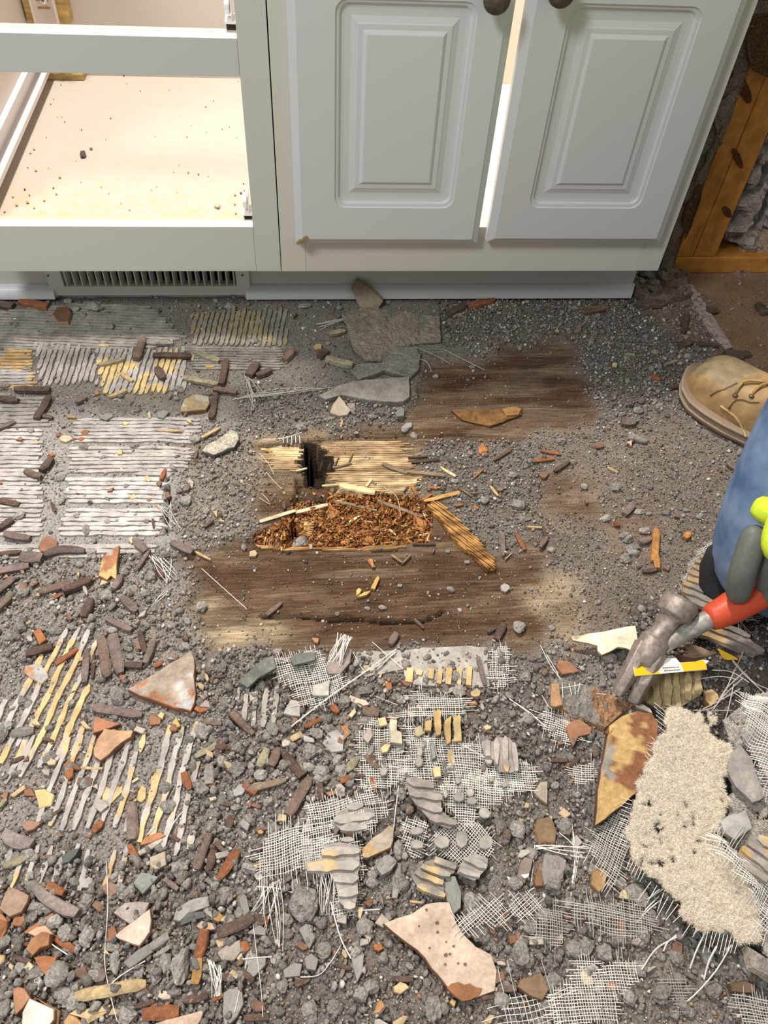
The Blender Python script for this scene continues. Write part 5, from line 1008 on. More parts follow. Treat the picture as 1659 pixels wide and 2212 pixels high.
# F crop: mesh slab zone and mid rubble
fl = slab(F_([(50, 965), (110, 905), (190, 850), (275, 828), (292, 905), (180, 950), (105, 1003)]), .004, top=(.17, .165, .145), side=(.12, .12, .1), mat=M_thin, name='mortar_flake', kind='mortar slab', z=.008, tilt=(.012, .004), label='dark grey folded flap of backer board with a split', relief=.0005)
slab(F_([(370, 800), (430, 768), (540, 765), (535, 815), (400, 850)]), .003, z=.014, top=(.18, .18, .16), mat=M_thin, name='mortar_flake', kind='mortar flake', cw='dark grey', label='dark grey cement skin on the lifted mesh beside the folded flap')
slab(F_([(605, 870), (660, 760), (770, 765), (760, 840), (700, 915), (620, 915)]), .006, z=.004, top=(.31, .25, .22), mat=M_thin, name='thinset_flake', kind='thinset flake', cw='mauve grey', relief=.001, label='mauve grey thinset plate among the upright fibre tuft')
slab(F_([(520, 980), (635, 940), (625, 1045), (520, 1045)]), .004, z=.010, top=(.46, .45, .39), mat=M_thin, name='thinset_flake', kind='thinset flake', cw='pale green grey', relief=.0008, label='pale square thinset flake lying on the lifted mesh')
slab(F_([(440, 1080), (380, 1070), (330, 1160), (440, 1180)]), .004, z=.002, top=(.43, .39, .36), mat=M_thin, name='thinset_flake', kind='thinset flake', cw='pale grey', relief=.0008)
slab(F_([(780, 860), (800, 760), (1060, 745), (1180, 735), (1480, 720), (1640, 725), (1655, 980), (1540, 990), (1120, 965), (1100, 870), (960, 900), (860, 920)]), .0028, top=(.42, .375, .335), mat=M_thin, name='backer_board', kind='backer board', cw='beige', relief=.0007, patches=[(14, .60, (.27, .265, .235), 77)], label='flat beige edge of backer board below the stained boards')
e = empty('thinset_ridge_patch', tuple(P(960, 1462, .01)), 'row of seven ochre thinset ridges on the beige backer board edge', 'thinset', None)
for i, (x0, x1, y0, y1) in enumerate(((1112, 1165, 868, 962), (1180, 1225, 880, 915), (1248, 1298, 872, 940), (1312, 1350, 882, 975), (1362, 1412, 868, 978), (1430, 1475, 872, 980), (1498, 1540, 858, 985))):
    a = F_([(x0+10, y0), (x1, y0+5), (x1-8, y1), (x0+(i % 3)*6, y1-6)]); w_ = [P(u, v, .010)[:2] for u, v in a]; n = 4; b = H(*w_[0])+.003
    m = MB(); V = [(p[0], p[1], b) for p in w_]+[(p[0], p[1], b+.003) for p in w_]
    m.add(V, [(0, 1, 2, 3), (7, 6, 5, 4)]+[(k, (k+1) % 4, 4+(k+1) % 4, 4+k) for k in range(4)], (.66, .45, .22)); m.build('ridge', M_thin, e)
for pts, cc, cwn in (([(1240, 1200), (1285, 1190), (1280, 1265), (1240, 1262)], (.50, .34, .16), 'ochre'), ([(1295, 1135), (1348, 1130), (1340, 1290), (1315, 1300), (1300, 1230)], (.52, .35, .16), 'ochre'), ([(1365, 1200), (1410, 1165), (1405, 1340), (1380, 1355), (1362, 1260)], (.50, .34, .15), 'ochre'), ([(1425, 1165), (1470, 1175), (1475, 1335), (1420, 1340)], (.46, .35, .17), 'ochre'),
        ([(1180, 1240), (1215, 1225), (1238, 1280), (1200, 1300), (1170, 1290)], (.45, .38, .24), 'ochre'), ([(1285, 1510), (1310, 1495), (1338, 1500), (1342, 1560), (1300, 1570)], (.70, .52, .28), 'orange'), ([(955, 1370), (985, 1345), (1022, 1350), (1000, 1395), (965, 1405)], (.66, .50, .27), 'yellow'), ([(935, 1185), (985, 1175), (1000, 1225), (950, 1240)], (.62, .46, .26), 'yellow'),
        ([(1015, 1190), (1060, 1195), (1060, 1260), (1090, 1275), (1095, 1350), (1015, 1340)], (.60, .52, .38), 'cream'), ([(760, 1040), (860, 1075), (885, 1100), (830, 1120), (740, 1070)], (.60, .47, .37), 'peach'), ([(850, 1290), (895, 1240), (905, 1300), (875, 1350), (840, 1310)], (.46, .37, .32), 'pink grey'),
        ([(580, 1350), (620, 1280), (680, 1265), (720, 1300), (715, 1400), (640, 1410)], (.36, .33, .31), 'grey'), ([(745, 1170), (790, 1120), (800, 1150), (770, 1185)], (.62, .5, .35), 'cream'), ([(700, 1240), (740, 1230), (760, 1290), (720, 1330)], (.40, .2, .09), 'terracotta'), ([(980, 960), (1025, 955), (1030, 1000), (1000, 1010)], (.3, .12, .06), 'terracotta'),
        ([(1510, 1090), (1560, 1070), (1580, 1100), (1530, 1112)], (.30, .13, .07), 'terracotta'), ([(1440, 1000), (1500, 985), (1510, 1010), (1460, 1030)], (.30, .17, .11), 'brown'), ([(1350, 1010), (1420, 985), (1440, 1010), (1370, 1035)], (.42, .34, .29), 'pink grey'), ([(1610, 1240), (1640, 1225), (1665, 1250), (1630, 1265)], (.62, .45, .27), 'orange'),
        ([(480, 1300), (530, 1320), (530, 1345), (470, 1340), (445, 1300)], (.40, .38, .36), 'pale grey'), ([(1270, 1345), (1300, 1340), (1310, 1440), (1285, 1450)], (.28, .275, .26), 'grey'), ([(510, 655), (560, 660), (555, 690), (530, 688)], (.42, .2, .1), 'terracotta'), ([(950, 905), (965, 895), (958, 925), (935, 925)], (.6, .42, .2), 'orange'),
        ([(800, 350), (815, 335), (835, 345), (825, 370), (800, 390)], (.68, .46, .16), 'yellow'), ([(890, 340), (920, 280), (940, 255), (950, 275), (920, 345)], (.60, .36, .11), 'ochre'), ([(800, 395), (850, 362), (895, 355), (870, 380), (830, 392)], (.64, .42, .15), 'yellow'), ([(880, 150), (905, 150), (915, 200), (900, 205)], (.46, .2, .09), 'orange')):
    slab(F_(pts), .004, z=(.009 if np.mean([p[1] for p in pts]) > 1125 and np.mean([p[0] for p in pts]) > 860 else .002), top=cc, cw=cwn, kind='tile chip' if cwn in ('terracotta', 'brown', 'peach', 'pink grey', 'cream') else 'thinset flake', name='tile_chip' if cwn in ('terracotta', 'brown', 'peach', 'pink grey', 'cream') else 'thinset_flake', mat=M_tile if cwn in ('terracotta', 'brown') else M_thin)
# slabs on the mesh, bottom centre (E crop)
def ridged(fn, pts, ang, pitch, label, base=(.43, .38, .34), tan=(.58, .42, .22), z=.012, thr=.62, seed=1, tilt=0, name='thinset_slab'):
    w_ = np.array([P(u, v, .012+z)[:2] for u, v in fn(pts)]); c = w_.mean(0); hz = max(H(*c), .006)+z
    e = empty(name, (c[0], c[1], hz), label, 'thinset')
    n = len(w_); m = MB(); V = [(p[0], p[1], hz+.0005) for p in w_]+[(p[0], p[1], hz+.003) for p in w_]
    m.add(V, [tuple(range(n))[::-1], tuple(range(n, 2*n))]+[(i, (i+1) % n, n+(i+1) % n, n+i) for i in range(n)], tuple(np.array(base)*.8)); m.build('slab', M_thin, e)
    strips('ridge', None, ang, pitch, .82, .0030, cf_grey(base, tan, 28, thr, seed), M_thin, e, poly=w_, z=hz+.003, jit=.001, wob=.10, step=.006, seed=seed)
    return e
ridged(E_, [(640, 370), (690, 300), (800, 258), (905, 288), (915, 350), (860, 410), (820, 442), (700, 420)], 2, .0105, 'oval thinset slab with two level ridges on the torn mesh, bottom centre', seed=3, thr=.80)
ridged(E_, [(468, 672), (468, 622), (560, 615), (585, 560), (600, 515), (690, 500), (815, 520), (822, 670), (810, 690), (806, 800), (795, 910), (762, 952), (690, 880), (668, 770), (622, 690)], 2, .0122, 'long tongue shaped thinset slab hanging on the torn mesh', seed=4, thr=.76)
ridged(E_, [(1150, 715), (1200, 660), (1245, 620), (1330, 600), (1440, 630), (1430, 690), (1360, 730), (1365, 850), (1270, 840), (1190, 780)], -22, .0095, 'thinset slab with two orange bars above the big pale tile shard', base=(.33, .29, .25), thr=.5, seed=5)
ridged(E_, [(1445, 690), (1490, 600), (1560, 565), (1645, 600), (1640, 660), (1560, 742), (1500, 720)], -22, .0100, 'broken thinset slab with low ridges beside the fibre tangle', base=(.40, .36, .32), seed=6, thr=.8)
ridged(E_, [(1115, 95), (1130, 75), (1200, 90), (1265, 110), (1345, 210), (1345, 290), (1450, 380), (1400, 410), (1290, 370), (1180, 250), (1140, 190)], -15, .0110, 'lumpy brown grey thinset slab in the middle of the mesh field', base=(.35, .30, .265), seed=7, thr=.82)
ridged(K_, [(1080, 920), (1100, 900), (1190, 910), (1240, 870), (1340, 880), (1390, 960), (1420, 1080), (1420, 1170), (1340, 1190), (1240, 1180), (1210, 1080), (1110, 1030)], 82, .0095, 'thinset slab of upright ridges at the right end of the mesh field', base=(.44, .38, .345), seed=8, thr=.8)
for x, y, rx, ry in ((1475, 475, 45, 60), (1350, 490, 60, 45), (1630, 500, 50, 50), (1540, 230, 40, 30), (1190, 420, 45, 30), (480, 500, 35, 30), (740, 480, 50, 20), (1620, 310, 40, 35), (1190, 510, 50, 30), (1460, 200, 40, 35)):
    a = [(x+rx*math.cos(t)*random.uniform(.8, 1.1), y+ry*math.sin(t)*random.uniform(.8, 1.1)) for t in np.linspace(0, 2*PI, 9)[:-1]]
    slab(E_(a), .003, z=.013, top=(.36, .325, .29), mat=M_thin, name='thinset_flake', kind='thinset flake', cw='brown grey')
for x, y, rx, ry in ((520, 1090, 40, 60), (1150, 1070, 40, 50), (870, 1270, 30, 30), (1170, 1250, 20, 30), (1290, 1300, 30, 25), (980, 1370, 40, 40), (880, 1390, 35, 30), (1100, 970, 20, 20), (760, 1380, 25, 40), (200, 1180, 40, 50), (530, 1000, 30, 60)):
    a = [(x+rx*math.cos(t)*random.uniform(.8, 1.1), y+ry*math.sin(t)*random.uniform(.8, 1.1)) for t in np.linspace(0, 2*PI, 8)[:-1]]
    slab(K_(a), .004, z=.011, top=(.40, .355, .32), mat=M_thin, name='thinset_flake', kind='thinset flake', cw='grey')
# lumps of mortar
for it in ((D_, [(390, 1360, 100, 85, -40), (350, 1010, 65, 50, -30), (430, 1090, 60, 50, 0), (560, 1110, 60, 70, 20), (1165, 1305, 75, 120, -10), (1060, 1290, 50, 60, 0), (1000, 1360, 45, 60, 10), (900, 1340, 40, 35, 0), (740, 1280, 40, 80, 0), (570, 860, 60, 60, 0), (520, 930, 50, 40, 0), (820, 1610, 80, 60, 10),
     (550, 130, 42, 35, 0), (1070, 280, 60, 40, 0), (1430, 250, 42, 50, 0), (1060, 160, 50, 35, 0), (310, 340, 45, 40, 0), (240, 920, 70, 40, -10), (210, 990, 45, 40, 0), (1450, 850, 60, 50, 0), (60, 500, 10, 10, 0), (1520, 40, 60, 50, 0), (720, 1170, 50, 30, 0), (1600, 1240, 40, 60, 0), (840, 820, 35, 40, 0), (1380, 780, 35, 30, 0), (610, 1250, 30, 40, 0), (1120, 1460, 50, 30, 0), (40, 1560, 50, 60, 0), (480, 1420, 40, 30, 0)]),
    (E_, [(470, 910, 110, 100, 20), (420, 790, 50, 50, 0), (850, 1050, 60, 70, 0), (980, 670, 75, 60, 0), (900, 760, 50, 40, 0), (1070, 760, 50, 70, 0), (830, 1480, 55, 50, 0), (580, 100, 60, 40, 0), (270, 430, 50, 40, 0), (120, 680, 60, 40, -30), (350, 1000, 50, 40, 0), (490, 1080, 40, 50, 0), (290, 1250, 40, 40, 0), (500, 1580, 60, 70, 0), (660, 1560, 60, 50, 0), (60, 960, 50, 50, 0),
     (700, 980, 40, 30, 0), (1290, 1560, 60, 80, 0), (1540, 920, 60, 90, 0), (1590, 1090, 70, 50, 0), (1070, 560, 50, 60, 0), (430, 60, 60, 40, 0), (240, 250, 40, 35, 0), (120, 370, 40, 40, 30), (30, 290, 40, 30, 0), (1110, 420, 40, 30, 0), (330, 1420, 45, 45, 0), (1000, 980, 35, 30, 0)]),
    (F_, [(545, 1300, 55, 45, 0), (620, 1270, 45, 35, 0), (510, 1410, 55, 50, 0), (570, 1540, 60, 60, 0), (850, 1020, 55, 35, 0), (430, 45, 50, 40, 0), (860, 1215, 60, 40, 0), (1620, 1350, 50, 50, 0), (1400, 1520, 45, 40, 0), (1080, 1360, 45, 55, 0), (680, 1470, 40, 40, 0), (30, 1390, 45, 40, 0), (290, 760, 40, 25, 0), (970, 470, 35, 18, 0), (870, 475, 24, 16, 0), (680, 510, 20, 16, 0), (1410, 360, 30, 24, 0), (1080, 330, 22, 14, 0), (1510, 180, 28, 14, 0), (1385, 110, 20, 14, 0), (740, 1300, 30, 30, 0), (60, 1500, 40, 30, 0), (340, 1500, 40, 35, 0), (1060, 1060, 40, 30, 0)]),
    (C_, [(140, 620, 45, 40, 0), (65, 670, 34, 34, 0), (405, 440, 28, 32, 0), (360, 185, 32, 22, 0), (680, 420, 60, 45, 0), (150, 395, 60, 35, 20), (1205, 580, 32, 26, 0), (150, 1080, 38, 36, 0), (1290, 470, 40, 40, 0), (720, 640, 40, 26, 0), (350, 640, 70, 30, 0), (760, 1050, 60, 60, 0), (20, 1300, 50, 60, 0), (800, 260, 40, 30, 0), (1190, 740, 40, 30, 0), (1420, 1480, 45, 40, 0), (460, 620, 40, 24, 0), (640, 240, 40, 22, 0), (280, 620, 30, 22, 0), (930, 400, 40, 30, 0), (1060, 150, 40, 30, 0), (40, 600, 26, 16, 0)]),
    (A_, [(490, 215, 36, 26, 0), (610, 210, 60, 42, 0), (440, 160, 34, 24, 0), (700, 330, 40, 30, 0), (95, 320, 24, 18, 0), (1480, 205, 45, 35, 0), (530, 250, 30, 24, 0), (1250, 1035, 42, 30, 0), (535, 1095, 42, 26, 0), (865, 1085, 38, 26, 0), (1190, 1430, 42, 40, 0), (130, 1530, 40, 36, 0), (170, 590, 36, 20, 0), (1140, 725, 40, 26, 0), (690, 1570, 26, 20, 0), (30, 700, 50, 30, 0), (1395, 1170, 24, 22, 0), (660, 1160, 30, 18, 0), (940, 1570, 22, 20, 0), (725, 1315, 18, 18, 0)]),
    (B_, [(470, 190, 45, 26, 0), (690, 200, 24, 20, 0), (1000, 165, 24, 16, 0), (800, 990, 18, 14, 0), (1110, 970, 30, 22, 0), (1170, 990, 30, 30, 0), (1305, 620, 24, 18, 0), (850, 1130, 16, 18, 0), (850, 1100, 18, 12, 0), (450, 960, 40, 26, 0), (780, 850, 22, 22, 0), (450, 1665, 55, 40, 10), (1430, 1300, 32, 20, 0), (1620, 1430, 34, 30, 0), (1540, 560, 30, 16, 0), (640, 900, 22, 14, 0), (900, 890, 40, 18, 0)]),
    (L_, [(560, 1250, 30, 25, 0), (950, 1250, 30, 20, 0), (820, 1560, 45, 30, 10), (920, 1510, 45, 25, 0), (850, 1620, 60, 30, 0), (1050, 1410, 40, 22, 0), (1250, 1430, 30, 20, 0), (880, 800, 42, 26, 10), (840, 955, 40, 24, 0), (490, 1100, 30, 20, 0), (680, 1440, 40, 20, 0), (200, 1440, 60, 20, 0), (130, 1180, 34, 26, 0), (420, 980, 40, 22, 0), (1010, 770, 30, 18, 0), (1170, 1390, 26, 16, 0), (980, 450, 30, 20, 0), (690, 550, 30, 18, 0)]),
    (H_, [(50, 430, 60, 60, 0), (350, 410, 60, 60, 0), (140, 580, 50, 40, 0), (300, 680, 90, 60, 0), (270, 780, 70, 60, 0), (640, 960, 40, 50, 0), (800, 850, 90, 70, -30), (60, 1220, 70, 90, 0), (280, 1400, 60, 60, 0), (600, 1230, 70, 50, 0), (120, 1060, 50, 50, 0), (1480, 1310, 40, 60, 0), (460, 1190, 60, 50, 0), (900, 1000, 60, 60, 0), (820, 1320, 60, 50, 0), (1250, 1230, 50, 60, 0), (1280, 1450, 70, 50, 0), (30, 780, 50, 40, 0), (700, 1120, 70, 50, 0), (950, 1480, 80, 60, 0), (1050, 1250, 50, 50, 0), (1100, 1560, 60, 50, 0), (750, 1500, 50, 50, 0), (520, 850, 60, 40, 0)]),
    (G_, [(60, 120, 50, 40, 0), (900, 170, 24, 14, 0), (270, 410, 32, 20, 0), (740, 320, 42, 30, 10), (790, 430, 50, 26, 0), (60, 900, 50, 45, 0), (850, 780, 28, 26, 0), (180, 1270, 10, 10, 0), (110, 1500, 50, 40, 0), (840, 160, 40, 20, 0), (620, 200, 36, 26, 0), (640, 1110, 50, 35, 0), (950, 1230, 60, 30, 0), (570, 740, 30, 18, 0), (1480, 1240, 60, 50, 0)])):
    fn, Lc = it
    for (x, y, rx, ry, a) in Lc:
        if rx < 12: continue
        (p,) = fn([(x, y)]); g = random.Random(x*y).random(); chunk(p[0], p[1], rx/2.9625*.9, ry/2.9625*.9, a, (.30+.14*g, .27+.13*g, .242+.12*g))
# further small pieces where the rubble is thick: counted things too
cnt = 0; rs = random.Random(99)
Zs = [((0, 1180), (420, 1480), 34), ((0, 1500), (500, 1860), 40), ((0, 1850), (560, 2212), 55), ((420, 1450), (900, 1800), 62), ((880, 1440), (1250, 1900), 40), ((560, 1950), (1100, 2212), 26), ((1050, 1850), (1400, 2212), 34), ((380, 1000), (700, 1200), 10), ((1000, 950), (1500, 1400), 24), ((0, 880), (500, 1180), 20), ((600, 660), (1500, 800), 16)]
for (a, b, k) in Zs:
    for _ in range(k):
        u, v = rs.uniform(a[0], b[0]), rs.uniform(a[1], b[1]); s = rs.uniform(7, 15)*(v/1700+.15); t = rs.random()
        if t < .45:
            cc, cwn = rs.choice([((.31, .15, .085), 'terracotta'), ((.22, .125, .085), 'red brown'), ((.52, .38, .24), 'tan'), ((.50, .41, .335), 'peach'), ((.40, .35, .31), 'pink grey'), ((.40, .35, .31), 'pink grey'), ((.56, .42, .23), 'ochre')])
            n = rs.choice([3, 4, 4, 5, 6]); a0 = rs.random()*6; el = rs.uniform(.45, 1); pts = []
            for i in range(n):
                t_ = 2*PI*i/n+rs.uniform(-.35, .35); qx, qy = s*math.cos(t_)*rs.uniform(.7, 1.3), s*el*math.sin(t_)*rs.uniform(.7, 1.3); pts.append((u+qx*math.cos(a0)-qy*math.sin(a0), v+(qx*math.sin(a0)+qy*math.cos(a0))*.85))
            slab(pts, .0035, top=cc, cw=cwn, kind='tile chip', name='tile_chip', z=.002, tilt=(rs.uniform(-.3, .3)*s*.0005, rs.uniform(-.3, .6)*s*.0005))
        elif t < .62:
            an = rs.uniform(0, PI); sliver(u-s*1.3*math.cos(an), v-s*1.1*math.sin(an), u+s*1.3*math.cos(an), v+s*1.1*math.sin(an), s*rs.uniform(.6, .9), z=.001)
        else:
            g = rs.random(); chunk(u, v, s*rs.uniform(.8, 1.3), s*rs.uniform(.7, 1.1), rs.uniform(0, 180), (.31+.14*g, .28+.13*g, .25+.12*g), sub=1)
# ------------------------------------------------------------------ fibreglass scrim and loose fibres
WHT = (.84, .81, .75)
def scrim(pts, ang, pitch=.0025, z=.009, r=.00036, fray=.012, label='', seed=0, wave=.0015, col=WHT, drop=.05, name='fibreglass_mesh', plane=None, shear=0.0, top=True):
    rg = random.Random(seed); w = np.array([P(u, v, .012 if plane is None else plane[0])[:2] for u, v in pts]); mb = MB(); sd = seed+60
    for d in (0, 1):
        a = math.radians(ang+90*d+(shear if d else 0)); ca, sa = math.cos(a), math.sin(a)
        q = np.stack([w[:, 0]*ca+w[:, 1]*sa, -w[:, 0]*sa+w[:, 1]*ca], -1); t = q[:, 1].min()+pitch*.5
        while t < q[:, 1].max():
            xs = []
            for i in range(len(q)):
                (a0, b0), (a1, b1) = q[i], q[(i+1) % len(q)]
                if (b0 <= t < b1) or (b1 <= t < b0): xs.append(a0+(t-b0)*(a1-a0)/(b1-b0))
            xs.sort()
            for s0, s1 in zip(xs[::2], xs[1::2]):
                if rg.random() < drop: continue
                s0 -= rg.random()**2*fray; s1 += rg.random()**2*fray; n = max(2, int((s1-s0)/.0055)); pp = []
                ph = rg.random()*6; off = rg.uniform(-.15, .15)*pitch
                for i in range(n+1):
                    s = s0+(s1-s0)*i/n; x0 = s*ca-t*sa; y0 = s*sa+t*ca
                    dx = (float(vnoise(np.array(x0), np.array(y0), 22, sd, 2))-.5)*.006; dy = (float(vnoise(np.array(x0), np.array(y0), 22, sd+1, 2))-.5)*.006
                    x = x0-sa*off+dx; y = y0+ca*off+dy
                    if plane is None: zz = max(H(x, y), .004)+z*.5+float(vnoise(np.array(x), np.array(y), 30, sd+2, 2))*z
                    else: zz = plane[0]+plane[1](x, y)
                    pp.append((x, y, zz+(.0003 if d else 0)))
                mb.tube(pp, r*rg.uniform(.8, 1.25), 3, col, cap=False)
            t += pitch*rg.uniform(.9, 1.12)
    o = top_obj(mb, name, M_fibre); tag(o, label, 'mesh', 'torn fibreglass mesh'); return o
scrim(F_([(280, 835), (330, 795), (440, 765), (560, 768), (620, 860), (700, 925), (722, 985), (640, 1050), (560, 1110), (440, 1100), (400, 1000), (290, 920)]), 14, z=.007, label='lifted fibreglass mesh between the dark folded flap and the upright fibre tuft', seed=1)
scrim(F_([(1180, 1010), (1250, 1060), (1455, 1065), (1470, 1160), (1300, 1180), (1100, 1190), (1080, 1150), (1200, 1110)]), -2, z=.008, label='fibreglass mesh above the four upright ochre bars', seed=2, fray=.02)
scrim(F_([(820, 1320), (900, 1190), (1010, 1230), (1090, 1360), (1060, 1480), (1130, 1500), (1000, 1630), (820, 1640)]), -3, z=.006, label='fibreglass mesh left of the dark hollow in the mesh field', seed=3)
scrim(F_([(1110, 1240), (1180, 1300), (1420, 1350), (1700, 1370), (1900, 1470), (1960, 1560), (1920, 1640), (1700, 1660), (1400, 1660), (1180, 1640), (1060, 1500), (1160, 1400)]), -7, z=.007, label='widest field of white fibreglass mesh right of bottom centre', seed=4, shear=6)
scrim(E_([(1340, 130), (1500, 100), (1700, 60), (1850, 100), (1700, 240), (1560, 280), (1540, 400), (1480, 360), (1360, 240)]), -10, z=.008, label='fibreglass mesh under the lumpy brown grey slab', seed=5)
scrim(E_([(480, 350), (500, 255), (640, 225), (780, 250), (900, 150), (880, 200), (990, 280), (900, 440), (640, 370), (620, 520), (820, 500), (822, 690), (600, 690), (470, 680), (430, 520)]), 8, z=.012, label='fibreglass mesh around the oval thinset slab', seed=6)
scrim(E_([(170, 720), (250, 460), (390, 430), (560, 530), (600, 690), (440, 690), (300, 740), (170, 770)]), 10, z=.014, label='fan of fibreglass mesh left of the tongue shaped slab', seed=7, fray=.02, shear=-8)
scrim(E_([(820, 480), (845, 700), (820, 760), (825, 930), (790, 975), (680, 975), (660, 930), (660, 800), (700, 750), (800, 700)]), 4, z=.005, label='strip of fibreglass mesh hemming the tongue shaped slab', seed=8, fray=.004)
scrim(E_([(1100, 400), (1250, 370), (1260, 430), (1240, 560), (1170, 600), (1130, 520)]), -25, z=.010, label='small loose scrap of mesh beside the black gap', seed=9, fray=.01)
scrim(E_([(1300, 440), (1400, 400), (1560, 390), (1660, 470), (1640, 590), (1480, 640), (1330, 560)]), 40, z=.010, label='diagonally turned fibreglass mesh above the broken thinset slab', seed=10)
scrim(E_([(1440, 1030), (1560, 950), (1680, 900), (1720, 1060), (1600, 1040), (1500, 1100)]), 35, z=.020, label='mesh over the grey lump beside the big pale shard', seed=11)
scrim(H_([(480, 590), (560, 470), (620, 380), (700, 290), (790, 250), (760, 420), (740, 560), (680, 720), (620, 840), (600, 720), (540, 680)]), 52, z=.012, label='stretched mesh between the tall yellow backed shard and the torn board', seed=12, pitch=.0027, fray=.018, drop=.02)
scrim(H_([(400, 10), (540, -10), (550, 100), (450, 120)]), -14, z=.006, label='small mesh scrap left of the tall yellow backed shard', seed=13)
scrim(H_([(230, -330), (400, -300), (430, -180), (330, -130), (220, -230)]), -20, z=.006, label='mesh scrap below the mortar crusted shard', seed=14, fray=.02)
scrim(H_([(0, 900), (140, 880), (160, 960), (110, 1020), (0, 1000)]), 35, z=.016, label='mesh corner turned up right of the big pale shard', seed=15)
scrim(H_([(130, 1000), (330, 960), (330, 1120), (300, 1190), (170, 1120)]), -12, z=.008, label='dusty mesh half buried right of the big pale shard', seed=16, col=(.55, .52, .47), fray=.02)
scrim(H_([(390, 900), (620, 920), (780, 900), (900, 990), (880, 1100), (640, 1110), (540, 1010), (400, 1000)]), -14, z=.009, label='dusty mesh below the torn beige board', seed=17, col=(.58, .55, .50), fray=.02)
scrim(H_([(420, 1260), (540, 1260), (560, 1380), (680, 1270), (800, 1270), (800, 1400), (690, 1460), (690, 1660), (300, 1690), (230, 1500), (420, 1430)]), -3, z=.008, label='bright mesh at the bottom edge, right of the brown tile piece', seed=18, pitch=.0025)
scrim(H_([(-40, 1500), (260, 1450), (300, 1680), (-40, 1690)]), 8, z=.007, label='loose weft of mesh at the bottom edge under the brown tile piece', seed=19, pitch=.0046, drop=.12, fray=.03)
scrim(H_([(990, 1380), (1110, 1370), (1120, 1540), (1060, 1600), (1040, 1480)]), -5, z=.006, label='narrow grey mesh scrap in the bottom right grit', seed=20, col=(.45, .42, .38))
scrim(H_([(1420, 1480), (1700, 1500), (1700, 1720), (1500, 1700)]), -12, z=.008, label='mesh in the bottom right corner', seed=21, col=(.62, .6, .55))
scrim(H_([(1380, -330), (1700, -280), (1700, 700), (1560, 330), (1500, 100), (1400, -100)]), -35, z=.055, label='mesh hanging along the right edge behind the torn board', seed=22, pitch=.0026)
scrim(H_([(1180, 520), (1260, 560), (1500, 800), (1600, 1000), (1560, 1150), (1460, 1000), (1330, 830), (1200, 640)]), -42, z=.050, label='band of mesh below the torn beige board at right', seed=23, pitch=.0025, fray=.02)
scrim(F_([(1665, 730), (1760, 720), (1780, 960), (1690, 1000), (1660, 900)]), -4, z=.004, label='small mesh patch right of the ochre ridge row', seed=24)
scrim(B_([(730, 255), (860, 250), (865, 330), (830, 395), (740, 385)]), -3, z=.004, label='dusty mesh window in the grey crust under the right cabinet', seed=25, col=(.34, .33, .29), pitch=.0034)
scrim(B_([(1200, 260), (1330, 330), (1330, 500), (1240, 480), (1190, 400)]), -3, z=.004, label='fringe of mesh at the right end of the grey crust', seed=26, col=(.28, .26, .23), pitch=.0034, fray=.008)
scrim(G_([(1180, 480), (1240, 400), (1310, 350), (1360, 360), (1280, 460), (1260, 540), (1170, 640), (1110, 670), (1100, 640)]), 20, z=.006, label='mesh fringe along the comb ridged slab by the knee', seed=27, fray=.006)
def fibres(name, strands, label, col=WHT, r=.0004, z=.012, grp=None):
    """a few loose glass strands in the photo's outline; each strand is one part"""
    e = None; os_ = []
    for st in strands:
        zz = [ (q[2] if len(q) > 2 else z) for q in st]; pts = [Vector(P(q[0], q[1], zq)) for q, zq in zip(st, zz)]
        n = 8; dense = []
        for i in range(len(pts)-1):
            p0, p1, p2, p3 = pts[max(i-1, 0)], pts[i], pts[i+1], pts[min(i+2, len(pts)-1)]
            for k in range(n):
                t = k/n; dense.append(.5*((2*p1)+(-p0+p2)*t+(2*p0-5*p1+4*p2-p3)*t*t+(-p0+3*p1-3*p2+p3)*t**3))
        dense.append(pts[-1])
        if e is None and len(strands) > 1: e = empty(name, tuple(pts[0]), label, 'glass fibre')
        m = MB(); m.tube(dense, r, 4, col)
        if e is None: o = top_obj(m, name, M_fibre); tag(o, label, 'glass fibre')
        else: m.build('strand', M_fibre, e)
    return e
def fan(fn, roots, tips, n, z0, z1, seed, bow=.1):
    rg = random.Random(seed); out = []
    for i in range(n):
        t = rg.random(); a = np.array(roots[0])*(1-t)+np.array(roots[1])*t; s = rg.random(); b = np.array(tips[0])*(1-s)+np.array(tips[1])*s
        mid = (a+b)/2+np.array([rg.uniform(-1, 1), rg.uniform(-1, 1)])*np.linalg.norm(b-a)*bow
        (a_, m_, b_) = fn([tuple(a), tuple(mid), tuple(b)]); out.append([(a_[0], a_[1], z0), (m_[0], m_[1], (z0+z1)/2+.004), (b_[0], b_[1], z1)])
    return out
fibres('glass_fibre', [[(618, 1578), (708, 1508, .02), (790, 1450, .02), (856, 1402)]], 'long straight glass fibre crossing the rubble up to the beige board edge', r=.0008)
fibres('fibre_tuft', fan(F_, [(580, 900), (700, 860)], [(680, 640), (780, 670)], 16, .008, .030, 1)+fan(F_, [(640, 880), (700, 920)], [(700, 720), (730, 700)], 5, .01, .03, 2), 'upright tuft of glass fibres below the stained boards')
fibres('fibre_tuft', fan(E_, [(160, 800), (330, 730)], [(110, 950), (330, 1200)], 14, .020, .008, 3), 'fibres hanging from the left end of the mesh fan', r=.0003)
fibres('fibre_tuft', fan(E_, [(560, 690), (660, 700)], [(570, 970), (660, 970)], 9, .02, .008, 4), 'dangling fibres left of the tongue shaped slab', r=.0003)
fibres('glass_fibre', [E_([(130, 960), (160, 1200), (190, 1450), (200, 1620)])], 'very long thin fibre running down to the bottom edge', r=.0003)
fibres('glass_fibre', [E_([(100, 1260), (60, 1420), (20, 1590)])], 'slanting glass fibre at the bottom edge near the left mortar flake', r=.0004)
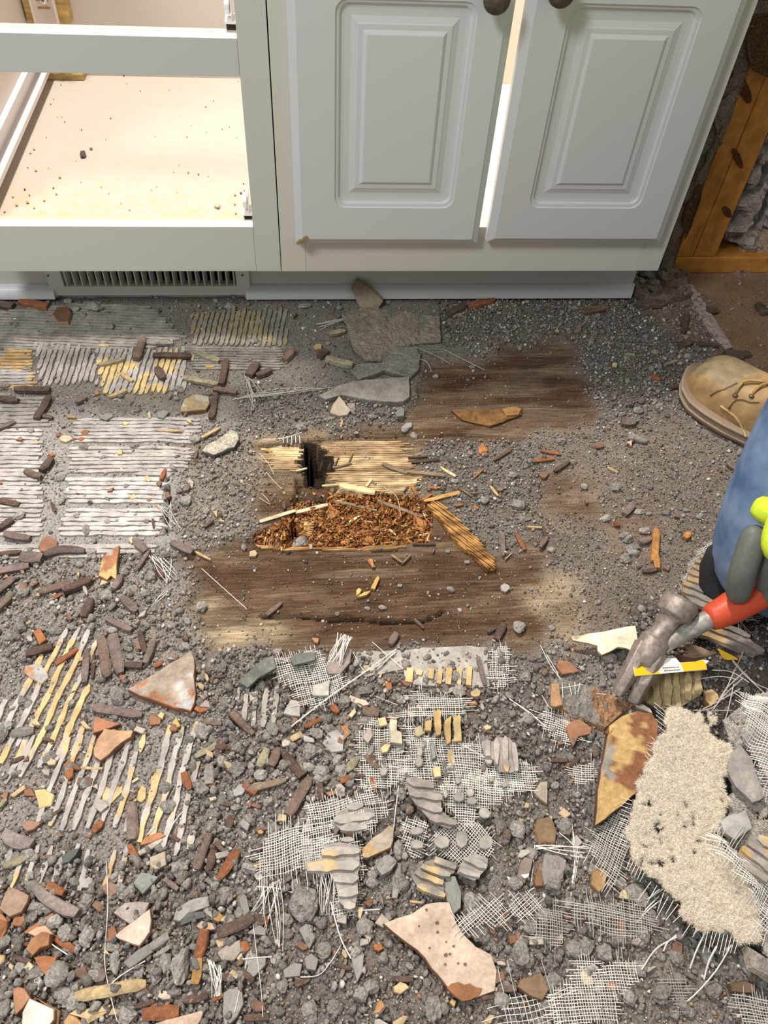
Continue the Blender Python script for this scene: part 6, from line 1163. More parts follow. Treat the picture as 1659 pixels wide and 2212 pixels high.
fibres('glass_fibre', [E_([(440, 1365), (560, 1350), (640, 1260), (700, 1160)])], 'curved glass fibre left of the big pale tile shard', r=.0004)
fibres('glass_fibre', [E_([(610, 780), (670, 1020), (710, 1140), (765, 1245)])], 'wavy glass fibre hanging below the tongue shaped slab', r=.0006)
fibres('glass_fibre', [E_([(70, 1250), (160, 1240), (260, 1235)])], 'short level glass fibre at lower left of the mesh fan', r=.0005)
fibres('glass_fibre', [E_([(800, 940), (870, 935), (950, 930)])], 'short level glass fibre at the tip of the tongue shaped slab', r=.0005)
fibres('glass_fibre', [E_([(160, 785), (280, 795), (400, 825)])], 'level glass fibre across the bottom of the mesh fan', r=.0005)
fibres('glass_fibre', [E_([(1070, 140), (1050, 300), (1020, 580)])], 'upright glass fibre beside the shard with an orange edge', r=.0005)
fibres('glass_fibre', [D_([(680, 620), (690, 900), (670, 1250), (700, 1450), (750, 1650)])], 'very long fibre crossing the bottom left heap from top to bottom', r=.00035)
fibres('glass_fibre', [D_([(700, 1420), (780, 1350), (930, 1260)])], 'slanting fibre on the dark grey ridged mortar slab', r=.0005)
fibres('glass_fibre', [D_([(285, 1110), (340, 1160), (430, 1220)])], 'fibre pair lying on the curved orange brown shard', r=.0005)
fibres('glass_fibre', [D_([(1070, 470), (1110, 380), (1165, 310)])], 'short fibre above the rust orange shard', r=.0005)
fibres('fibre_tuft', fan(D_, [(1330, 1250), (1430, 1300)], [(1340, 1500), (1420, 1480)], 10, .014, .010, 6), 'ragged fibre tuft in the rubble left of the mesh fan tails', r=.00035)
fibres('glass_fibre', [C_([(1290, 230), (1400, 330), (1580, 490)])], 'straight fibre lying across the corner of the stained boards', r=.0004)
fibres('fibre_tuft', fan(C_, [(950, 150), (1100, 170)], [(1060, 330), (1140, 260)], 8, .014, .01, 7)+fan(C_, [(980, 470), (1000, 420)], [(1100, 360), (1050, 370)], 3, .01, .01, 8), 'loose fibres in the grit left of the stained boards', r=.0004)
fibres('fibre_tuft', fan(A_, [(1090, 1430), (1100, 1640)], [(1000, 1440), (1190, 1640)], 12, .01, .01, 9, .03), 'short level fibres sticking out of the upright board edge', r=.0003)
fibres('fibre_tuft', fan(B_, [(70, 610), (110, 640)], [(120, 880), (200, 720)], 7, .01, .01, 10)+fan(B_, [(0, 780), (60, 770)], [(330, 730), (640, 700)], 7, .01, .01, 11, .06), 'tangle of pale fibres left of the grey mortar slab', col=(.5, .48, .42), r=.0004)
fibres('fibre_tuft', fan(B_, [(730, 255), (740, 270)], [(520, 265), (580, 345)], 6, .012, .01, 12, .03), 'fibres pointing left from the dusty mesh window', col=(.5, .48, .42), r=.0004)
fibres('glass_fibre', [B_([(1180, 510), (1250, 540), (1280, 600)])], 'hooked fibre at the broken right end of the grey crust', r=.0005, col=(.6, .55, .48))
fibres('glass_fibre', [B_([(1160, 435), (1290, 490), (1400, 550)])], 'thin fibre crossing the smooth brown board corner', r=.0003, col=(.6, .55, .48))
fibres('glass_fibre', [B_([(1360, 460), (1500, 530), (1620, 590)])], 'single fibre on the brown stained board near the gravel', r=.0004, col=(.6, .55, .48))
fibres('glass_fibre', [I_([(1110, 500), (1230, 590), (1270, 770)])], 'curled fibre hanging over the rotten wood', r=.0004, col=(.6, .5, .38))
fibres('fibre_tuft', [I_([(0, 200), (80, 290), (130, 390)]), I_([(60, 370), (140, 460), (200, 520)]), I_([(0, 600), (60, 640), (100, 660)]), I_([(20, 560), (60, 600), (90, 640)])], 'crossing fibres on the grit left of the black hole', r=.00035, col=(.7, .66, .58))
fibres('fibre_tuft', [I_([(30, 75), (200, 70), (380, 15)])]+[I_([(x, 45+abs(380-x)*.04), (x+3, 110)]) for x in (213, 250, 290, 325, 362)], 'white mesh hem with short tails above the black hole', r=.0005)
fibres('fibre_tuft', [F_([(900, 700), (1040, 820), (1100, 870)]), F_([(1030, 770), (940, 870), (640, 1050)])[:2]+F_([(860, 880)]), F_([(780, 770), (830, 860), (860, 890)])], 'crossing fibres on the beige backer board edge', r=.0004)
fibres('glass_fibre', [K_([(130, 515), (260, 565), (330, 590)])], 'thin fibre under the ochre ridge row', r=.0003)
fibres('glass_fibre', [K_([(1330, 540), (1500, 650), (1659, 790)])], 'long fibre slanting right from the grey finger below the black brown sliver', r=.0005)
fibres('glass_fibre', [K_([(0, 305), (150, 240), (310, 120)])], 'stout fibre at the left end of the beige board edge', r=.0008)
fibres('glass_fibre', [K_([(820, 905), (1000, 1000), (1220, 1130)])], 'stout fibre crossing below the four ochre bars', r=.0008)
fibres('glass_fibre', [K_([(470, 1120), (540, 1000), (610, 900)])], 'slanting fibre across the mesh field', r=.0006)
fibres('fibre_tuft', fan(H_, [(160, 515), (170, 560)], [(500, 515), (560, 650)], 4, .010, .014, 13, .05)+[H_([(165, 520), (155, 640), (140, 780)]), H_([(320, 440), (410, 520), (500, 670)]), H_([(120, 820), (220, 760), (230, 790)])], 'open weave of fibres left of the stretched mesh', r=.0005)
fibres('fibre_tuft', fan(H_, [(370, 800), (430, 1250)], [(380, 300), (470, 600)], 5, .010, .010, 14, .09), 'upright fibres running down through the right rubble', r=.0004)
fibres('fibre_tuft', [H_([(0, 1210), (70, 1240), (140, 1330)]), H_([(0, 1250), (60, 1270), (160, 1260)]), H_([(0, 1325), (20, 1325), (40, 1350)])], 'curling fibres right of the big pale shard tip', r=.0004)
fibres('fibre_tuft', [H_([(1130, 1085), (950, 1180), (850, 1320)]), H_([(1100, 1080), (1020, 1140), (990, 1200)]), H_([(990, 800), (900, 860), (800, 910)]), H_([(975, 870), (900, 930), (815, 1020)]), H_([(960, 850), (880, 930), (850, 980)])], 'long fibres sweeping down left from the torn beige board', r=.0006, z=.02)
fibres('glass_fibre', [[H_([p])[0]+(zz,) for p, zz in (((1425, 1160), .045), ((1330, 1320), .03), ((1200, 1470), .02), ((1080, 1570), .015))]], 'longest curved fibre sweeping down from the tip of the torn board', r=.0006)
fibres('glass_fibre', [[H_([p])[0]+(zz,) for p, zz in (((1265, 1065), .045), ((1200, 1200), .03), ((1160, 1310), .015))]], 'stout fibre dangling from the torn board edge', r=.0008)
fibres('glass_fibre', [[H_([p])[0]+(zz,) for p, zz in (((1330, 1170), .045), ((1280, 1270), .03), ((1250, 1380), .015))]], 'woolly fibre dangling at the tip of the torn board', r=.0010)
fibres('fibre_tuft', [G_(q_) for q_ in ([(1500, 1060), (1460, 1150), (1330, 1400), (1180, 1440)], [(1440, 1270), (1400, 1450), (1370, 1520)], [(1420, 1100), (1560, 1250), (1659, 1300)], [(1430, 1120), (1500, 1200), (1640, 1330)], [(1340, 1380), (1400, 1290), (1520, 1180)], [(1310, 1430), (1380, 1340), (1500, 1230)], [(1240, 1430), (1340, 1380), (1480, 1300)], [(1320, 1440), (1430, 1438)], [(1200, 1240), (1350, 1220), (1460, 1240)], [(1300, 1180), (1420, 1190), (1540, 1260)])], 'sheaf of grey fibres fanning out below the kneeling person', col=(.52, .47, .42), r=.0006, z=.03)
fibres('fibre_tuft', fan(G_, [(1480, 800), (1440, 860)], [(1659, 800), (1500, 1000)], 8, .02, .02, 17, .05), 'thin fibres in the shade under the red grip', col=(.4, .36, .32), r=.0004)
fibres('fibre_tuft', [G_([(200, 1020), (260, 1140), (330, 1240)]), G_([(240, 1080), (300, 1180), (320, 1230)]), G_([(210, 1340), (245, 1400), (260, 1420)]), G_([(0, 1360), (120, 1450), (250, 1550)])], 'thin fibres left of the mortar crusted shard', r=.0004)
fibres('fibre_tuft', [G_([(340, 1260), (345, 1360)]), G_([(385, 1265), (400, 1340)]), G_([(420, 1255), (425, 1335)]), G_([(455, 1260), (440, 1320)]), G_([(300, 1300), (360, 1290), (470, 1270)]), G_([(560, 1330), (620, 1335)])], 'frayed fibres on top of the mortar crusted shard', z=.022, r=.0004)

# ------------------------------------------------------------------ big pieces at the right
slab(G_([(270, 1410), (275, 1262), (340, 1250), (460, 1280), (560, 1300), (700, 1360), (800, 1400), (700, 1480), (610, 1560), (520, 1520), (420, 1480)]), .010, z=.000, top=(.30, .265, .235), side=(.50, .28, .10), mat=M_dust, name='tile_shard', kind='tile shard', cw='grey', relief=.0045, patches=[(22, .60, (.36, .20, .11), 31)], tilt=(-.008, .002), label='mortar crusted tile shard with an orange broken edge, left of the hammer claws')
slab(G_([(268, 1405), (272, 1262), (320, 1258), (330, 1330), (345, 1400), (300, 1412)]), .004, z=.020, top=(.38, .22, .12), mat=M_tile, cw='brown', label='bare brown end of the mortar crusted shard')
tall = H_([(540, 410), (550, 250), (565, 60), (590, -60), (610, -200), (680, -250), (780, -280), (870, -260), (910, -200), (905, -60), (890, 60), (830, 190), (760, 240), (650, 330)])
slab(tall, .011, z=.012, top=(.50, .32, .13), side=(.15, .075, .05), name='tile_shard', kind='tile shard', cw='yellow', relief=.0022, patches=[(30, .56, (.24, .10, .045), 41), (38, .60, (.27, .235, .20), 43)], tilt=(.012, .010), label='tall yellow backed tile shard standing between the hammer claws and the torn board')
rb = slab(H_([(610, -205), (680, -255), (780, -285), (872, -262), (900, -200), (870, -215), (780, -250), (690, -230), (630, -190)]), .004, z=.032, top=(.19, .075, .035), cw='dark brown', label='dark brown rim on the top of the tall yellow backed shard')
slab(G_([(300, 1160), (315, 1115), (375, 1120), (410, 1145), (450, 1190), (340, 1210)]), .006, top=(.32, .15, .085), label='plain red brown shard left of the cream sheet', name='tile_shard')
slab(H_([(345, -300), (360, -340), (420, -330), (440, -290), (400, -240), (350, -230)]), .005, top=(.32, .15, .085), label='small terracotta shard on the mesh scrap below the crusted shard')
slab(H_([(360, -230), (400, -270), (450, -290), (530, -230), (520, -190), (440, -170), (410, -110), (390, -150)]), .006, top=(.32, .155, .085), z=.003, label='boomerang shaped terracotta shard left of the tall yellow backed shard')
cream = G_([(398, 965), (520, 950), (640, 938), (700, 928), (795, 918), (806, 960), (812, 1000), (800, 1030), (790, 1075), (740, 1052), (690, 1045), (640, 1070), (592, 1086), (565, 1060), (562, 1030), (505, 1012), (410, 990)])
slab(cream, .003, z=.012, top=(.84, .76, .56), side=(.5, .36, .2), mat=M_thin, name='torn_sheet', kind='sheet', cw='cream', relief=.0006, patches=[(20, .72, (.45, .30, .14), 61)], tilt=(.008, .006), label='torn cream sheet lying left of the hammer head')
slab(G_([(750, 955), (765, 945), (782, 960), (778, 980), (760, 985)]), .0012, z=.020, top=(.20, .12, .06), cw='dark brown', label='dark brown fleck on the cream sheet')
slab(H_([(175, 360), (225, 350), (270, 355), (300, 440), (290, 520), (240, 510), (190, 520), (165, 430)]), .008, top=(.22, .14, .08), side=(.4, .22, .1), cw='brown', relief=.001, label='round topped brown tile piece with rusty specks, right rubble')
slab(H_([(510, 790), (520, 710), (555, 685), (590, 690), (610, 720), (600, 800), (560, 840)]), .006, z=.006, top=(.38, .23, .10), cw='orange brown', label='orange brown rounded shard below the stretched mesh')
slab(H_([(60, 650), (90, 610), (145, 620), (130, 700), (90, 780), (40, 740)]), .006, top=(.25, .195, .165), cw='mauve brown', kind='tile piece', label='mauve brown tile piece with a white fleck, right rubble')
slab(H_([(150, 770), (170, 680), (190, 640), (210, 660), (205, 800), (160, 800)]), .008, top=(.28, .14, .075), side=(.2, .1, .05), cw='red brown')
slab(H_([(70, 715), (125, 708), (120, 730), (95, 738)]), .001, z=.010, top=(.86, .82, .75), cw='white', kind='paint fleck', name='paint_fleck', label='white fleck on the mauve brown tile piece')
slab(H_([(40, 1440), (60, 1390), (130, 1370), (190, 1345), (240, 1460), (200, 1530), (120, 1500)]), .010, z=.003, top=(.24, .15, .09), side=(.16, .09, .05), relief=.001, cw='brown', label='dark brown tile piece near the bottom edge, right of centre')
slab(H_([(155, 180), (200, 115), (245, 110), (245, 260), (200, 230)]), .007, top=(.42, .35, .27), side=(.3, .2, .12), cw='buff', label='buff notched tile piece under the mesh field, right rubble')
slab(H_([(265, 355), (345, 340), (400, 300), (390, 340), (300, 350)]), .006, top=(.3, .28, .26), mat=M_stone, name='mortar_flake', kind='mortar flake', cw='grey')
slab(H_([(690, 1000), (705, 985), (735, 995), (720, 1110), (688, 1100)]), .005, z=.004, top=(.33, .16, .08), label='narrow red brown shard under the torn board fringe')
slab(H_([(1030, 1160), (1060, 1140), (1095, 1160), (1090, 1260), (1040, 1300), (1025, 1230)]), .006, top=(.20, .12, .075), cw='dark brown')
slab(H_([(300, 1120), (330, 1090), (345, 1120), (320, 1160)]), .004, z=.004, top=(.5, .36, .26), cw='peach')
slab(H_([(210, 600), (300, 610), (350, 640), (330, 760), (210, 800), (190, 700)]), .010, top=(.30, .265, .24), mat=M_stone, name='mortar_flake', kind='mortar slab', cw='grey', relief=.003)
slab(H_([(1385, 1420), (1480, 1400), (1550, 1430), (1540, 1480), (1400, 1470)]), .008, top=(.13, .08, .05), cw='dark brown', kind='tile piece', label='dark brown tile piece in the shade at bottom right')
# comb ridged slab next to the knee, in two parts
ridged(G_, [(1105, 660), (1190, 480), (1250, 430), (1380, 420), (1420, 700), (1290, 800), (1180, 740)], -27, .0110, 'comb ridged thinset slab running under the knee', base=(.29, .25, .215), tan=(.42, .30, .17), thr=.5, seed=31, z=.012)
ridged(G_, [(1180, 920), (1280, 850), (1480, 900), (1640, 1060), (1580, 1080), (1480, 1060), (1360, 1010)], -32, .0110, 'comb ridged thinset slab under the red grip', base=(.23, .20, .17), tan=(.40, .28, .14), thr=.5, seed=32, z=.012)
ridged(G_, [(870, 1370), (890, 1210), (1240, 1180), (1235, 1330), (1120, 1400), (980, 1420)], 76, .0125, 'upright buff ridges under the yellow label', base=(.45, .35, .19), tan=(.22, .11, .04), thr=.62, seed=33, z=.002)
slab(G_([(1255, 1310), (1300, 1295), (1340, 1325), (1350, 1360), (1300, 1408), (1262, 1370)]), .008, top=(.58, .40, .20), side=(.3, .14, .05), cw='ochre', label='ochre rounded shard right of the buff ridges', kind='tile shard')
slab(G_([(810, 1380), (860, 1390), (910, 1420), (925, 1450), (880, 1430), (830, 1410)]), .003, z=.010, top=(.62, .52, .44), cw='pale pink', kind='tile flake', name='tile_chip', label='pale pink flake beside the hammer claw tips')
slab(G_([(890, 1215), (960, 1210), (975, 1245), (930, 1260), (885, 1262)]), .004, z=.010, top=(.60, .55, .45), cw='cream', kind='tile flake', name='tile_chip', label='cream flake peeking out under the yellow label')
slab(H_([(830, 130-400), (900, -250), (930, -130), (900, -60)]), .006, z=.0, top=(.15, .07, .03), cw='dark brown', kind='tile piece')
slab(H_([(890, -110), (1000, -180), (1060, -60), (960, 0)]), .006, z=-.004, top=(.22, .13, .06), cw='dark brown', kind='tile piece')
# torn ply scraps and label strip
slab(G_([(1130, 1010), (1200, 1000), (1300, 1040), (1350, 1048), (1290, 1075), (1200, 1085), (1120, 1070), (1165, 1055), (1125, 1045), (1160, 1035)]), .003, z=.022, top=(.27, .19, .12), mat=M_wood, name='wood_flake', kind='wood flake', cw='grey brown', label='grey brown splintered flake with a toothed left end beside the label')
slab(G_([(1045, 1085), (1090, 1065), (1150, 1070), (1165, 1090), (1270, 1105), (1200, 1120), (1100, 1128), (1060, 1105)]), .004, z=.018, top=(.13, .06, .035), mat=M_tile, name='tile_chip', kind='tile flake', cw='dark maroon', label='dark maroon flake behind the yellow label')
def label_strip():
    e = empty('printed_label', tuple(P(1445, 1440, .020)), 'torn white and yellow printed label lying across the hammer claws', 'label')
    lp = G_([(775, 1085), (850, 1080), (1060, 1092), (1095, 1132), (1190, 1125), (1240, 1112), (1282, 1120), (1262, 1140), (1250, 1135), (1270, 1176), (1040, 1196), (806, 1218), (795, 1155), (810, 1120)])
    zt = lambda u: .058-.00004*(u-1360)
    W_ = [P(u, v, zt(u)) for u, v in lp]; n = len(W_)
    m = MB(); m.add([tuple(p) for p in W_]+[(p[0], p[1], p[2]-.0012) for p in W_], [tuple(range(n)), tuple(range(n, 2*n))[::-1]]+[(i, (i+1) % n, n+(i+1) % n, n+i) for i in range(n)], (.80, .76, .72)); m.build('backing', M_thin, e)
    def pr(pts, c, name, dz=.0004):
        w2 = [P(u, v, zt(u)+dz) for u, v in G_(pts)]; n = len(w2); q_ = MB()
        q_.add([tuple(p) for p in w2]+[(p[0], p[1], p[2]-.0003) for p in w2], [tuple(range(n)), tuple(range(n, 2*n))[::-1]]+[(i, (i+1) % n, n+(i+1) % n, n+i) for i in range(n)], c); return q_.build(name, M_plastic, e)
    pr([(800, 1160), (935, 1140), (965, 1203), (807, 1216)], (.86, .50, .01), 'yellow_band'); pr([(1098, 1134), (1190, 1126), (1240, 1114), (1262, 1142), (1268, 1174), (1120, 1187)], (.84, .50, .02), 'yellow_band')
    pr([(880, 1090), (1060, 1094), (1070, 1100), (900, 1106)], (.25, .24, .22), 'grey_band')
    for k in range(5): pr([(800+k*26, 1092), (804+k*26, 1092), (850+k*26, 1136), (846+k*26, 1136)], (.55, .33, .22), 'stripe')
    # print lines, drawn out by the blow; the bold word on yellow cannot be read
    for k, (y, x0) in enumerate(((1163, 985), (1181, 995))):
        x = x0
        while x < 1090:
            l = random.uniform(6, 13); pr([(x, y-(x-x0)*.06), (x+l, y-(x+l-x0)*.06), (x+l, y+5-(x+l-x0)*.06), (x, y+5-(x-x0)*.06)], (.10, .09, .09), 'print'); x += l+3
    x = 1133
    for l in (13, 9, 9, 10, 8, 9, 10, 9): pr([(x, 1152), (x+l-2, 1151), (x+l-2, 1168-(x-1133)*.04), (x, 1170-(x-1133)*.04)], (.16, .06, .01), 'print'); x += l
    return e
label_strip()
slab(G_([(1355, 1020), (1400, 1040), (1470, 1075), (1488, 1090), (1420, 1092), (1385, 1075)]), .0015, z=.020, top=(.88, .55, .03), mat=M_plastic, name='label_scrap', kind='label scrap', cw='yellow', label='bright yellow label scrap on the dark debris right of the label')
rbx = empty('ribbed_scrap', tuple(P(1568, 1145, .01)), 'orange and red ribbed plastic scrap half hidden behind the knee', 'plastic scrap')
for i, (y0, y1, c_) in enumerate(((236, 262, (.88, .42, .03)), (266, 282, (.62, .15, .05)), (285, 300, (.70, .20, .12)), (302, 317, (.62, .16, .09)), (319, 334, (.70, .2, .12)), (336, 352, (.5, .12, .07)))):
    a = G_([(1322+i*8, y0+6), (1440, y0), (1440, y1), (1318+i*10, y1+4)]); m = MB(); w_ = [P(u, v, .026) for u, v in a]
    m.add([tuple(p) for p in w_]+[(p[0], p[1], p[2]-.004) for p in w_], [(0, 1, 2, 3), (7, 6, 5, 4)]+[(k, (k+1) % 4, 4+(k+1) % 4, 4+k) for k in range(4)], c_); m.build('rib', M_plastic, rbx)
# ---- torn beige board panel: fuzzy torn face, raised on the rubble
def panel(pts, zf, step, c_top, name, label, fuzz, relief, seed, jag=.004, hole=True, cat='backer board', th=.010, c2=None):
    w_ = np.array([P(u, v, zf)[:2] for u, v in pts]); x0, y0 = w_.min(0)-.01; x1, y1 = w_.max(0)+.01
    xs = np.arange(x0, x1, step); ys = np.arange(y0, y1, step); X, Y = np.meshgrid(xs, ys)
    WX = X+(vnoise(X, Y, 120, seed, 3)-.5)*jag*2.4; WY = Y+(vnoise(X, Y, 120, seed+1, 3)-.5)*jag*2.4; M = inside(w_, WX, WY)
    if hole: M &= ~((vnoise(X, Y, 130, seed+2, 2) > .80))
    n1 = vnoise(X, Y, 60, seed+3, 4); n2 = vnoise(X, Y, 330, seed+4, 3); n3 = vnoise(X, Y, 14, seed+5, 3)
    Mb = blur(M.astype(float), 3); edge = np.clip((Mb-.5)*2, 0, 1)
    Z = zf+relief*(n1-.5)*1.5+relief*.9*(n2-.5)+.010*(n3-.5)-.004*(1-edge)
    idx = -np.ones(X.shape, int); idx[M] = np.arange(M.sum()); Vt = np.stack([X[M], Y[M], Z[M]], -1)
    cc = np.array(c_top)[None]*(.5+.9*n2[M])[:, None]
    if c2 is not None:
        k = np.clip((n3[M]-.50)*5, 0, 1)[:, None]*.75; cc = cc*(1-k)+np.array(c2)[None]*(.7+.6*n2[M])[:, None]*k
    k = np.clip((n1[M]-.72)*9, 0, 1)[:, None]*.8; cc = cc*(1-k)+np.array((.12, .07, .06))*k
    q_ = M[:-1, :-1] & M[:-1, 1:] & M[1:, :-1] & M[1:, 1:]; j, i = np.nonzero(q_)
    Fq = np.stack([idx[j, i], idx[j, i+1], idx[j+1, i+1], idx[j+1, i]], -1); nv = len(Vt)
    Vb = Vt.copy(); Vb[:, 2] -= th*(.35+.65*edge[M]); Fb = Fq[:, ::-1]+nv
    # side walls
    pad = np.pad(q_, 1); sd_ = []
    for dj, di, a, b in ((-1, 0, 0, 1), (1, 0, 2, 3), (0, -1, 3, 0), (0, 1, 1, 2)):
        nb = pad[1+dj:pad.shape[0]-1+dj, 1+di:pad.shape[1]-1+di]; e_ = q_ & ~nb; jj, i2 = np.nonzero(e_); cor = [idx[jj, i2], idx[jj, i2+1], idx[jj+1, i2+1], idx[jj+1, i2]]
        sd_.append(np.stack([cor[b], cor[a], cor[a]+nv, cor[b]+nv], -1))
    FF = np.concatenate([Fq, Fb]+sd_); VV = np.concatenate([Vt, Vb]); CC = np.concatenate([cc, cc*.55]); c = np.array([VV[:, 0].mean(), VV[:, 1].mean(), VV[:, 2].min()])
    e = empty(name, tuple(c), label, cat); mesh('core', VV-c, FF, M_dust, e, CC)
    if fuzz:   # torn paper-like fuzz of short glass hairs
        sel = RNG.integers(0, len(Vt), fuzz); m_V = []; ang_ = RNG.random(fuzz)*2*PI; L = RNG.uniform(.0012, .0045, fuzz); hh = RNG.uniform(.0, .0016, fuzz)
        p = Vt[sel]; t = np.stack([np.cos(ang_), np.sin(ang_), 0*ang_], -1); nn_ = np.stack([-np.sin(ang_), np.cos(ang_), 0*ang_], -1)
        V4 = np.stack([p-nn_*.00018+[0, 0, .0002], p+nn_*.00018+[0, 0, .0002], p+t*L[:, None]+np.stack([0*L, 0*L, hh+.0003], -1)], 1).reshape(-1, 3)
        Ft = np.arange(len(V4)).reshape(-1, 3); col = np.repeat(np.array([(.92, .80, .64)])*RNG.uniform(.42, 1.12, (fuzz, 1)), 3, 0)
        o = mesh('glass_fuzz', V4-c, Ft, M_fibre, e, col); o['kind'] = 'stuff'
    return e
big_p = [(1440, 1528), (1470, 1520), (1500, 1540), (1548, 1535), (1552, 1550), (1535, 1590), (1580, 1610), (1600, 1640), (1560, 1680), (1580, 1730), (1560, 1770), (1560, 1820), (1590, 1860), (1620, 1910), (1650, 1980), (1655, 2030), (1600, 2040), (1575, 2010), (1540, 2012), (1500, 2000), (1470, 1975), (1465, 1950), (1430, 1915), (1395, 1885), (1360, 1850), (1355, 1800), (1365, 1760), (1370, 1730), (1385, 1670), (1400, 1640), (1420, 1600), (1440, 1580)]
pe = panel(big_p, .050, .0012, (.86, .72, .55), 'torn_backer_board', 'large pale beige torn board with a fuzzy face at lower right', 60000, .0035, 201, c2=(.50, .47, .45))
pe2 = panel([(1560, 1560), (1620, 1500), (1720, 1480), (1720, 2120), (1660, 2110), (1640, 2000), (1600, 1900), (1570, 1830), (1570, 1740), (1600, 1650)], .038, .0016, (.33, .30, .275), 'backer_board', 'grey mesh covered board leaning at the right edge behind the beige board', 8000, .005, 211, c2=(.42, .39, .36))
fibres('fibre_fringe', [[(u, v, .048), (u-rq*.5, v+sq*.5, .048), (u-rq, v+sq, .044)] for (u, v, rq, sq) in [(1437+random.uniform(-3, 3), 1535+k*9, 22, -18) for k in range(6)]+[(1416-k*2.2+random.uniform(-3, 3), 1600+k*9+random.uniform(-4, 4), random.uniform(6, 17), random.uniform(-10, -3)) for k in range(12)]+[(1366-k*.9, 1730+k*9, 16+random.random()*10, -8) for k in range(12)]+[(1362+k*6, 1855+k*6, 10, 14+random.random()*12) for k in range(6)]+[(1410+k*9+random.uniform(-4, 4), 1905+k*8, random.uniform(6, 34), random.uniform(12, 50)) for k in range(14)]+[(1540+k*8, 2012+k*2, 10, 30+random.random()*16) for k in range(8)]], 'white fibre fringe along the left edge of the torn beige board', r=.0003)
for pts, c_, lb in (([(1580, 1625), (1600, 1610), (1625, 1640), (1640, 1690), (1655, 1720), (1625, 1735), (1590, 1700), (1570, 1660)], (.33, .29, .265), 'flat grey thinset plate on the mesh at the right edge'),
                    ([(1600, 1590), (1640, 1560), (1700, 1570), (1700, 1720), (1665, 1700), (1640, 1650)], (.30, .27, .25), 'larger grey thinset plate cut by the right edge'),
                    ([(1555, 1775), (1575, 1760), (1610, 1750), (1625, 1790), (1590, 1815), (1565, 1800)], (.40, .385, .36), 'pale blue grey mortar plate right of the torn beige board')):
    slab(pts, .005, z=.052-.01, top=c_, mat=M_thin, name='thinset_flake', kind='thinset plate', cw='grey', relief=.0012, label=lb)
ridged(N_, [(1330, 1780), (1400, 1720), (1480, 1560), (1659, 1620), (1800, 1700), (1800, 2080), (1560, 2080), (1440, 1960)], -42, .0110, 'comb ridged slab with orange flecks at the right edge', base=(.36, .31, .27), tan=(.58, .36, .12), thr=.64, seed=41, z=.060)
slab([(1600, 2050), (1650, 2080), (1720, 2100), (1720, 2150), (1660, 2125), (1610, 2095)], .012, z=.020, top=(.36, .31, .27), side=(.5, .42, .32), mat=M_dust, name='backer_board', kind='board edge', cw='beige', relief=.002, label='broken board edge at the lower right corner')
# grey crust and mortar slab below the right cabinet
slab(B_([(700, 240), (840, 200), (1000, 215), (1330, 260), (1340, 420), (1200, 430), (1010, 470), (960, 545), (860, 540), (780, 470), (750, 360)]), .008, top=(.27, .235, .185), side=(.15, .13, .1), mat=M_dust, name='mortar_flake', kind='mortar slab', cw='brown grey', relief=.0035, label='rough cracked grey crust below the leaning shard')
slab(B_([(980, 480), (1060, 450), (1180, 450), (1210, 500), (1195, 600), (1150, 640), (1080, 630), (980, 600), (820, 660), (760, 600), (800, 560), (960, 550)]), .007, z=.002, top=(.26, .235, .20), mat=M_dust, name='mortar_flake', kind='mortar slab', cw='grey', relief=.002, label='grey broken slab with a rounded end between crust and smooth slab')
slab(B_([(560, 765), (700, 690), (780, 670), (950, 655), (1140, 640), (1140, 770), (1100, 800), (1000, 805), (850, 785), (700, 760), (600, 790)]), .009, z=.0, top=(.28, .255, .225), mat=M_thin, name='mortar_flake', kind='mortar slab', cw='grey', relief=.001, label='smooth flat mortar slab lying level above the pale triangular chip')
slab(A_([(1370, 1130), (1290, 1110), (1310, 1080), (1480, 970), (1520, 990), (1530, 1030), (1500, 1080), (1420, 1110)]), .006, z=.004, top=(.50, .45, .36), side=(.15, .14, .12), mat=M_dust, name='mortar_flake', kind='mortar flake', cw='pale', relief=.002, label='pale ragged flake with a shadowed edge above left of the hole')  # dark side colour paints the shadow along its edge
# dust ridge on the OSB at the upper right
slab([(1482, 605), (1500, 612), (1530, 660), (1560, 705), (1585, 745), (1570, 750), (1535, 715), (1505, 665)], .002, top=(.42, .33, .29), mat=M_dust, name='dust_ridge', kind='line of dust', cw='pale pink', relief=.003, label='pale pink line of dust running toward the opened wall')
slab([(1360, 588), (1410, 584), (1480, 592), (1490, 640), (1440, 655), (1370, 640), (1352, 610)], .014, top=(.24, .19, .16), mat=M_dust, name='plaster_rubble', kind='plaster heap', cw='mauve', relief=.012, label='crumpled plaster heap at the right end of the toe kick')
for (u, v, ru, rv, cc) in ((1365, 600, 12, 9, (.2, .15, .13)), (1392, 608, 14, 12, (.26, .25, .23)), (1380, 622, 9, 6, (.3, .28, .24)), (1410, 626, 14, 9, (.33, .29, .26)), (1395, 592, 12, 8, (.17, .12, .1)), (1425, 612, 10, 14, (.3, .25, .22)), (1440, 630, 16, 8, (.26, .2, .17)), (1400, 636, 14, 6, (.3, .27, .24)), (1372, 634, 9, 5, (.28, .22, .15)), (1450, 600, 16, 6, (.3, .22, .17))):
    chunk(u, v, ru, rv, random.uniform(0, 180), cc, 'plaster_chunk', 'lump of torn plaster', 'mauve grey', z=.012, sub=2)
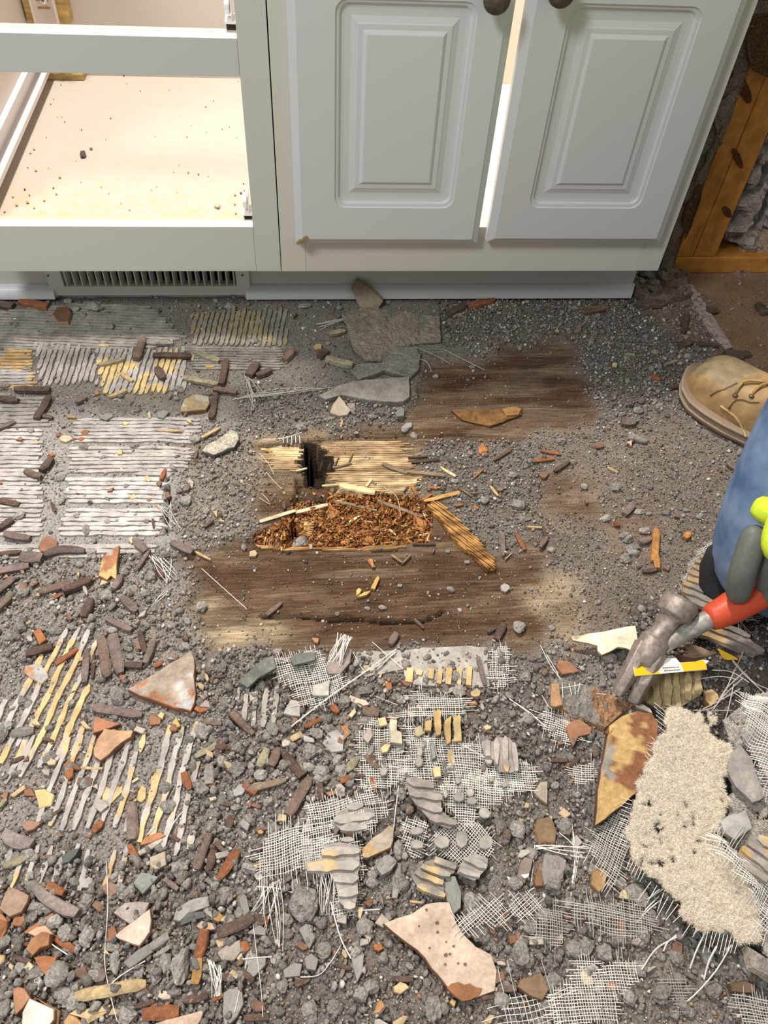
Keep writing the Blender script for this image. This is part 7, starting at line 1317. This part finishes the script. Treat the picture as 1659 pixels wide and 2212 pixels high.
# bits on the cabinet floor
def cbit(u, v, r, c, kind, cw, z=.181, label=None, rr=1.0):
    rg = random.Random(int(u*3+v*5)); V, F = rock_vf(rg, 1); s = r*.00066; c0 = P(u, v, z); V = V*np.array([s, s*1.3*rr, s*.6])+np.array([c0[0], c0[1], z+s*.45]); mb = MB(); mb.add(V, F, [np.array(c)*rg.uniform(.8, 1.2) for _ in V])
    o = top_obj(mb, 'crumb', M_stone); reg(o, (u, v), kind, cw, 2*r, None, label)
cbit(180, 336, 9, (.10, .085, .08), 'crumb', 'dark', rr=1.6, label='largest dark crumb on the cabinet floor'); cbit(197, 322, 4.5, (.22, .21, .2), 'crumb', 'grey', label='grey crumb just behind the largest dark one on the cabinet floor')
for i, (x, y, r) in enumerate(((330, 462, 4), (450, 412, 5), (672, 412, 6), (762, 495, 4), (918, 488, 3.5), (1160, 548, 4), (600, 643, 5), (352, 662, 4), (443, 705, 4.5), (1120, 718, 3), (1207, 702, 4), (1245, 690, 3.5), (150, 912, 4), (262, 913, 3), (413, 875, 3), (440, 990, 3), (550, 1017, 3), (590, 1052, 3), (657, 1103, 2.5), (972, 898, 3), (1077, 948, 5), (943, 935, 3), (1130, 958, 3), (1322, 998, 5), (1308, 1050, 7), (135, 1030, 6), (850, 1015, 3), (822, 1032, 3), (1293, 443, 3), (688, 455, 3), (1038, 682, 3), (843, 742, 2.5), (575, 758, 2.5), (1285, 748, 3))):
    cbit(x/2.5136, y/2.5136, r/2.5136*1.15, (.12, .10, .09), 'crumb', 'dark')
for i, (x, y, r) in enumerate(((1117, 580, 7), (1015, 742, 6), (275, 566, 7), (290, 540, 5), (312, 635, 5), (336, 636, 5), (185, 812, 8), (165, 832, 8), (195, 928, 8), (250, 745, 5), (305, 1055, 8), (150, 1100, 12), (90, 1115, 10), (70, 1070, 7), (25, 1150, 8), (1022, 938, 7), (703, 1140, 6), (325, 965, 9), (290, 1020, 8), (240, 1090, 8), (1275, 1060, 9), (1275, 1110, 8), (1280, 1160, 8), (1325, 1035, 6), (1180, 1125, 22), (160, 1060, 7), (960, 1045, 4), (110, 1200, 6), (185, 1130, 6))):
    cbit(x/2.5136, y/2.5136, r/2.5136*.95, (.56, .33, .15) if r < 20 else (.62, .52, .36), 'flake', 'orange')

# ------------------------------------------------------------------ loose grit: nobody could count it
def in_view(x, y, pad=130):
    u, v = PXL(x, y, 0.0); return (u > -pad) & (u < 1659+pad*2.6) & (v > 560) & (v < 2212+pad)
def scatter(n, dens):
    xs = []; ys = []; tot = 0
    while tot < n:
        x = RNG.uniform(-.62, 1.0, n*3); y = RNG.uniform(-1.13, .20, n*3); k = RNG.random(n*3) < sample(dens, x, y)*(.55+.9*vnoise(x, y, 60, 91, 3)); k &= in_view(x, y)
        k &= ~((y > .078) & (x < .62)) & ~(y > .155)
        xs.append(x[k]); ys.append(y[k]); tot += k.sum()
    return np.concatenate(xs)[:n], np.concatenate(ys)[:n]
def grit(name, n, dens, s0, s1, base_V, base_F, label, pal, lift, power=2.2):
    x, y = scatter(n, dens); m = len(base_V[0]); s = s0+(s1-s0)*RNG.random(n)**power
    q_ = RNG.normal(size=(n, 4))*((1, .35, .35, 1) if 'wood' in name else 1); q_ /= np.linalg.norm(q_, axis=1)[:, None]; a, b, c, d = q_.T
    Rm = np.stack([np.stack([1-2*(c*c+d*d), 2*(b*c-a*d), 2*(b*d+a*c)], -1), np.stack([2*(b*c+a*d), 1-2*(b*b+d*d), 2*(c*d-a*b)], -1), np.stack([2*(b*d-a*c), 2*(c*d+a*b), 1-2*(b*b+c*c)], -1)], 1)
    BV = np.array(base_V)[RNG.integers(0, len(base_V), n)]; sc_ = s[:, None]*RNG.uniform(.55, 1.25, (n, 3)); sc_[:, 2] *= .75
    V = np.einsum('nij,nkj->nki', Rm, BV*sc_[:, None, :]); z = sample(hmap, x, y)+s*.35+lift*RNG.random(n)**2*sample(dens, x, y)
    V = V+np.stack([x, y, z], -1)[:, None, :]; F = (np.array(base_F)[None]+(np.arange(n)*m)[:, None, None]).reshape(-1, len(base_F[0]))
    pc = np.array([p[0] for p in pal]); pw = np.array([p[1] for p in pal]); pi = RNG.choice(len(pal), n, p=pw/pw.sum()); cc = pc[pi]*RNG.uniform(.75, 1.2, (n, 1))
    # grit takes up the dust of the ground it lies on
    cm = sample(cmap, x, y); cc = cc*.80+cm*.22
    o = mesh(name, V.reshape(-1, 3), F, M_lump if name == 'coarse_rubble' else M_stone, None, np.repeat(cc, m, 0)); tag(o, label, 'grit', kind='stuff'); return o
rg_ = random.Random(5)
cubes = []
for _ in range(12):
    v = np.array([(x, y, z) for z in (-1, 1) for y in (-1, 1) for x in (-1, 1)], float)*.62; cubes.append(v+np.array([[rg_.uniform(-.38, .38) for _ in range(3)] for _ in range(8)]))
CF = [(0, 2, 3), (0, 3, 1), (4, 5, 7), (4, 7, 6), (0, 1, 5), (0, 5, 4), (2, 6, 7), (2, 7, 3), (0, 4, 6), (0, 6, 2), (1, 3, 7), (1, 7, 5)]
icos = [rock_vf(rg_, 1, 4) for _ in range(10)]; IV = [v for v, f in icos]; IF = icos[0][1]
ico2 = [rock_vf(rg_, 2, 6) for _ in range(8)]; JV = [v for v, f in ico2]; JF = ico2[0][1]
PALG = [((.31, .285, .26), 5), ((.20, .178, .16), 4), ((.47, .435, .40), 2.4), ((.72, .68, .63), .8), ((.26, .195, .155), 2), ((.34, .17, .09), .6), ((.50, .35, .21), .5), ((.08, .07, .063), 2.6)]
grit('fine_grit', 86000, dfine, .0005, .0017, cubes, CF, 'fine grey mortar grit strewn over the whole floor', PALG, .002, 1.6)
grit('gravel', 28000, dmed, .0013, .0036, IV, IF, 'loose grey mortar gravel lying over the floor', PALG, .004, 1.8)
grit('coarse_rubble', 4600, dcoarse, .0026, .0062, JV, JF, 'coarse grey mortar crumbs heaped in the foreground', [((.32, .29, .262), 5), ((.24, .215, .192), 4), ((.42, .385, .35), 2), ((.27, .18, .13), 1)], .006, 1.6)

rot_d = rotM.astype(float)*(hmap > -.03)
grit('rotten_wood_crumbs', 5200, rot_d, .0010, .0040, [v*np.array([1.7, .7, .35]) for v in cubes], CF, 'rust coloured crumbs of rotten wood filling the pit', [((.42, .18, .055), 4), ((.30, .11, .035), 4), ((.52, .28, .10), 2), ((.10, .045, .02), 3), ((.62, .42, .2), .6)], .006, 1.6)
# ------------------------------------------------------------------ names of place for the counted debris
LM = [('the floor vent', 320, 615), ('the leaning shard', 790, 645), ('the left end of the moulding', 60, 640), ('the crossing brown slivers', 460, 800), ('the half moon shard', 422, 875), ('the ochre ridged thinset', 330, 800), ('the grey crust', 850, 730),
      ('the smooth mortar slab', 800, 820), ('the pale triangular chip', 735, 880), ('the smooth brown board', 1180, 820), ('the dark split chunk', 1050, 895), ('the boot', 1560, 880), ('the plaster heap', 1400, 620), ('the dust line', 1530, 680), ('the black hole', 690, 990),
      ('the orange rot', 800, 1130), ('the rotten lath', 1000, 1150), ('the board edge', 367, 1100), ('the whitest thinset', 250, 1090), ('the curved dark sliver', 140, 1195), ('the yellow shard', 240, 1225), ('the stained boards', 760, 1260), ('the orange lath chips', 1418, 1170), ('the knee', 1550, 1220),
      ('the triangular shard', 360, 1470), ('the kite shaped shard', 245, 1615), ('the upright brown slivers', 215, 1420), ('the folded flap', 560, 1450), ('the fibre tuft', 735, 1400), ('the ochre ridge row', 950, 1460), ('the cream sheet', 1310, 1390), ('the hammer', 1400, 1420), ('the yellow label', 1450, 1440),
      ('the crusted shard', 1250, 1510), ('the tall yellow backed shard', 1350, 1650), ('the four ochre bars', 960, 1560), ('the mesh field', 900, 1700), ('the oval slab', 770, 1765), ('the tongue shaped slab', 740, 1880), ('the big pale shard', 950, 2060), ('the mesh fan', 610, 1850),
      ('the long grey sliver', 125, 1945), ('the peach glazed shard', 295, 2010), ('the tan strip', 240, 2140), ('the torn beige board', 1480, 1800), ('the stubby pale ridges', 150, 1860), ('the buff ridges', 240, 1720), ('the upright mauve sliver', 288, 1775), ('the bottom right corner', 1600, 2170), ('the pale square shard', 85, 2190),
      ('the cabinet sill', 300, 480), ('the drawer runner', 60, 300), ('the lower roller', 537, 470), ('the largest dark crumb', 180, 336), ('the white mesh at the bottom', 1300, 2120), ('the leaf shaped flake', 775, 2085), ('the brown slab slivers', 640, 1720), ('the red brown pair of slivers', 460, 1850)]
CATS = {'tile sliver': 'sliver', 'tile shard': 'shard', 'tile chip': 'chip', 'mortar lump': 'lump', 'wood splinter': 'splinter'}
def dirw(du, dv):
    a = math.degrees(math.atan2(-dv, du)) % 360; return ['right of', 'up right from', 'above', 'up left from', 'left of', 'down left from', 'below', 'down right from'][int((a+22.5)//45) % 8]
def slant(a):
    if a is None: return None
    return ['level', 'slanting up right', 'upright', 'slanting down right'][int(((a+22.5) % 180)//45)]
used = {}
for k, (o, px, kind, cw, size, ang, lab) in enumerate(REG):
    if lab: used[lab] = 1
cand = {}
for k, (o, px, kind, cw, size, ang, lab) in enumerate(REG):
    o['category'] = CATS.get(kind, kind.split()[-1])
    o['group'] = {'tile sliver': 'brown tile slivers in the rubble', 'tile chip': 'small tile chips', 'mortar lump': 'lumps of mortar', 'wood splinter': 'wood splinters around the hole', 'crumb': 'crumbs on the cabinet floor', 'flake': 'crumbs on the cabinet floor'}.get(kind, kind+'s')
    if lab: o['label'] = lab; continue
    sz = {'tile sliver': (35, 62), 'wood splinter': (25, 60), 'crumb': (3, 4), 'flake': (4, 7)}.get(kind, (18, 34)); sw = 'small' if size < sz[0] else ('large' if size > sz[1] else 'mid-sized')
    ds = sorted((math.hypot(px[0]-x, px[1]-y), n, x, y) for n, x, y in LM)
    done = False
    for rank in range(3):
        d, n, x, y = ds[rank]; dw = 'on' if d < 12 else dirw(px[0]-x, px[1]-y); near = '' if d < 12 else ('close ' if d < 55 else '')
        opts = [f'{sw} {cw} {kind} {near}{dw} {n}']
        if slant(ang): opts.append(f'{sw} {cw} {kind}, {slant(ang)}, {near}{dw} {n}')
        for q_ in opts:
            if q_ not in used: used[q_] = 1; o['label'] = q_; done = True; break
        if done: break
    if not done:
        d, n, x, y = ds[0]; base = f'{sw} {cw} {kind} {dirw(px[0]-x, px[1]-y)} {n}'; i = 0
        d2, n2, x2, y2 = ds[1]; q_ = base if len(base.split()) > 9 else f'{base}, {dirw(px[0]-x2, px[1]-y2)} {n2}'
        if len(q_.split()) > 15: q_ = base
        for i, od in enumerate(('', 'second ', 'third ', 'fourth ', 'fifth ', 'sixth ', 'seventh ', 'eighth ')):
            qq = od+q_
            if qq not in used: break
        used[qq] = 1; o['label'] = qq
bpy.context.view_layer.update()
